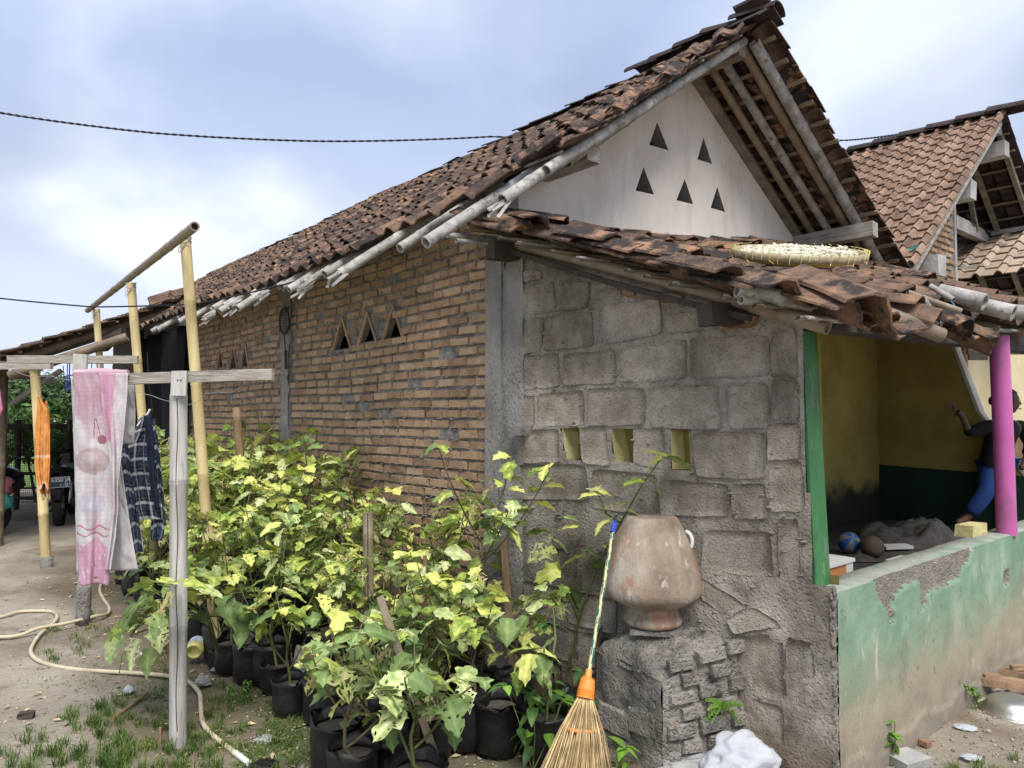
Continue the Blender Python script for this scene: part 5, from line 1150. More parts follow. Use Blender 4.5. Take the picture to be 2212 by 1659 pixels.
# ================================================================ MOTORCYCLE UNDER THE SHELTER
def motorcycle():
    base = g(121, 1141); D = (base-Vector((0, 0, 0))); bx, by = base.x, base.y
    t = thing('motorcycle', 'dark blue motorcycle parked rear end first under the shelter', 'motorcycle', (bx, by, 0))
    fw = (Vector((-.45, 1, 0))).normalized(); sd_ = Vector((fw.y, -fw.x, 0))
    def lp(f_, s_, z): return Vector((bx, by, 0))+fw*(f_+.28)+sd_*s_+Z*z
    def wheel(f_, r, w_):
        mb = MB(); rot = Matrix((fw, Z, sd_)).transposed()
        mb.lathe([(r-.055, -w_/2), (r-.01, -w_/2), (r, -w_/4), (r, w_/4), (r-.01, w_/2), (r-.055, w_/2), (r-.055, -w_/2)], lp(f_, 0, r), 26, ax=rot); o = mb.build('wheel', 'rubber', t)
        mb = MB(); mb.lathe([(.03, -.05), (.05, -.03), (.05, .03), (.03, .05)], lp(f_, 0, r), 12, ax=rot)
        for k in range(8):
            th = k*math.pi/4; mb.tube([lp(f_, 0, r), lp(f_+math.cos(th)*(r-.05), 0, r+math.sin(th)*(r-.05))], .006, 4)
        mb.lathe([(r-.07, -.03), (r-.055, -.03), (r-.055, .03), (r-.07, .03)], lp(f_, 0, r), 26, ax=rot); mb.build('rim', 'metal_steel', o)
    wheel(0, .30, .11); wheel(1.25, .30, .09)
    def shell(name, secs, mat):                      # sections: (f, z, half width, half height)
        mb = MB(); V = []; n_ = 12
        for (f_, z, hw, hh) in secs:
            for k in range(n_): th = 2*math.pi*k/n_; V.append(lp(f_, hw*math.cos(th), z+hh*math.sin(th)))
        mb.add(V, [(i*n_+k, i*n_+(k+1) % n_, (i+1)*n_+(k+1) % n_, (i+1)*n_+k) for i in range(len(secs)-1) for k in range(n_)]+[tuple(range(n_))[::-1], tuple(range((len(secs)-1)*n_, len(secs)*n_))], 0, True); return mb.build(name, mat, t)
    shell('tail_body', [(-.36, .70, .05, .03), (-.30, .70, .11, .07), (-.1, .68, .15, .11), (.2, .62, .16, .14), (.45, .55, .14, .16)], 'moto_body')
    shell('seat', [(-.34, .80, .06, .02), (-.2, .81, .13, .045), (.1, .79, .15, .05), (.4, .76, .12, .05), (.55, .74, .08, .03)], 'rubber')
    shell('leg_shield', [(.95, .45, .20, .05), (1.0, .62, .23, .12), (1.02, .82, .20, .12), (1.0, 1.0, .12, .06)], 'moto_body')
    shell('fuel_cover', [(.5, .50, .07, .10), (.8, .46, .08, .12), (1.0, .60, .09, .16)], 'moto_body')
    shell('rear_mudguard', [(-.38, .56, .07, .02), (-.36, .50, .08, .07), (-.30, .48, .08, .13), (-.15, .56, .08, .08)], 'moto_body')
    shell('tail_light', [(-.40, .69, .05, .025), (-.37, .69, .075, .04), (-.30, .70, .08, .045)], 'tail_red')
    shell('brake_lens', [(-.405, .60, .035, .012), (-.38, .60, .05, .02), (-.34, .6, .05, .02)], 'tail_red')
    shell('side_bag', [(.1, .66, .02, .08), (.12, .64, .1, .17), (.35, .66, .12, .2), (.5, .68, .04, .1)], 'moto_body')
    mb = MB(); mb.tube([lp(-.40, -.10, .74), lp(-.44, -.05, .80), lp(-.44, .05, .80), lp(-.40, .10, .74)], .012, 8); mb.tube([lp(-.40, -.10, .74), lp(-.1, -.14, .78)], .012, 8); mb.tube([lp(-.40, .10, .74), lp(-.1, .14, .78)], .012, 8); mb.build('grab_rail', 'wire_black', t)
    mb = MB(); mb.tube([lp(.97, 0, .85), lp(.93, 0, 1.0)], .02, 8); mb.tube([lp(.80, -.34, 1.02), lp(.92, -.2, 1.02), lp(.95, 0, 1.0), lp(.92, .2, 1.02), lp(.80, .34, 1.02)], .014, 8); hb = mb.build('handlebar', 'wire_black', t)
    for s_ in (-1, 1):
        mb = MB(); mb.tube([lp(.90, .22*s_, 1.02), lp(.90, .30*s_, 1.18)], .007, 6); mb.ball(lp(.9, .33*s_, 1.2), .06, sq=(1.1, .35, .75)); mb.build('mirror', 'wire_black', hb)
    mb = MB(); mb.tube([lp(.35, .16, .22), lp(0, .19, .30), lp(-.32, .20, .38)], [.03, .045, .045], 12); mb.tube([lp(-.32, .20, .38), lp(-.34, .2, .385)], .03, 12); mb.build('exhaust', 'rubber', t)
    mb = MB(); mb.tube([lp(-.02, -.14, .32), lp(.02, -.15, .62)], .022, 8); mb.build('shock', 'metal_steel', t)
    mb = MB(); mb.tube([lp(-.02, .13, .32), lp(.02, .14, .62)], .022, 8); mb.build('shock', 'metal_steel', t)
    mb = MB(); mb.tube([lp(0, -.12, .30), lp(.5, -.12, .30)], .02, 8); mb.obox(lp(.5, 0, .32), fw*.18, sd_*.14, Z*.12, jit=.01); mb.build('engine', 'rubber', t)
    mb = MB(); mb.tube([lp(.4, -.1, .25), lp(.15, -.28, .02)], .012, 6); mb.build('side_stand', 'wire_black', t)
    # number plate, faces the viewer
    pc_ = at(126.5, 1042, by-.16); px = Vector((.985, .16, .07)).normalized(); pz = (Z-px*Z.dot(px)).normalized(); pn = px.cross(pz)
    if pn.y > 0: pn = -pn
    mb = MB(); mb.obox(pc_, px*.15, pn*.002, pz*.075); pl_ = mb.build('number_plate', 'plate_dark', t)
    mb = MB()
    for (a_, b_, w_, h_) in ((0, .069, .146, .003), (0, -.069, .146, .003), (-.144, 0, .003, .07), (.144, 0, .003, .07)): mb.obox(pc_+px*a_+pz*b_+pn*.003, px*w_, pn*.001, pz*h_)
    mb.build('plate_border', 'plate_white', pl_)
    dg = bpy.context.evaluated_depsgraph_get()
    for txt, sz, ox, oz in (('B 6350 JA', .078, 0, .008), ('1 - 25', .045, .07, -.052)):
        cu = bpy.data.curves.new('t', 'FONT'); cu.body = txt; cu.size = sz; cu.align_x = 'CENTER'; cu.extrude = .001; cu.offset = .0012
        to = bpy.data.objects.new('t', cu); COL.objects.link(to); bpy.context.view_layer.update()
        me = bpy.data.meshes.new_from_object(to.evaluated_get(bpy.context.evaluated_depsgraph_get())); bpy.data.objects.remove(to)
        me.materials.clear(); me.materials.append(M['plate_white'])
        o = place('plate_text', me, pl_, axes(px, pz, pn, pc_+px*ox+pz*oz+pn*.0035) if px.cross(pz).dot(pn) > 0 else axes(px, pz, px.cross(pz), pc_+px*ox+pz*oz+pn*.0035))
motorcycle()
# second bike: only its handlebar bags at the left edge
t = thing('scooter', 'scooter at the left picture edge hung with pink and teal bags', 'scooter', tuple(g(0, 1160)))
q = g(-28, 1160)
mb = MB(); rot = Matrix((Vector((.5, 1, 0)).normalized(), Z, Vector((1, -.5, 0)).normalized())).transposed(); mb.lathe([(.2, -.05), (.27, -.05), (.28, 0), (.27, .05), (.2, .05)], q+Z*.28, 22, ax=rot); mb.build('wheel', 'rubber', t)
mb = MB(); mb.ball(q+Vector((-.02, .25, .7)), .3, sq=(.6, 1.4, .7), jit=.15); mb.build('body', 'moto_body', t)
mb = MB(); mb.tube([q+Vector((0, .2, .8)), q+Vector((.1, .3, 1.02)), q+Vector((.3, .25, 1.0))], .015, 6); mb.build('handlebar', 'wire_black', t)
t = thing('shopping_bag', 'pink bag hanging on the scooter at the left edge', 'bag', tuple(at(4, 1050, 9.6))); mb = MB(); mb.ball(at(3, 1050, 9.6), .16, sq=(1, .6, .8), jit=.5); mb.build('bag_body', 'pink_bag', t)
t = thing('shopping_bag', 'teal green bag hanging below the pink one at the left edge', 'bag', tuple(at(4, 1080, 9.55))); mb = MB(); mb.ball(at(3, 1084, 9.55), .15, sq=(1, .6, .95), jit=.5, seed=5); mb.build('bag_body', 'teal_bag', t)

# ================================================================ FENCE, SHRUBS, FAR TREES
fe = thing('yard_fence', 'dark wooden rail fence with green netting behind the motorcycle', 'fence', tuple(at(140, 900, 12.2)))
for (v_, r) in ((921, .045), (1022, .03), (1075, .03)): mb = MB(); mb.bamboo(at(-120, v_, 12.2), at(318, v_+(0 if v_ < 1000 else 2), 12.2), r, node=.5); mb.build('rail', 'wood_dark', fe)
for u in (-60, 40, 150, 250, 312): p = at(u, 921, 12.25); mb = MB(); mb.bamboo((p.x, p.y, 0), (p.x, p.y, 1.5), .045); mb.build('post', 'wood_dark', fe)
mb = MB(); a0 = at(-120, 921, 12.3); a1 = at(318, 921, 12.3); a0.z = a1.z = 0
for k in range(110): p = a0.lerp(a1, k/110); mb.tube([p+Z*.1, p+Z*1.38], .004, 3, caps=False)
for k in range(34): z = .12+.038*k; mb.tube([a0+Z*z, a1+Z*z], .004, 3, caps=False)
o = mb.build('netting', 'net_dark', fe); o['kind'] = 'stuff'
def leafcloud(mb, c_, rad, n, size, rn_, sq=(1, 1, .8), shell=.45):
    for k in range(n):
        d = Vector((rn_.gauss(0, 1), rn_.gauss(0, 1), rn_.gauss(0, 1))).normalized(); r_ = rad*(shell+(1-shell)*rn_.random())*(1+.35*nz(d.x*2+c_.x, d.y*2, d.z*2+c_.z))
        p = c_+Vector((d.x*sq[0], d.y*sq[1], d.z*sq[2]))*r_
        nrm = (d+Vector((rn_.gauss(0, .6), rn_.gauss(0, .6), rn_.gauss(0, .6)+.4))).normalized(); x = nrm.orthogonal().normalized(); x = Matrix.Rotation(rn_.uniform(0, 6.3), 3, nrm) @ x; y = nrm.cross(x)
        s = size*rn_.uniform(.6, 1.3)
        mb.add([p-y*s, p+x*s*.42-y*.1*s+nrm*s*.12, p+y*s, p-x*s*.42-y*.1*s+nrm*s*.12], [(0, 1, 2, 3)])
def tree(name, label, base, h, crad, nleaf, size, mat, seed, group, trunk=.12, nc=7, cat='tree', flat=.8):
    rn_ = random.Random(seed); t = thing(name, label, cat, tuple(base), group)
    mb = MB(); top = base+Vector((rn_.uniform(-.2, .2), rn_.uniform(-.2, .2), h*.62)); mb.tube([base-Z*.1, base.lerp(top, .5)+Vector((rn_.uniform(-.1, .1), 0, 0))*h*.1, top], [trunk, trunk*.75, trunk*.4], 7)
    cs = []
    for k in range(nc):
        q = base+Vector((rn_.uniform(-1, 1)*crad*.8, rn_.uniform(-1, 1)*crad*.8, h*(.5+.42*rn_.random()))); cs.append(q); mb.tube([base.lerp(top, rn_.uniform(.5, 1)), q], [trunk*.3, trunk*.1], 5)
    mb.build('trunk', 'bark', t); mb = MB()
    for q in cs: leafcloud(mb, q, crad*rn_.uniform(.38, .62), nleaf//nc, size, rn_, (1, 1, flat))
    o = mb.build('crown', mat, t); return t
fars = [(-60, 46, 8.5, 4.4), (20, 52, 9.0, 4.6), (75, 44, 7.0, 3.4), (130, 60, 9.5, 5.0), (200, 50, 5.6, 3.4), (255, 58, 5.6, 4.0), (310, 48, 4.6, 3.0), (-140, 40, 8.0, 4.0), (165, 75, 9, 6), (60, 80, 11, 7), (-40, 90, 13, 8), (240, 90, 8.4, 7)]
fl = ['tall pale tree beyond the field left of the yellow post', 'broad tree beyond the field seen just left of the yellow post', 'rounded tree beyond the field right behind the yellow post', 'high tree behind the orange cloth beyond the field', 'low tree beyond the field right of the towel',
      'wide low tree beyond the field behind the bamboo frame', 'smallest tree beyond the field next to the shade cloth', 'tree beyond the field at the far left', 'second line tree behind the palm', 'second line tree showing between the first trees', 'tallest tree of the second line at the left', 'hazy tree farthest to the right of the second line']
for k, (u, y_, h, cr) in enumerate(fars):
    p = at(u, 900, y_); p.z = 0; h = 1.6+y_*.045*(h/8.5)**.6; cr *= .55; tree('broadleaf_tree', fl[k], p, h, cr, 2600, .22, 'crown_far', 60+k, 'trees beyond the field', .22, 11)
for k, (u, y_, h) in enumerate(((150, 60, 4.4), (268, 62, 5.2), (345, 70, 5.5))):
    p = at(u, 900, y_); p.z = 0; rn_ = random.Random(k); t = thing('palm_tree', ['coconut palm rising above the far trees left of the towel', 'small far palm right of the towel under the crossbar', 'far palm mostly behind the shade cloth'][k], 'palm', tuple(p), 'coconut palms')
    mb = MB(); mb.tube([p, p+Vector((.4, 0, h*.5)), p+Vector((.2, 0, h))], [.18, .14, .12], 7); mb.build('trunk', 'bark', t); mb = MB(); c_ = p+Vector((.2, 0, h))
    for q in range(16):
        th = q*math.pi/8+rn_.uniform(-.2, .2); L_ = rn_.uniform(1.9, 2.7); el = rn_.uniform(-.1, .9)
        for m_ in range(11):
            s = m_/10; b = c_+Vector((math.cos(th)*L_*s, math.sin(th)*L_*s, el*L_*s-1.25*s*s*L_*.7)); tg = Vector((-math.sin(th), math.cos(th), 0))
            for sg in (-1, 1): mb.add([b, b+tg*sg*.42*(1-s*.6)-Z*.22, b+tg*sg*.42*(1-s*.6)-Z*.26+Vector((math.cos(th), math.sin(th), 0))*.16, b+Vector((math.cos(th), math.sin(th), 0))*.16], [(0, 1, 2, 3)])
    mb.build('fronds', 'crown_far', t)
for k, (u, v, y_, h, cr, lab) in enumerate([(25, 900, 13.6, 1.7, .8, 'bright green shrub behind the fence at the left'), (85, 900, 13.2, 1.6, .8, 'leafy shrub behind the fence next to the yellow post'), (140, 900, 14.5, 1.25, .7, 'low shrub behind the fence right of the orange cloth'), (200, 900, 13.4, 1.1, .6, 'low shrub behind the fence hidden by the towel'),
        (-50, 900, 13.2, 1.8, .8, 'shrub behind the fence beyond the left edge'), (258, 900, 14.2, 1.35, .6, 'shrub behind the fence under the bamboo frame'), (305, 900, 12.8, 1.2, .6, 'shrub by the fence corner near the shade cloth')]):
    p = at(u, v, y_); p.z = 0; tree('shrub', lab, p, h, cr, 900, .085, 'crown_near', 90+k, 'shrubs behind the fence', .03, 8, 'shrub')
# small birdcage hanging under the shelter
t = thing('birdcage', 'small blue wire birdcage hanging behind the middle post', 'birdcage', tuple(at(184, 800, 7.4)))
mb = MB(); cc_ = at(184, 812, 7.4)
for k in range(18): th = k*math.pi/9; mb.tube([cc_+Vector((.16*math.cos(th), .16*math.sin(th), -.14)), cc_+Vector((.16*math.cos(th), .16*math.sin(th), .16))], .004, 4, caps=False)
for z in (-.14, .0, .16): mb.tube([cc_+Vector((.16*math.cos(i*.35), .16*math.sin(i*.35), z)) for i in range(19)], .005, 4, caps=False)
o = mb.build('bars', 'blue_plastic', t)
mb = MB(); mb.lathe([(.0, .17), (.165, .16), (.165, .17), (0, .2)], cc_, 16); mb.build('lid', 'wood_dark', t)
# ================================================================ LEAVES AND PLANTS
def leaf_mesh(name, mat, seed, nx=6, ny=16, holes=0.0, lobes=1.0, droop=.35, fold=.25, wid=.40, crumple=.05):
    rn_ = random.Random(seed); V = []; Fc = []
    ph = rn_.uniform(0, 6)
    for j in range(ny+1):
        t_ = j/ny
        w_ = wid*(math.sin(math.pi*min(1, t_**.72*1.0))**.75)*(1.05-.25*t_) if 0 < t_ < 1 else .0
        w_ *= 1+lobes*.24*math.sin(t_*17+ph*.2)*(t_ > .08)
        for i in range(nx+1):
            p = (i/nx-.5)*2; x = p*w_*(1+.06*rn_.uniform(-1, 1)*(abs(p) == 1)); y = t_+.05*lobes*abs(p)*math.sin(t_*17+ph)
            z = -droop*t_*t_+fold*abs(x)-.28*x*x+crumple*nz(x*6+seed, y*5, seed)
            V.append((x, y, z))
    hole = [rn_.random() < holes*(1.2 if 0 < k % nx < nx-1 else .8) for k in range(nx*ny)]
    for j in range(ny):
        for i in range(nx):
            if hole[j*nx+i] and not (abs(i-(nx-1)/2) < .6): continue
            a = j*(nx+1)+i; Fc.append((a, a+1, a+nx+2, a+nx+1))
    mb = MB(); mb.add(V, Fc, 0, True); me = mb.mesh(name, mat)
    at_ = me.color_attributes.new('print', 'FLOAT_COLOR', 'POINT'); cc = []
    for j in range(ny+1):                            # pale midrib and side veins
        for i in range(nx+1):
            q = abs(i-nx/2)/(nx/2); v_ = 1.35 if q < .01 else (1.08 if (j+round(q*3)) % 3 == 0 else .93); cc += [v_*.98, v_, v_*.94, 1]
    at_.data.foreach_set('color', cc); return me
LV = {'lime': [leaf_mesh('leaf', 'leaf_lime', k) for k in range(5)]+[leaf_mesh('leaf', 'leaf_lime', 10+k, 8, 16, .10) for k in range(4)],
      'pale': [leaf_mesh('leaf', 'leaf_pale', 20+k) for k in range(4)]+[leaf_mesh('leaf', 'leaf_pale', 30+k, 8, 16, .15) for k in range(5)],
      'green': [leaf_mesh('leaf', 'leaf_green', 40+k, droop=.25, crumple=.03) for k in range(5)]+[leaf_mesh('leaf', 'leaf_green', 45+k, 8, 16, .09) for k in range(2)],
      'eaten': [leaf_mesh('leaf', 'leaf_eaten', 50+k, 9, 14, .36, crumple=.10) for k in range(5)]}
def leaf_mat(pos, yaw, pitch, size, roll=0):
    return Matrix.Translation(pos) @ Matrix.Rotation(yaw, 4, 'Z') @ Matrix.Rotation(pitch, 4, 'X') @ Matrix.Rotation(roll, 4, 'Y') @ Matrix.Diagonal((size, size, size, 1))
def bag_mb(rn_, r=.115, h=.24):
    mb = MB(); n = 16; prof = [(r*.80, 0), (r*.98, .02), (r*1.05, h*.3), (r*1.0, h*.65), (r*1.02, h*.92), (r*1.10, h*1.04), (r*1.0, h*1.0), (r*.90, h*.88)]
    V = []
    for (q, z) in prof:
        for k in range(n):
            th = 2*math.pi*k/n; w_ = q*(1+.07*math.sin(th*3+z*30+r*99)+rn_.uniform(-.05, .05)); V.append((w_*math.cos(th), w_*math.sin(th), z+(rn_.uniform(-.02, .025) if z > h*.95 else 0)))
    mb.add(V, [(i*n+k, i*n+(k+1) % n, (i+1)*n+(k+1) % n, (i+1)*n+k) for i in range(len(prof)-1) for k in range(n)], 0, True); mb.add([V[k] for k in range(n)], [tuple(range(n))[::-1]], 0)
    s_ = MB(); s_.lathe([(0.001, h*.84), (r*.5, h*.86), (r*.93, h*.83)], (0, 0, 0), 12); return mb, s_
def make_plant(seed, H, nbr, nleaf, mixw, spread_=.45, size=(.095, .175), bag=True, lean=(0, 0), bare=.35, name='potted_eggplant'):
    """all parts in local coordinates round the plant's foot"""
    rn_ = random.Random(seed); root = thing(name, None, None, (0, 0, 0)); del WT[root]
    z0 = 0
    if bag:
        b, s_ = bag_mb(rn_, rn_.uniform(.10, .125), rn_.uniform(.20, .26)); bo = b.build('grow_bag', 'plastic_black', root); s_.build('soil', 'soil_bag', bo); z0 = .18
    st = MB(); top = Vector((lean[0]*H, lean[1]*H, H*.62)); mid = Vector((rn_.uniform(-.04, .04), rn_.uniform(-.04, .04), H*.33))
    stem = [Vector((0, 0, z0)), mid, top]; st.tube([stem[0], stem[0].lerp(mid, .5)+Vector((.01, -.01, 0)), mid, mid.lerp(top, .5)+Vector((rn_.uniform(-.02, .02), rn_.uniform(-.02, .02), 0)), top], [.010, .009, .008, .007, .006], 6)
    tips = []
    for k in range(nbr):
        s = rn_.uniform(.25, 1.0); a = stem[0].lerp(mid, s/.5) if s < .5 else mid.lerp(top, (s-.5)/.5)
        th = 2*math.pi*(k+rn_.uniform(-.3, .3))/nbr; r_ = spread_*rn_.uniform(.5, 1.0); e = a+Vector((math.cos(th)*r_, math.sin(th)*r_, (H-a.z)*rn_.uniform(.35, 1.0)))
        m_ = a.lerp(e, .5)+Vector((math.cos(th)*r_*.15, math.sin(th)*r_*.15, -.05*rn_.random())); bz = []
        for q in range(7): t_ = q/6; bz.append(a*(1-t_)**2+m_*2*t_*(1-t_)+e*t_*t_)
        st.tube(bz, [.0065-.0035*q/6 for q in range(7)], 5); tips.append(bz)
        if rn_.random() < .6:
            a2 = bz[3]; e2 = a2+Vector((rn_.uniform(-.2, .2), rn_.uniform(-.2, .2), rn_.uniform(.05, .28))); st.tube([a2, a2.lerp(e2, .5)+Vector((0, 0, -.02)), e2], [.004, .0035, .0025], 5); tips.append([a2.lerp(e2, q/6) for q in range(7)])
    L_ = []
    for k in range(nleaf):
        bz = rn_.choice(tips); t_ = 1-rn_.random()**1.6*(1-bare)
        q = t_*6; i = min(5, int(q)); p = bz[i].lerp(bz[i+1], q-i)
        yaw = rn_.uniform(0, 6.283); dv = Vector((-math.sin(yaw), math.cos(yaw), 0)); pl_ = rn_.uniform(.02, .06); e = p+dv*pl_+Z*rn_.uniform(.0, .03)
        if t_ > .93: pl_ *= .4; e = p+dv*pl_+Z*.01
        st.tube([p, e], [.0025, .0018], 4, caps=False)
        hh = e.z/H; kind = rn_.choices(('lime', 'pale', 'green', 'eaten'), weights=[mixw[0]*(.4+hh), mixw[1], mixw[2]*(1.5-hh), mixw[3]])[0]
        sz = rn_.uniform(*size)*(.75 if t_ > .9 and rn_.random() < .6 else 1)*(1.12 if kind == 'green' else 1)
        pitch = rn_.gauss(-.12, .28) if hh > .6 else rn_.gauss(-.45, .35)
        if kind == 'eaten': pitch -= .35
        L_.append((rn_.choice(LV[kind]), leaf_mat(e, yaw, pitch, sz, rn_.gauss(0, .35))))
    so = st.build('stem', 'stem_green' if rn_.random() < .7 else 'stem_brown', root)
    for me, mt in L_: place('leaf', me, root, mt)
    return root
def copy_plant(root, label, loc, rz, sc=1.0, group=None, cat='potted plant'):
    r_ = root.copy(); COL.objects.link(r_); r_.location = loc; r_.rotation_euler = (0, 0, rz); r_.scale = (sc, sc, sc); tag(r_, label, cat, group)
    for ch in list(root.children):
        c_ = ch.copy(); COL.objects.link(c_); c_.parent = r_
        for g_ in ch.children: d_ = g_.copy(); COL.objects.link(d_); d_.parent = c_
    return r_
protos = [make_plant(1, 1.65, 7, 72, (4, 2.6, .8, 1.4)), make_plant(2, 1.55, 7, 78, (4, 2.8, .8, 1.2)), make_plant(3, 1.7, 7, 68, (2.6, 2.4, 1, 1.8), .5), make_plant(4, 1.35, 7, 88, (5, 2.4, 1.0, 1.2), .46), make_plant(5, 1.2, 7, 86, (4.5, 2.8, 1.3, 1), .46), make_plant(6, 1.55, 7, 62, (3.4, 2.4, .8, 2), .5, bare=.2)]
low = [make_plant(7, .66, 6, 44, (.8, 2.4, 4, .2), .30, (.09, .155)), make_plant(8, .78, 6, 40, (2, 1.6, 3, .6), .32, (.09, .15))]
used = set(); rn = random.Random(99)
def putp(k, label, a_=None, s_=None, uv=None, rz=None, sc=1.0, pool=None):
    pool = pool or protos; pr = pool[k % len(pool)]; loc = hp(a_, s_, 0) if uv is None else g(*uv)
    rz = rn.uniform(0, 6.28) if rz is None else rz
    if (id(pool), k % len(pool)) not in used:
        used.add((id(pool), k % len(pool))); pr.location = loc; pr.rotation_euler = (0, 0, rz); pr.scale = (sc, sc, sc); tag(pr, label, 'potted plant', 'eggplants in black grow bags'); return pr
    return copy_plant(pr, label, loc, rz, sc, 'eggplants in black grow bags')
ORD = ['nearest', 'second', 'third', 'fourth', 'fifth', 'sixth', 'seventh', 'eighth', 'ninth', 'tenth', 'eleventh', 'twelfth', 'thirteenth', 'fourteenth', 'fifteenth']
cnt = 0
for k in range(12):                                  # back row close to the brick wall
    a_ = .25-.42*k+rn.uniform(-.06, .06); putp([2, 0, 5, 1][k % 4], f'leggy eggplant in black grow bag, {ORD[k]} along the brick wall counted from the grey column', a_, -.34+rn.uniform(-.05, .05), sc=rn.uniform(.84, .97)*(.80 if 0 < k < 5 else 1))
for k in range(11):                                  # middle row
    a_ = .45-.42*k+rn.uniform(-.08, .08); putp([1, 3, 0, 5, 3][k % 5], f'lime leaved eggplant, {ORD[k]} of the middle row counted from the clay urn', a_, -.78+rn.uniform(-.06, .06), sc=(.84 if k > 3 else .66)*rn.uniform(.95, 1.06))
for k in range(10):                                  # front row, next to the yard
    a_ = -.35-.43*k+rn.uniform(-.08, .08); putp([4, 3, 1, 4][k % 4], f'bushy eggplant at the yard edge, {ORD[k]} of the front row counted from the picture bottom', a_, -1.18+rn.uniform(-.07, .07), sc=rn.uniform(.70, .82) if k < 4 else rn.uniform(.86, .98))
# extra plants whose places show
putp(0, 'low broad leaved eggplant with grey green leaves at the bottom of the picture centre', uv=(900, 1775), rz=.5, sc=1.05, pool=low)
putp(1, 'low eggplant with holed leaves left of the bottom centre one', uv=(762, 1745), rz=2.0, sc=.95, pool=low)
putp(0, 'young grey green eggplant between the two leaning stakes at the bottom', uv=(845, 1600), rz=3.9, sc=1.05, pool=low)
putp(0, 'spreading low eggplant at the very bottom between two black bags', uv=(830, 1690), rz=1.9, sc=.98, pool=low)
putp(1, 'low eggplant whose leaves hang over the bag left of the broom', uv=(1010, 1610), rz=5.2, sc=.98, pool=low)
putp(3, 'eggplant spreading low leaves just right of the near post', uv=(470, 1440), rz=4.4, sc=.50)
putp(4, 'small bushy eggplant left of the near post behind the jar', uv=(330, 1330), rz=2.4, sc=.52)
putp(1, 'holed eggplant in front of the brown stake pair near the broom', uv=(1000, 1480), rz=1.0, sc=.9, pool=low)
putp(1, 'yellow topped eggplant just left of the broom', uv=(1110, 1560), rz=4.0, sc=.95, pool=low)
putp(4, 'sprawling eggplant reaching left past the near post', uv=(500, 1392), rz=.3, sc=.78)
putp(3, 'eggplant behind the near post beside the bamboo frame foot', uv=(440, 1330), rz=1.3, sc=.9)
putp(5, 'eggplant at the foot of the middle frame pole', uv=(372, 1262), rz=2.3, sc=.92)
putp(0, 'tall eggplant behind the plaid shirt in front of the shade cloth', uv=(352, 1210), rz=3.3, sc=.95)
putp(2, 'farthest eggplant seen left of the towel near the shelter', uv=(196, 1180), rz=3.3, sc=.50)
# one long sprawling eggplant stem with few leaves in front of the block wall
def special(label, uvs, y_, leaves, foot_uv, seed, cat='potted plant'):
    ft = g(*foot_uv); t = thing('potted_eggplant', label, cat, tuple(ft), 'eggplants in black grow bags'); rn_ = random.Random(seed)
    b, s_ = bag_mb(rn_, .11, .22); mb = b; bo = place('grow_bag', mb.mesh('grow_bag', 'plastic_black'), t); bo.matrix_parent_inverse = Matrix.Identity(4)
    so = place('soil', s_.mesh('soil', 'soil_bag'), bo)
    st = MB()
    for path in uvs:
        P = [at(u, v, y) for u, v, y in path]; Q = []
        for i in range(len(P)-1):
            for k in range(4): Q.append(P[i].lerp(P[i+1], k/4))
        Q.append(P[-1]); st.tube(Q, [.008-.005*i/len(Q) for i in range(len(Q))], 5)
    for (u, v, y, yaw, pitch, sz, kind) in leaves:
        p = at(u, v, y); m = leaf_mat(p, yaw, pitch, sz, rn_.gauss(0, .3)); o = place('leaf', rn_.choice(LV[kind]), t, m)
    st.build('stem', 'stem_green', t)
special('tall eggplant whose arching stem ends in a leaf tuft before the right vent', [[(1228, 1440, 4.0), (1250, 1340, 3.95), (1290, 1220, 3.85), (1340, 1130, 3.7), (1385, 1050, 3.6), (1432, 985, 3.5)], [(1340, 1130, 3.7), (1310, 1110, 3.7), (1290, 1060, 3.7)], [(1250, 1340, 3.95), (1215, 1250, 3.9), (1190, 1150, 3.9)]],
    4.0, [(1432, 985, 3.5, 1.2, .5, .10, 'lime'), (1434, 988, 3.5, -1.5, -.1, .14, 'pale'), (1430, 990, 3.5, 2.0, -.2, .12, 'lime'), (1436, 985, 3.5, -.8, .2, .10, 'lime'), (1400, 1035, 3.55, -1.4, -.6, .12, 'green'), (1395, 1040, 3.55, 1.7, .1, .12, 'lime'), (1360, 1090, 3.65, 1.3, .1, .13, 'lime'), (1350, 1100, 3.65, -2.0, -.2, .11, 'lime'),
          (1300, 1070, 3.7, 1.6, .2, .12, 'lime'), (1292, 1062, 3.7, -.9, 0, .11, 'lime'), (1290, 1060, 3.7, .3, .3, .10, 'pale'), (1320, 1120, 3.7, 2.1, -.3, .13, 'lime'), (1270, 1200, 3.85, 1.5, -.1, .15, 'lime'), (1262, 1190, 3.85, -1.5, -.3, .15, 'pale'), (1275, 1215, 3.8, -1.0, -.4, .12, 'green'), (1300, 1180, 3.8, -1.6, -.2, .10, 'lime'),
          (1215, 1230, 3.9, 1.6, -.2, .17, 'lime'), (1190, 1150, 3.9, .9, .1, .15, 'lime'), (1180, 1160, 3.9, -1.3, -.3, .14, 'pale'), (1230, 1270, 3.9, -1.5, -1.0, .14, 'green'), (1195, 1180, 3.85, 2.2, -.2, .16, 'eaten'), (1250, 1140, 3.85, 1.0, .1, .13, 'lime'), (1220, 1120, 3.9, -1.2, 0, .13, 'pale')], (1226, 1500), 3)
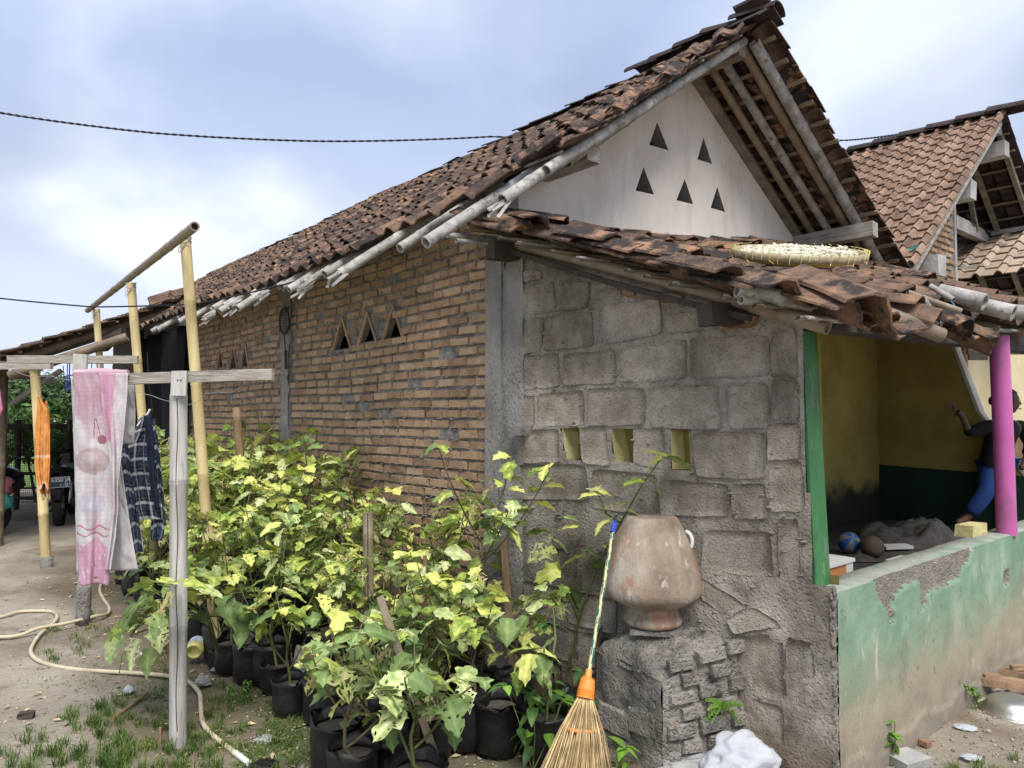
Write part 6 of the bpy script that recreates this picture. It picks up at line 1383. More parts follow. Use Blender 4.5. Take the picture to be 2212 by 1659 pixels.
special('yellow topped eggplant directly beside the broom handle', [[(1180, 1560, 3.35), (1185, 1480, 3.3), (1175, 1400, 3.3), (1150, 1400, 3.3)], [(1185, 1480, 3.3), (1200, 1380, 3.35), (1195, 1310, 3.4)]],
    3.4, [(1150, 1402, 3.3, 1.3, .0, .13, 'lime'), (1152, 1405, 3.3, -1.5, -.1, .13, 'lime'), (1150, 1400, 3.3, -.2, .2, .10, 'lime'), (1148, 1410, 3.28, 2.6, -.7, .14, 'lime'), (1160, 1412, 3.28, -2.5, -.9, .14, 'pale'), (1195, 1310, 3.4, 1.0, .5, .08, 'lime'), (1195, 1312, 3.4, -1.6, 0, .08, 'pale'), (1200, 1350, 3.4, -1.5, -.3, .09, 'green'), (1200, 1380, 3.4, 1.6, -.4, .09, 'pale'), (1170, 1450, 3.28, -2.0, -.9, .13, 'pale'), (1130, 1440, 3.28, 2.3, -1.0, .12, 'lime')], (1178, 1640), 4)
# two front plants whose branches spread towards the viewer's left, past the grey post
special('eggplant with a long branch crossing in front of the near post', [[(505, 1390, 4.3), (500, 1330, 4.1), (480, 1290, 3.9), (430, 1275, 3.75), (380, 1270, 3.55), (340, 1262, 3.5)], [(500, 1330, 4.1), (420, 1330, 3.9), (350, 1320, 3.8), (300, 1345, 3.8)]],
    4, [(330, 1262, 3.45, 1.4, -.1, .13, 'lime'), (345, 1258, 3.42, -.4, .2, .10, 'lime'), (380, 1262, 3.36, .6, .1, .12, 'lime'), (372, 1275, 3.36, 2.6, -.8, .14, 'eaten'), (395, 1262, 3.36, -1.2, 0, .12, 'lime'), (300, 1300, 3.6, 2.2, -.9, .16, 'green'), (320, 1290, 3.5, 1.6, -.5, .15, 'pale'), (350, 1320, 3.5, 2.8, -1.0, .13, 'green'), (310, 1340, 3.7, 1.3, -.2, .12, 'lime'),
        (280, 1350, 3.7, 1.8, -.4, .14, 'lime'), (340, 1350, 3.7, -2.6, -.6, .14, 'pale'), (300, 1380, 3.7, 2.6, -1.0, .15, 'pale'), (275, 1400, 3.7, 2.0, -1.1, .13, 'green'), (325, 1400, 3.7, 3.0, -1.1, .14, 'green'), (420, 1270, 3.6, -1.4, -.1, .14, 'pale'), (450, 1285, 3.7, .9, .1, .14, 'lime'), (480, 1290, 3.8, -2.2, -.7, .19, 'green'), (520, 1310, 3.8, -2.6, -1.0, .20, 'green'), (560, 1290, 3.8, 2.8, -.9, .19, 'green')], (545, 1470), 6)
rn_ = random.Random(321)
special('eggplant spreading lime leaves left of the near post above the hose', [[(470, 1400, 4.4), (440, 1330, 4.1), (380, 1290, 3.9), (320, 1300, 3.85)], [(440, 1330, 4.1), (370, 1340, 3.9), (290, 1370, 3.85)], [(470, 1400, 4.4), (430, 1260, 4.2), (380, 1220, 4.1)]], 4,
    [(rn_.gauss(335, 42), rn_.gauss(1315, 48), 3.88+rn_.uniform(-.15, .15), rn_.uniform(0, 6.28), rn_.gauss(-.4, .4), rn_.uniform(.10, .16), rn_.choice(['lime', 'lime', 'pale', 'pale', 'green', 'eaten'])) for _ in range(34)]+
    [(rn_.gauss(420, 40), rn_.gauss(1240, 40), 4.1+rn_.uniform(-.15, .15), rn_.uniform(0, 6.28), rn_.gauss(-.3, .4), rn_.uniform(.10, .16), rn_.choice(['lime', 'lime', 'pale'])) for _ in range(20)], (478, 1425), 9)
# ---- stakes
def stake(label, a, b, r, mat, split=False, bamboo=False, cat='stake', grp='garden stakes'):
    t = thing('garden_stake', label, cat, tuple(a), grp)
    mb = MB()
    if bamboo: mb.bamboo(a, b, r, node=.4, n=12, seed=int(a.x*100) % 97)
    else: mb.bar(a, b, r*2, r*.8, up=Vector((0, 1, .01)), jit=.003)
    mb.build('stake_body', mat, t)
    if split: mb = MB(); d = (b-a); mb.bar(a.lerp(b, .35)-Vector((-.004, r*1.0, 0)), b-Vector((-.004, r*1.0, 0)), .003, .006, up=Vector((0, 1, 0))); mb.build('split', 'wire_black', t)
q = g(797, 1545); stake('stout split bamboo post among the eggplants', q, at(795, 1107, q.y), .028, 'bamboo_tan', split=True, bamboo=True)
stake('brown slanting stake crossing the bottom centre', at(950, 1662, 3.05), at(820, 1288, 3.15), .016, 'bamboo_tan')
q = g(1112, 1500); stake('tall thin plank stake before the grey column, left one', q, at(1088, 1165, q.y+.1), .020, 'stake_brown')
q = g(1128, 1450); stake('thin plank stake before the grey column, right one', q, at(1124, 1245, q.y+.1), .012, 'stake_brown')
q = g(490, 1440); stake('short leaning bamboo peg beside the black bag', q, at(462, 1330, q.y), .02, 'bamboo_yellow', bamboo=True)
q = g(340, 1244); stake('short bamboo stub behind the plaid shirt', q, at(338, 1190, q.y), .05, 'bamboo_yellow', bamboo=True)
stake('brown bamboo pole sticking up before the brick wall', at(520, 1000, 6.3), at(511, 880, 6.3), .035, 'stake_brown', bamboo=True)
q = g(742, 1500); stake('thin brown cane among the front eggplants', q, at(705, 1290, q.y), .010, 'stake_brown')
q = g(920, 1520); stake('thin brown cane behind the low eggplant', q, at(918, 1200, q.y), .010, 'stake_brown')
# ---- bags without much plant, visible at the yard edge
for k, (u, v, sc_, lab) in enumerate([(585, 1476, 1.0, 'large plain black grow bag at the yard edge under the bushes'), (540, 1440, .95, 'black grow bag just behind the large plain one'), (700, 1560, .95, 'black grow bag with crumpled top left of the low eggplants'), (728, 1668, 1.0, 'black grow bag at the bottom of the picture'),
        (1000, 1448, .9, 'open black grow bag in front of the block wall foot'), (1075, 1620, 1.0, 'torn black grow bag left of the broom'), (306, 1246, .9, 'far black grow bag behind the towel hem'), (745, 1470, .95, 'black grow bag behind the clear plastic sack'), (1225, 1500, .9, 'black grow bag beside the pedestal')]):
    rn_ = random.Random(k+500); t = thing('grow_bag', lab, 'grow bag', tuple(g(u, v)), 'black grow bags'); b, s_ = bag_mb(rn_, .112, .235)
    mb = MB(); mb.v = [tuple(Vector(v_)*sc_+g(u, v)) for v_ in b.v]; mb.f = b.f; mb.m = b.m; mb.sm = b.sm; mb.build('bag_body', 'plastic_black', t)
    mb = MB(); mb.v = [tuple(Vector(v_)*sc_+g(u, v)) for v_ in s_.v]; mb.f = s_.f; mb.m = s_.m; mb.sm = s_.sm; mb.build('soil', 'soil_bag', t)
# ---- small bright leaved weeds and chillies
sl = leaf_mesh('leaf', 'leaf_bright', 70, 4, 6, 0, 0, .3, .3, .26, .02); sdk = leaf_mesh('leaf', 'leaf_dark', 71, 4, 6, 0, 0, .4, .3, .27, .02)
def herb(label, foot, h, n, size, dark=.0, seed=1, name='weed', cat='plant', spread_=.12, grp='small green weeds'):
    rn_ = random.Random(seed); t = thing(name, label, cat, tuple(foot), grp); st = MB()
    nb_ = max(2, n//9); ends = []
    for k in range(nb_):
        th = rn_.uniform(0, 6.28); e = foot+Vector((math.cos(th)*spread_*rn_.random(), math.sin(th)*spread_*rn_.random(), h*rn_.uniform(.55, 1))); st.tube([foot, foot.lerp(e, .5)+Vector((.01, 0, 0)), e], [.004, .003, .002], 4); ends.append(e)
    for k in range(n):
        e = rn_.choice(ends); s = rn_.uniform(.35, 1) if rn_.random() < .5 else 1; p = foot.lerp(e, s)
        place('leaf', sdk if rn_.random() < dark else sl, t, leaf_mat(p, rn_.uniform(0, 6.28), rn_.gauss(.0 if s == 1 else -.3, .35), size*rn_.uniform(.6, 1.2)))
    st.build('stem', 'stem_green', t)
herb('dark leaved chilli plant with bright tips between broom and eggplants', g(1150, 1668), .42, 60, .085, .7, 1, 'chilli_plant', 'plant', .26, None)
herb('leafy dark chilli bush behind the broom bristles', g(1215, 1600), .55, 40, .09, .8, 2, 'chilli_plant', 'plant', .22, None)
herb('small bright five leaved herb at the foot of the pedestal', g(1355, 1672), .12, 10, .085, 0, 3)
herb('bright seedling at the foot of the parapet', g(1925, 1655), .20, 14, .075, 0, 4)
herb('low weed beside the wooden saddle frame', g(2110, 1520), .12, 30, .04, .3, 5, spread_=.15)
herb('small weed at the foot of the parapet near the picture edge', g(2165, 1500), .10, 24, .035, .3, 6, spread_=.12)
herb('small weed by the hose end in the grass', g(880, 1610), .08, 16, .03, .1, 7)
herb('low weed between hose and black grow bag', g(520, 1500), .08, 30, .035, .2, 8, spread_=.15)
herb('little weed under the towel beside the hose loop', g(205, 1335), .06, 14, .035, .1, 9, spread_=.1)
# fern on the pedestal side
t = thing('fern', 'tiny bright fern growing from the right corner of the pedestal', 'fern', tuple(at(1560, 1530, 3.32))); mb = MB(); rn_ = random.Random(4); c_ = at(1562, 1522, 3.30)
for k in range(11):
    th = rn_.uniform(2.2, 6.2); el = rn_.uniform(-.5, .8)
    for m_ in range(7):
        s = m_/6; b = c_+Vector((math.cos(th)*.075*s, math.sin(th)*.05*s-.02*s, el*.08*s-.03*s*s)); tg = Vector((-math.sin(th)*.3, 0, 1)).normalized()
        for sg in (-1, 1): w_ = .018*(1-s*.6); mb.add([b, b+tg*sg*w_+Vector((.004, 0, 0)), b+tg*sg*w_*.9+Vector((math.cos(th), math.sin(th), 0))*.010, b+Vector((math.cos(th), math.sin(th), 0))*.009], [(0, 1, 2, 3)])
mb.build('fronds', 'leaf_fern', t)

# ================================================================ PEDESTAL, URN, BROOM
F_, L_, R_ = Vector((.665, 3.25, 0)), Vector((.405, 3.60, 0)), Vector((1.035, 3.37, 0))
ped = thing('pedestal', 'rough stone and brick pedestal under the clay urn against the block wall', 'pedestal', tuple(F_))
def face(name, p0, p1, h0, h1, seed):
    d = (p1-p0); ln = d.length; d = d/ln; n_ = Vector((d.y, -d.x, 0)); n_ = n_ if n_.y < 0 else -n_
    return gridwall(name, p0, d, n_, 0, ln, -.03, lambda x: h0+(h1-h0)*x/ln, .016, 'pedestal_stone', ped, disp=.018 if seed == 1 else .009, ds=7), d, n_, ln
HF, HL, HR = .415, .46, .56
f1_, d1, n1, l1 = face('left_face', F_, L_, HF, HL, 1); f2_, d2, n2, l2 = face('right_face', F_, R_, HF, HR, 2)
V = []; nn = 16
back = Vector((.86, 3.76, 0)); face('back_face', Vector((.50, 3.98, 0)), L_, .5, .46, 1)
for j in range(nn+1):
    for i in range(nn+1):
        u = i/nn; v = j/nn; p = (F_*(1-u)+R_*u)*(1-v)+(L_*(1-u)+back*u)*v; hh = (HF*(1-u)+HR*u)*(1-v)+(HL*(1-u)+.60*u)*v
        ctr = 1-max(abs(u-.5), abs(v-.5))*2; p = p+Vector((0, 0, min(hh, .53)+.045*(min(1, ctr*3))+.012*fb(p.x, p.y, 0, 9, 3))); 
        if ctr < .01: p.z -= .02
        V.append(p)
mb = MB(); mb.add(V, [(j*(nn+1)+i, j*(nn+1)+i+1, (j+1)*(nn+1)+i+1, (j+1)*(nn+1)+i) for j in range(nn) for i in range(nn)], 0, True); mb.build('mortar_top', 'pedestal_stone', ped)
mb = MB(); cc_ = (F_+L_+R_+back)/4; mb.hexa([p_+Z*z_ for z_ in (0, .42) for p_ in (F_+Vector((.0, .06, 0)), R_+Vector((-.03, .05, 0)), Vector((.98, 3.6, 0)), L_+Vector((.03, .02, 0)))]); mb.build('core', 'pedestal_stone', ped)
ps = brick_meshes('brick', .15, .062, .03, 'pedestal_stone', 6, 700); rn = random.Random(6)
for j in range(7):
    x = .02+(.05 if j % 2 else 0)
    while x < l2-.05:
        z = .05+.072*j+x*.17*(j/6); m = axes(d2, n2, Z, F_+d2*(x+.07)+Z*z-n2*.011) @ Matrix.Rotation(rn.gauss(-.06*(j/6)-.03, .04), 4, 'Y') @ Matrix.Rotation(rn.gauss(0, .05), 4, 'Z') @ Matrix.Diagonal((rn.uniform(.6, 1), 1.2, rn.uniform(.75, 1.05), 1)); place('brick', rn.choice(ps), f2_, m); x += .155
for (x, z, w_) in ((.30, .15, 2.0), (.12, .2, 1.6)):
    m = axes(-d1, n1, Z, F_+d1*x+Z*z-n1*.018) @ Matrix.Rotation(rn.gauss(0, .1), 4, 'Y') @ Matrix.Diagonal((w_*.7, 1, 1.9, 1)); place('stone', rn.choice(ps), f1_, m)
mb = MB(); pu = Vector((.735, 3.56, 0)); uc = at(1410, 1330, 3.58); uc.z = .58; 
mb.obox(Vector((uc.x+.02, uc.y, .565)), Vector((.12, -.02, 0)), Vector((.03, .12, 0)), Z*.012, jit=.008); mb.build('flat_stone', 'pedestal_stone', ped)
urn = thing('clay_urn', 'weathered upturned clay urn standing on the pedestal', 'urn', (uc.x, uc.y, .58))
K = 1.0; prof = [(.125, 0), (.140, .008), (.143, .026), (.130, .045), (.124, .070), (.122, .085), (.150, .098), (.198, .122), (.225, .142), (.236, .155), (.241, .185), (.236, .235), (.220, .300), (.198, .370), (.172, .430), (.145, .480), (.130, .506), (.124, .516), (.118, .520), (.06, .517), (.001, .514)]
mb = MB(); n = 48; V = []
for (r_, z) in prof:
    for k in range(n):
        th = 2*math.pi*k/n; q = r_*(1+.012*nz(math.cos(th)*2, math.sin(th)*2, z*5)+.007*nz(math.cos(th)*9, math.sin(th)*9, z*20)); zz = z
        if .14 < z < .16: q *= 1+.02*nz(math.cos(th)*12, math.sin(th)*12, 1); zz += .006*nz(math.cos(th)*10, math.sin(th)*10, 2)
        V.append((uc.x+q*math.cos(th)*.99, uc.y+q*math.sin(th)*.99, .578+zz))
mb.add(V, [(i*n+k, i*n+(k+1) % n, (i+1)*n+(k+1) % n, (i+1)*n+k) for i in range(len(prof)-1) for k in range(n)], 0, True); mb.build('urn_body', 'clay_urn', urn)
t = thing('pipe_elbow', 'white curved plastic pipe end poking from the wall beside the urn', 'pipe', tuple(wp(1.28, .98)))
mb = MB(); c_ = at(1481, 1168, 3.52); n_ = 12; mb.tube([c_+Vector((.028*math.cos(a), -.02*math.cos(a), .045*math.sin(a))) for a in [(-.5+i*.1)*math.pi*.95 for i in range(11)]], .009, 8); mb.build('pipe_bend', 'pvc_white', t)
mb = MB(); mb.tube([c_+Vector((-.03, .12, 0)), c_+Vector((-.02, -.01, -.005))], .022, 12); mb.build('stub', 'stake_brown', t)
# broom
bt, bb = at(1324, 1150, 3.50), at(1272, 1452, 3.12)
br = thing('broom', 'upright stick broom with orange ferrule leaning against the pedestal', 'broom', tuple(at(1245, 1750, 2.9)))
def stripe_tube(name, a, b, r, mats, n=40):
    mb = MB(); m_ = n; P = [a.lerp(b, i/m_) for i in range(m_+1)]; d = (b-a).normalized(); x = d.orthogonal().normalized(); y = d.cross(x); V = []
    for p in P:
        for k in range(16): th = math.pi*k/8; V.append(p+(x*math.cos(th)+y*math.sin(th))*r)
    mb.add(V, [(i*16+k, i*16+(k+1) % 16, (i+1)*16+(k+1) % 16, (i+1)*16+k) for i in range(m_) for k in range(16)], 0, True)
    return mb.build(name, mats, br)
mk('stick_green', [(.3, c(.015, .10, .06)), (.7, c(.03, .15, .09))], 6, 3, rough=.2, spec=.6); mk('stick_gold', [(.3, c(.36, .30, .12)), (.7, c(.52, .45, .22))], 50, 3, rough=.2, spec=.6)
so = stripe_tube('handle', bb, bt, .0095, ['stick_green', 'stick_gold'], 96)
for i, pg in enumerate(so.data.polygons): pg.material_index = 1 if (((i % 16)//2+(i//16)//5) % 4) < 2 or nz(i*.37, 0, 0) > .35 else 0
mb = MB(); d = (bt-bb).normalized(); mb.tube([bt, bt+d*.045], [.015, .014], 10, smooth=False); mb.build('cap', 'blue_plastic', br)
mb = MB(); mb.tube([bt+d*.045-Vector((.008, 0, 0)), bt+d*.066-Vector((.006, 0, 0)), bt+d*.066+Vector((.006, 0, 0)), bt+d*.045+Vector((.008, 0, 0))], .003, 5); mb.build('hanger_loop', 'blue_plastic', br)
fb0, fb1 = at(1264, 1508, 3.08), bb
mb = MB(); mb.tube([fb1+d*.01, fb1-d*.02, fb1-d*.026, fb0.lerp(fb1, .66), fb0.lerp(fb1, .33), fb0.lerp(fb1, .30), fb0.lerp(fb1, .24), fb0.lerp(fb1, .21), fb0.lerp(fb1, .14), fb0.lerp(fb1, .11), fb0.lerp(fb1, .05), fb0], [.014, .015, .026, .032, .035, .038, .035, .038, .035, .038, .036, .039], 18, smooth=False); mb.build('ferrule', 'orange_plastic', br)
mb = MB(); rn_ = random.Random(2); be = at(1238, 1752, 2.88)
ax_x = Vector((1, .1, 0)).normalized()
for k in range(330):
    a = rn_.uniform(0, 6.28); r_ = math.sqrt(rn_.random()); p0 = fb0+Vector((math.cos(a)*.030*r_, math.sin(a)*.025*r_, .01)); w_ = rn_.uniform(.85, 1.05)
    p2 = be+Vector((math.cos(a)*.155*r_, math.sin(a)*.07*r_, rn_.uniform(-.0, .12))); p2 += Vector((rn_.gauss(0, .012), rn_.gauss(0, .01), 0)); p1 = p0.lerp(p2, .4)+Vector((math.cos(a)*.010*r_+rn_.gauss(0, .004), rn_.gauss(0, .004), rn_.gauss(0, .004)))
    mb.tube([p0, p1, p2], [.0022, .0018, .0010], 4, caps=False, smooth=False)
o = mb.build('bristles', 'bristle', br); o['kind'] = 'stuff'
bc = fb0.lerp(be, .27); mb = MB(); mb.tube([bc+Vector((.076*math.cos(i*math.pi/12), .044*math.sin(i*math.pi/12), -.004*math.cos(i*math.pi/12))) for i in range(25)], .008, 6, caps=False); mb.build('band', 'orange_plastic', br)

# ================================================================ HOSE
def spl(P, k=8):
    out = []
    for i in range(len(P)-1):
        a, b, c_, d = P[max(i-1, 0)], P[i], P[i+1], P[min(i+2, len(P)-1)]
        for q in range(k):
            t_ = q/k; out.append(.5*((2*b)+(c_-a)*t_+(2*a-5*b+4*c_-d)*t_*t_+(3*b-a-3*c_+d)*t_**3))
    out.append(P[-1]); return out
hz_ = [(300, 1236), (262, 1236), (228, 1247), (216, 1275), (222, 1295), (235, 1315), (232, 1330), (200, 1343), (140, 1358), (84, 1368), (42, 1377), (0, 1381), (-70, 1376), (-110, 1355), (-60, 1340), (0, 1337), (42, 1326), (84, 1324), (112, 1326), (123, 1335), (118, 1348), (101, 1362), (84, 1378), (70, 1400), (67, 1415), (79, 1430), (112, 1443), (168, 1452), (225, 1456), (281, 1459), (337, 1463), (365, 1467), (405, 1477), (430, 1502), (434, 1530), (438, 1568), (461, 1597), (495, 1624), (512, 1638)]
P = [ground(u, v) for u, v in hz_]
for i, p in enumerate(P): p.z = .016+(.022 if 6 < i < 10 else 0)
mb = MB(); Q = spl(P); mb.tube(Q, [.0125*(1+.08*nz(i*.2, 0, 0)) for i in range(len(Q))], 10); o = mb.build('garden_hose', 'hose'); tag(o, 'long beige garden hose looping over the bare yard and under the near post', 'hose')
t = thing('pipe_end', 'short white plastic pipe pushed on the end of the hose', 'pipe', tuple(ground(512, 1638))); mb = MB(); a = ground(508, 1634); b = ground(537, 1657); a.z = b.z = .017; mb.tube([a, b], .0135, 12); mb.build('pipe_body', 'hose_white', t)

# ================================================================ LITTER AND SMALL OBJECTS
# yellow jar lying on its side
t = thing('plastic_jar', 'empty yellow plastic jar lying on its side behind the near post', 'jar', tuple(g(422, 1420)))
jc = at(424, 1398, 4.72); jax = (Vector((.10, -1, -.25))).normalized(); x = jax.orthogonal().normalized(); y = jax.cross(x); rot = Matrix((x, y, jax)).transposed()
mb = MB(); mb.lathe([(.0, -.055), (.045, -.055), (.056, -.045), (.058, .035), (.05, .05), (.044, .055), (.040, .055), (.038, .03), (.0, .03)], jc, 26, ax=rot); mb.build('jar_body', 'jar_yellow', t)
mb = MB(); mb.lathe([(.0590, -.035), (.0595, .02)], jc, 26, ax=rot); mb.build('paper_label', 'jar_label', t)
def crumple(name, label, c_, r, mat, seed, sq=(1, 1, .7), cat='plastic litter', grp=None, amp=.9):
    mb = MB(); rn_ = random.Random(seed); nu, nv_ = 64, 44; V = []
    pls = [(Vector((rn_.gauss(0, 1), rn_.gauss(0, 1), rn_.gauss(0, 1))).normalized(), rn_.uniform(.7, 2.6), rn_.random(), rn_.uniform(.12, .42)/(1+k_*.25)) for k_ in range(9)]
    for j in range(nv_+1):
        for i in range(nu):
            th = math.pi*j/nv_; ph = 2*math.pi*i/nu; d = Vector((math.sin(th)*math.cos(ph), math.sin(th)*math.sin(ph), math.cos(th)))
            k = 1+amp*.36*fb(d.x+seed, d.y, d.z, 1.3, 2)+amp*sum(w_*(abs(((d.dot(n_)*f_+o_) % 1)-.5)-.25) for n_, f_, o_, w_ in pls); V.append(c_+Vector((d.x*sq[0], d.y*sq[1], max(-.5, d.z)*sq[2]))*r*k)
    mb.add(V, [(j*nu+i, (j+1)*nu+i, (j+1)*nu+(i+1) % nu, j*nu+(i+1) % nu) for j in range(nv_) for i in range(nu)], 0, True)
    o = mb.build(name, mat); return tag(o, label, cat, grp)
def gz(u, v, z=.0): q = ground(u, v); q.z = z; return q
crumple('plastic_bag', 'crumpled bluish white plastic bag at the foot of the block wall', gz(1602, 1690, .075), .145, 'plastic_white', 3, (1.05, .8, .78), 'plastic bag')
crumple('plastic_wrap', 'clear crinkled plastic wrap beside the white bag', gz(1490, 1676, .035), .11, 'plastic_clear', 4, (1.25, .6, .42), 'plastic litter')
crumple('plastic_sack', 'clear plastic sack of rubbish between the black grow bags', gz(660, 1478, .10), .085, 'plastic_clear', 5, (.8, .8, 1.5), 'plastic sack')
crumple('plastic_scrap', 'crumpled clear scrap in the grass right of the near post', gz(438, 1478, .02), .045, 'plastic_clear', 6)
crumple('plastic_scrap', 'small white scrap in the grass left of the near post', gz(278, 1496, .015), .030, 'plastic_white', 7)
crumple('plastic_scrap', 'clear scrap with blue print near the picture bottom', gz(572, 1604, .015), .04, 'plastic_clear', 8, (1.2, 1, .4))
crumple('plastic_scrap', 'white wrapper below the wooden saddle frame', gz(2085, 1575, .01), .035, 'plastic_white', 9, (1.4, 1, .3))
crumple('plastic_scrap', 'second white wrapper near the parapet foot', gz(2098, 1640, .01), .03, 'plastic_white', 10, (1.4, 1, .3))
crumple('black_rag', 'flat black plastic scrap at the bottom left of the plants', gz(570, 1655, .008), .05, 'plastic_black', 11, (1.3, 1, .25), 'plastic litter')
crumple('plastic_scrap', 'grey scrap of plastic film under the bushes near the jar', gz(470, 1450, .012), .03, 'plastic_clear', 12, (1.3, 1, .5))
crumple('black_plastic', 'torn black plastic behind the broom ferrule', gz(1240, 1560, .08), .12, 'plastic_black', 13, (1.1, .8, .9), 'plastic litter')
def chunk(name, label, c_, sx, sy, sz, rz, mat, cat, grp=None):
    mb = MB(); mb.box(c_, sx, sy, sz, rz, jit=min(sx, sy, sz)*.18); return tag(mb.build(name, mat), label, cat, grp)
chunk('wood_chunk', 'dark charred wood chunk on the bare yard at the lower left', gz(57, 1549, .015), .075, .035, .03, .15, 'wood_dark', 'wood piece')
chunk('wood_chip', 'pale flat wood chip near the hose loop', gz(58, 1502-140, .006), .10, .02, .008, .3, 'wood_grey', 'wood piece')
chunk('clay_chip', 'orange brick splinter leaning at the foot of the near post', gz(346, 1608, .04), .012, .016, .08, .2, 'brick_bit', 'brick piece')
chunk('stone_slab', 'grey flat stone at the foot of the parapet', gz(1960, 1650, .02), .16, .12, .04, .4, 'concrete_pale', 'stone')
chunk('clay_chip', 'orange brick piece on the ground before the parapet', gz(2000, 1610, .012), .045, .035, .022, .5, 'brick_bit', 'brick piece')
chunk('cardboard', 'folded brown cardboard piece between the grow bags', gz(1040, 1560, .02), .17, .10, .02, -.3, 'cardboard', 'cardboard')
chunk('roof_tile_piece', 'broken roof tile lying behind the low eggplant', gz(985, 1470, .04), .20, .02, .08, .35, 'stake_brown', 'broken tile')
chunk('bottle_cap', 'white bottle cap on the soil near the hose', gz(308, 1608-195, .004), .03, .03, .006, 0, 'pvc_white', 'cap')
mb = MB(); P = [gz(243, 1556, .01), gz(275, 1535, .014), gz(300, 1515, .012), gz(320, 1500, .012)]; mb.tube(spl(P, 4), [.010, .011, .010, .011, .010, .009, .010, .010, .010, .009, .008, .007, .006], 7); tag(mb.build('dry_stick', 'stake_brown'), 'dry brown stick lying in the grass at the lower left', 'stick')
# metal bowl upside down and wooden saddle frame
t = thing('metal_bowl', 'dented steel bowl turned upside down at the right edge', 'bowl', tuple(g(2190, 1545))); c_ = gz(2190, 1540, 0)
mb = MB(); mb.lathe([(.158, .0), (.160, .006), (.150, .010), (.138, .014), (.132, .035), (.115, .065), (.085, .080), (.03, .084), (.001, .084)], c_, 36, wob=.02); mb.build('bowl_body', 'metal_steel', t)
t = thing('wooden_frame', 'worn brown wooden seat frame with oval hole lying by the parapet', 'wooden frame', tuple(g(2170, 1500))); c_ = gz(2185, 1492, .05); V = []; n = 28
for k in range(n):
    th = 2*math.pi*k/n
    for (r1, z) in ((1, 0), (1, .04), (.5, .045), (.5, .0)):
        ex = .27*(1+.15*math.cos(2*th)) if r1 == 1 else .26; ey = .16 if r1 == 1 else .15; V.append(c_+Vector((ex*r1*math.cos(th), ey*r1*math.sin(th), z+.05*math.cos(th)*-1*.3)))
mb = MB(); mb.add(V, [(k*4+q, k*4+(q+1) % 4, ((k+1) % n)*4+(q+1) % 4, ((k+1) % n)*4+q) for k in range(n) for q in range(4)], 0, False); fo = mb.build('frame_board', 'wood_saddle', t)
for (dx_, dy_) in ((-.16, .06), (-.16, -.07), (.10, .08)): mb = MB(); mb.obox(c_+Vector((dx_, dy_, .055)), Vector((.045, 0, 0)), Vector((0, .012, 0)), Z*.012, jit=.004); mb.build('cleat', 'stake_brown', t)
# ground scatter
mb = MB(); rn_ = random.Random(15)
for k in range(2600):
    if rn_.random() < .75: p = ground(rn_.uniform(-100, 1300), rn_.uniform(1180, 1700)); 
    else: p = ground(rn_.uniform(1800, 2260), rn_.uniform(1380, 1700))
    q = p-C0; s_ = q.dot(B); a_ = q.dot(A)
    if s_ > -.05 and a_ < 1.9: continue
    p.z = .018*fb(p.x, p.y, 0, 1.3, 5)+.003; r_ = rn_.uniform(.003, .011)*(1.6 if rn_.random() < .05 else 1); mb.ball(p, r_, rn_.choice((0, 0, 0, 0, 0, 1)), 5, 3, .8, (1, .8, .6), k)
o = mb.build('pebbles', ['pebble', 'brick_bit']); tag(o, kind='stuff')
mb = MB()
for k in range(900):
    if rn_.random() < .85: p = hp(rn_.uniform(-5, 1.5), rn_.uniform(-1.9, -.05))
    else: p = ground(rn_.uniform(-50, 700), rn_.uniform(1250, 1700))
    p.z = .018*fb(p.x, p.y, 0, 1.3, 5)+.008; s = rn_.uniform(.006, .026); a = rn_.uniform(0, 6.28); x = Vector((math.cos(a), math.sin(a), rn_.uniform(-.3, .3)))*s; y = Vector((-math.sin(a), math.cos(a), rn_.uniform(-.3, .3)))*s*.5
    mb.add([p-x, p+y+Z*s*.2, p+x, p-y+Z*s*.15], [(0, 1, 2, 3)])
o = mb.build('leaf_litter', 'dry_leaf'); tag(o, kind='stuff')
# grass
mb = MB(); clumps = [(400, 1500, 170, 70, 900), (300, 1560, 140, 70, 1500), (620, 1580, 150, 70, 1500), (200, 1650, 150, 40, 1700), (330, 1640, 120, 40, 1200), (110, 1357, 34, 8, 160), (170, 1400, 28, 10, 160), (120, 1545-120, 25, 7, 120), (250, 1350, 60, 14, 200), (570, 1500, 80, 30, 700), (480, 1600, 80, 60, 900), (230, 1530, 60, 22, 700), (210, 1640, 60, 25, 700),
      (2150, 1640, 60, 20, 260), (2090, 1540, 30, 12, 100), (700, 1600, 60, 50, 500), (1960, 1590, 40, 20, 100), (50, 1650, 60, 15, 80)]
for (u, v, su, sv, n) in clumps:
    dense = [(rn_.gauss(u, su), rn_.gauss(v, sv)) for _ in range(max(3, n//40))]
    for k in range(n):
        cu, cv = rn_.choice(dense); uu = rn_.gauss(cu, 7); vv = rn_.gauss(cv, 4)
        if vv < 1200: continue
        p = ground(uu, vv); q = p-C0
        if q.dot(B) > -.08 and q.dot(A) < 1.95: continue
        p.z = .018*fb(p.x, p.y, 0, 1.3, 5)-.004; h = rn_.uniform(.015, .055)*(1.7 if v > 1610 and u < 300 else 1); a = rn_.uniform(0, 6.28); dr = Vector((math.cos(a), math.sin(a), 0)); sd_ = Vector((-dr.y, dr.x, 0))*rn_.uniform(.0010, .0022); l_ = rn_.uniform(.2, .9)*h
        m_ = p+dr*l_*.4+Z*h*.65; e = p+dr*l_+Z*h*rn_.uniform(.7, 1)
        mb.add([p-sd_, p+sd_, m_+sd_*.8, m_-sd_*.8, e], [(0, 1, 2, 3), (3, 2, 4)])
o = mb.build('grass', 'grass_blade'); tag(o, kind='stuff')
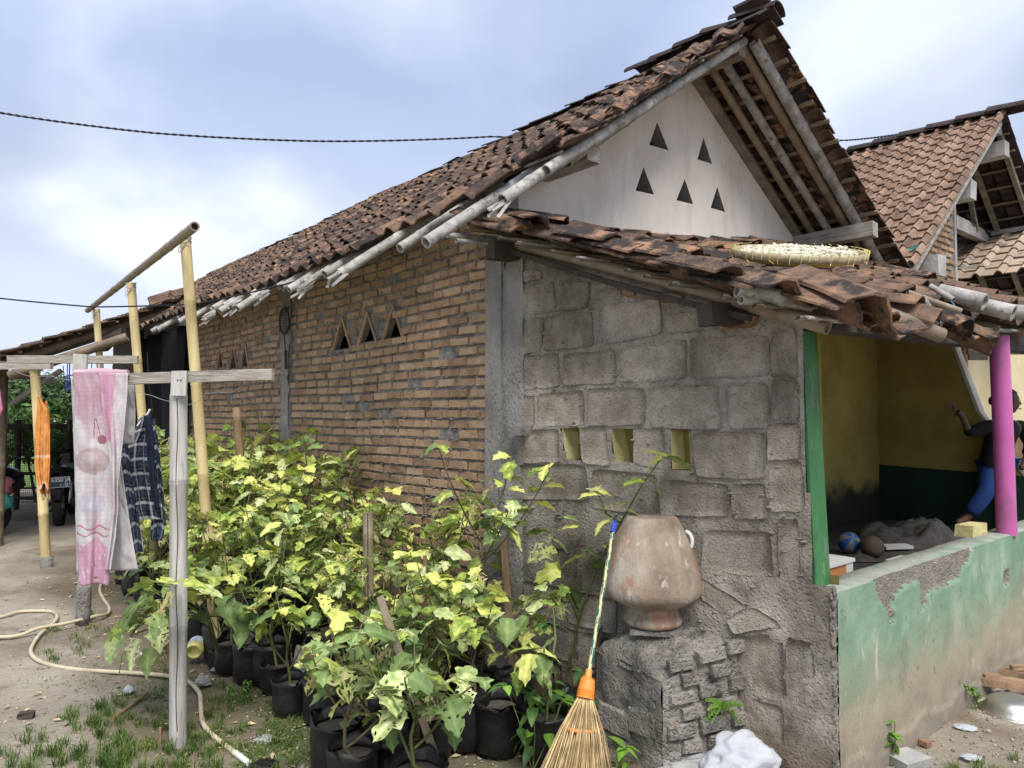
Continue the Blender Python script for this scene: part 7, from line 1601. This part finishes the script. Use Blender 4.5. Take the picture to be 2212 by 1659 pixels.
# fine moss-like ground weeds
mb = MB()
for k in range(15000):
    u = rn_.gauss(480, 210); v = rn_.gauss(1570, 80)
    if v < 1400 or v > 1720: continue
    p = ground(u, v); q = p-C0
    if q.dot(B) > -.3 or fb(p.x, p.y, 8, 2.2, 3) < -.05: continue
    p.z = .018*fb(p.x, p.y, 0, 1.3, 5)+rn_.uniform(.004, .02); s = rn_.uniform(.004, .012); a = rn_.uniform(0, 6.28); x = Vector((math.cos(a), math.sin(a), rn_.uniform(-.2, .9)))*s; y = Vector((-math.sin(a), math.cos(a), rn_.uniform(-.3, .3)))*s*.28
    mb.add([p-x, p+y, p+x, p-y], [(0, 1, 2, 3)])
o = mb.build('ground_weeds', 'grass_blade'); tag(o, kind='stuff')

# ================================================================ ON THE LEAN-TO ROOF: WINNOWING TRAY
tc_ = at(1722, 556, 3.55); ty = thing('winnowing_tray', 'round woven bamboo tray of drying rice lying on the lean-to roof', 'tray', tuple(tc_))
nrm = (Z+Vector((.01, -.33, 0))).normalized(); tx = Vector((1, .1, 0)); tx = (tx-nrm*tx.dot(nrm)).normalized(); tyv = nrm.cross(tx); rot = Matrix((tx, tyv, nrm)).transposed(); RT = .305
mb = MB(); mb.lathe([(RT, .0), (RT+.012, .008), (RT+.012, .032), (RT+.004, .038), (RT-.008, .034), (RT-.008, .006)], tc_, 60, ax=rot, wob=.01); mb.build('rim', 'tray_bamboo', ty)
mb = MB(); mb.lathe([(RT-.004, .010), (RT-.03, -.012), (RT*.6, -.030), (.001, -.035)], tc_, 48, ax=rot); mb.build('woven_base', 'tray_weave', ty)
mb = MB()
for k in range(44):
    th = 2*math.pi*k/44+rn_.uniform(-.02, .02); e = rot @ Vector((math.cos(th), math.sin(th), 0)); a = tc_+e*(RT+.016)+nrm*.046; b = tc_+e*(RT+.010)+nrm*rn_.uniform(-.012, .012); mb.tube([tc_+e*(RT-.01)+nrm*.05, a, b], .0022, 4, caps=False)
    if k % 3 == 0: mb.tube([b, b+e*rn_.uniform(.0, .02)+(rot @ Vector((-math.sin(th), math.cos(th), 0)))*rn_.uniform(-.03, .03)-nrm*.012], .0016, 4, caps=False)
o = mb.build('lashing', 'tray_weave', ty); o['kind'] = 'stuff'
rice = thing('rice_crackers', 'pale lumpy dried rice spread in the winnowing tray', 'food', tuple(tc_+nrm*.02)); V = []; nn = 44
mb = MB()
for k in range(1800):
    a = rn_.uniform(0, 6.28); r_ = RT*.88*math.sqrt(rn_.random()); e = rot @ Vector((r_*math.cos(a), r_*math.sin(a), 0)); h_ = .020+.022*max(0, fb(e.x*5, e.y*5, 2, 1.6, 3)+.3)
    mb.ball(tc_+e+nrm*(h_+rn_.uniform(-.006, .012)), rn_.uniform(.004, .009), 0, 5, 4, .9, (1.3, 1, .7), k)
mb.lathe([(.001, .022), (RT*.5, .020), (RT*.93, .008)], tc_, 24, ax=rot)
o = mb.build('grains', 'rice_food', rice); o['kind'] = 'stuff'

# ================================================================ INSIDE THE PORCH
FZ = .5
bl = at(1834, 1165, 5.75); bl.z = FZ+.085
t = thing('striped_ball', 'small blue and grey striped ball on the porch floor', 'ball', tuple(bl)); mb = MB(); nu, nv_ = 24, 14; V = []
for j in range(nv_+1):
    for i in range(nu):
        th = math.pi*j/nv_; ph = 2*math.pi*i/nu; V.append(bl+Matrix.Rotation(.9, 3, 'X') @ Vector((math.sin(th)*math.cos(ph), math.sin(th)*math.sin(ph), math.cos(th)))*.085)
mb.v = [tuple(v) for v in V]
for j in range(nv_):
    for i in range(nu): mb.f.append((j*nu+i, (j+1)*nu+i, (j+1)*nu+(i+1) % nu, j*nu+(i+1) % nu)); mb.m.append((i//3) % 2); mb.sm.append(True)
mb.build('ball_skin', ['ball_blue', 'ball_grey'], t)
t = thing('coconut', 'brown husked coconut next to the striped ball', 'coconut', tuple(at(1885, 1180, 5.6))); q = at(1883, 1180, 5.6); q.z = FZ+.08; mb = MB(); mb.ball(q, .088, 0, 20, 14, .1, (1, 1, .95), 2); mb.build('husk', 'ball_brown', t)
def heap(name, label, c_, rx, ry, h, mat, seed, cat):
    n = 34; V = []
    for j in range(n+1):
        for i in range(n+1):
            x = (i/n*2-1); y = (j/n*2-1); d = math.sqrt(x*x+y*y); k = max(0, 1-d**2); V.append(c_+Vector((x*rx, y*ry, h*k**.6*(.7+.55*fb(x*1.7+seed, y*1.7, seed, 1.2, 4)))))
    mb = MB(); mb.add(V, [(j*(n+1)+i, j*(n+1)+i+1, (j+1)*(n+1)+i+1, (j+1)*(n+1)+i) for j in range(n) for i in range(n)], 0, True); return tag(mb.build(name, mat), label, cat)
q = at(1970, 1160, 6.3); q.z = FZ+.003; heap('rag_pile', 'heap of dark grey rags against the porch wall', q, .48, .35, .26, 'rag', 3, 'rags')
q = at(1850, 1200, 5.5); q.z = FZ+.006; heap('dark_cloth', 'flat dark cloth in front of the striped ball', q, .16, .1, .04, 'rag', 5, 'cloth')
pb_ = at(1790, 1215, 3.75)
t = thing('cabinet', 'low white topped cabinet with orange front just inside the porch', 'cabinet', (pb_.x, pb_.y, FZ)); q0 = at(1760, 1212, 3.85); 
xx = B; yy = -A; o_ = at(1841, 1205, 3.75)
o_ = Vector((o_.x, o_.y, 0)); ztop = at(1841, 1205, 3.75).z; w_, dpt = .42, .34
mb = MB(); mb.hexa([o_-xx*w_+Z*FZ, o_-xx*.075+Z*FZ, o_-xx*.075+yy*dpt+Z*FZ, o_-xx*w_+yy*dpt+Z*FZ, o_-xx*w_+Z*(ztop-.02), o_-xx*.075+Z*(ztop-.02), o_-xx*.075+yy*dpt+Z*(ztop-.02), o_-xx*w_+yy*dpt+Z*(ztop-.02)]); mb.build('front', 'box_orange', t)
mb = MB(); mb.hexa([o_-xx*.073+Z*FZ+A*.003, o_+Z*FZ+A*.003, o_+yy*dpt+Z*FZ, o_-xx*.073+yy*dpt+Z*FZ, o_-xx*.073+Z*(ztop-.02)+A*.003, o_+Z*(ztop-.02)+A*.003, o_+yy*dpt+Z*(ztop-.02), o_-xx*.073+yy*dpt+Z*(ztop-.02)]); mb.build('side_panel', 'box_white', t)
mb = MB(); mb.hexa([o_-xx*(w_+.01)+Z*(ztop-.018)+A*.01, o_+xx*.01+Z*(ztop-.018)+A*.01, o_+xx*.01+yy*dpt+Z*(ztop-.018), o_-xx*(w_+.01)+yy*dpt+Z*(ztop-.018), o_-xx*(w_+.01)+Z*ztop+A*.01, o_+xx*.01+Z*ztop+A*.01, o_+xx*.01+yy*dpt+Z*ztop, o_-xx*(w_+.01)+yy*dpt+Z*ztop]); mb.build('top', 'box_white', t)
q = at(1962, 1190, 5.0); q.z = FZ+.055; mb = MB(); mb.obox(q, B*.13, A*.10, Z*.05); tag(mb.build('white_box', 'box_white'), 'white box showing over the parapet edge in the porch', 'box')
q = at(1935, 1160, 5.9); q.z = FZ+.03; mb = MB(); mb.obox(q, Vector((.12, .02, 0)), Vector((0, .06, 0)), Z*.012); tag(mb.build('floor_tile', 'box_white'), 'pale slab lying on the porch floor by the rags', 'slab')

# ================================================================ PERSON
def person():
    PY = 6.75; ft = at(2130, 1150, PY); t = thing('person', 'person in black top and blue trousers behind the pink column, left arm raised', 'person', (ft.x, ft.y, FZ))
    def D(u, v, dy=0): return at(u, v, PY+dy)
    def skin(name, pts, edges, rad, mat, sub=2, root=0):
        me = bpy.data.meshes.new(name); me.from_pydata([tuple(p) for p in pts], edges, []); me.materials.append(M[mat]); o = bpy.data.objects.new(name, me); COL.objects.link(o); par(o, t)
        md = o.modifiers.new('skin', 'SKIN'); md.use_smooth_shade = True; sv = me.skin_vertices[0].data
        for i, r_ in enumerate(rad): sv[i].radius = (r_ if isinstance(r_, tuple) else (r_, r_)); sv[i].use_root = (i == root)
        s2 = o.modifiers.new('sub', 'SUBSURF'); s2.levels = sub; s2.render_levels = sub; return o
    hd = D(2178, 868); neck = D(2168, 900); shl = D(2138, 922, -.02); shr = D(2206, 918, .08); el = D(2093, 934, -.10); wr = D(2080, 903, -.12)
    hip = D(2150, 990); chest = D(2168, 935); kl = D(2132, 1062, -.10); al = D(2088, 1120, -.05); kr = D(2172, 1075, .05); ar = D(2168, 1150, .05)
    pts = [hip, chest, neck, D(2172, 885), shl, el, wr, D(2068, 886, -.12), shr, D(2228, 960, -.05), D(2212, 1000, -.15), D(2206, 1015, -.18), D(2136, 1000), kl, al, D(2066, 1131, -.10), D(2166, 1002), kr, ar, D(2150, 1165, -.08), D(2157, 960)]
    ed = [(0, 20), (20, 1), (1, 2), (2, 3), (1, 4), (4, 5), (5, 6), (6, 7), (1, 8), (8, 9), (9, 10), (10, 11), (0, 12), (12, 13), (13, 14), (14, 15), (0, 16), (16, 17), (17, 18), (18, 19)]
    rad = [.125, .12, .05, .048, .052, .038, .026, .030, .052, .036, .026, .03, .085, .055, .036, .03, .085, .055, .036, .03, .11]
    body = skin('body', pts, ed, rad, 'skin')
    # hand: palm plus five bent fingers
    palm = D(2067, 885, -.12)
    for k, (u1, v1, u2, v2, r_) in enumerate(((2056, 872, 2046, 866, .0095), (2053, 877, 2040, 871, .0095), (2053, 882, 2038, 878, .009), (2056, 887, 2043, 886, .008), (2064, 900, 2056, 899, .0095))):
        base = D(2064, 879+k*3, -.12+.012*(k-2)); skin('finger', [base, D(u1, v1, -.12+.012*(k-2)), D((u1+u2)/2, (v1+v2)/2-.5, -.13+.012*(k-2)), D(u2, v2, -.125+.012*(k-2))], [(0, 1), (1, 2), (2, 3)], [r_*1.15, r_, r_*.9, r_*.7], 'skin', 1)
    # shirt and trousers follow the body
    mb = MB(); secs = [(D(2152, 1006), .168, .13), (D(2153, 985), .165, .125), (D(2158, 960), .15, .12), (D(2164, 938), .17, .12), (D(2168, 922), .165, .105), (D(2169, 911), .12, .08), (D(2169, 903), .062, .06)]; V = []
    for (p, a_, b_) in secs:
        for k in range(20): th = k*math.pi/10; V.append(p+Vector((a_*math.cos(th), b_*math.sin(th)+a_*.25*math.cos(th), 0))*(1+.03*nz(th*2, p.z*9)))
    mb.add(V, [(i*20+k, i*20+(k+1) % 20, (i+1)*20+(k+1) % 20, (i+1)*20+k) for i in range(6) for k in range(20)], 0, True); mb.build('shirt', 'shirt_black', t)
    for ch in ((D(2158, 926), shl, shl.lerp(el, .55), el, el.lerp(wr, .35)), (D(2180, 926, .03), shr, D(2228, 960, -.05), D(2218, 985, -.1))):
        skin('sleeve', list(ch), [(i, i+1) for i in range(len(ch)-1)], [.085, .078, .062, .052, .044][:len(ch)], 'shirt_black')
    skin('trousers', [D(2152, 980), D(2138, 1002), kl, kl.lerp(al, .9), D(2166, 1002), kr, kr.lerp(ar, .9)], [(0, 1), (1, 2), (2, 3), (0, 4), (4, 5), (5, 6)], [.12, .10, .08, .072, .10, .08, .065], 'pants_blue')
    # head in profile, looking right and a little down
    mb = MB(); nu, nv_ = 28, 22; V = []; fx = Vector((.96, -.28, -.05)).normalized(); fy = Z.cross(fx).normalized(); fz = fx.cross(fy)
    for j in range(nv_+1):
        for i in range(nu):
            th = math.pi*j/nv_; ph = 2*math.pi*i/nu; x = math.sin(th)*math.cos(ph); y = math.sin(th)*math.sin(ph); z = math.cos(th); r_ = 1.0
            X = x*.092; Y = y*.075; Zz = z*.112
            if x > 0:
                X *= 1-.18*max(0, -z)**1.5*0+0; f_ = math.exp(-(y/.22)**2)
                X += f_*(.022*math.exp(-((z+.10)/.13)**2)+.008*math.exp(-((z+.48)/.09)**2)+.010*math.exp(-((z+.86)/.14)**2)-.006*math.exp(-((z-.16)/.08)**2)-.005*math.exp(-((z+.32)/.05)**2)-.004*math.exp(-((z+.66)/.06)**2))
                X -= .010*math.exp(-((abs(y)-.36)/.14)**2)*math.exp(-((z-.14)/.10)**2)
            Y *= 1-.30*max(0, -z)
            V.append(hd+fx*X+fy*Y+fz*Zz)
    mb.add(V, [(j*nu+i, (j+1)*nu+i, (j+1)*nu+(i+1) % nu, j*nu+(i+1) % nu) for j in range(nv_) for i in range(nu)], 0, True); ho = mb.build('head', 'skin', t)
    for s_ in (-1, 1):
        mb = MB(); mb.ball(hd+fx*.078+fy*.030*s_+fz*.014, .011, 0, 10, 8, sq=(1, 1, .7)); mb.build('eye', 'box_white', ho)
        mb = MB(); mb.ball(hd+fx*.0875+fy*.031*s_+fz*.014, .005, 0, 8, 6); mb.build('pupil', 'hair', ho)
        mb = MB(); mb.ball(hd-fx*.004+fy*.073*s_-fz*.004, .026, 0, 10, 8, sq=(.7, .4, 1.1)); mb.build('ear', 'skin', ho)
    mb = MB(); mb.tube([hd+fx*.098+fy*.022-fz*.060, hd+fx*.106-fz*.060, hd+fx*.098-fy*.022-fz*.060], .005, 6); mb.build('mouth', 'frame_brown', ho)
    mb = MB(); V = []
    for j in range(15):
        for i in range(28):
            th = math.pi*.78*j/14; ph = 2*math.pi*i/28; x = math.sin(th)*math.cos(ph); y = math.sin(th)*math.sin(ph); z = math.cos(th)
            k = 1.10+.02*nz(x*8, y*8, z*8)
            if x > .25 and z < .62: k = .80
            V.append(hd+fx*(x*.092*k-.006)+fy*(y*.077*k)+fz*(z*.113*k+.004))
    mb.add(V, [(j*28+i, (j+1)*28+i, (j+1)*28+(i+1) % 28, j*28+(i+1) % 28) for j in range(14) for i in range(28)], 0, True); mb.build('hair', 'hair', t)
    mb = MB(); mb.ball(D(2148, 866), .052, 0, 14, 10, .15, (1, .9, .9), 3); mb.build('hair_bun', 'hair', t)
person()
for o in list(bpy.data.objects):                     # nothing unused may stay behind
    if o.type == 'EMPTY' and not o.children and o.name != 'camera': bpy.data.objects.remove(o)
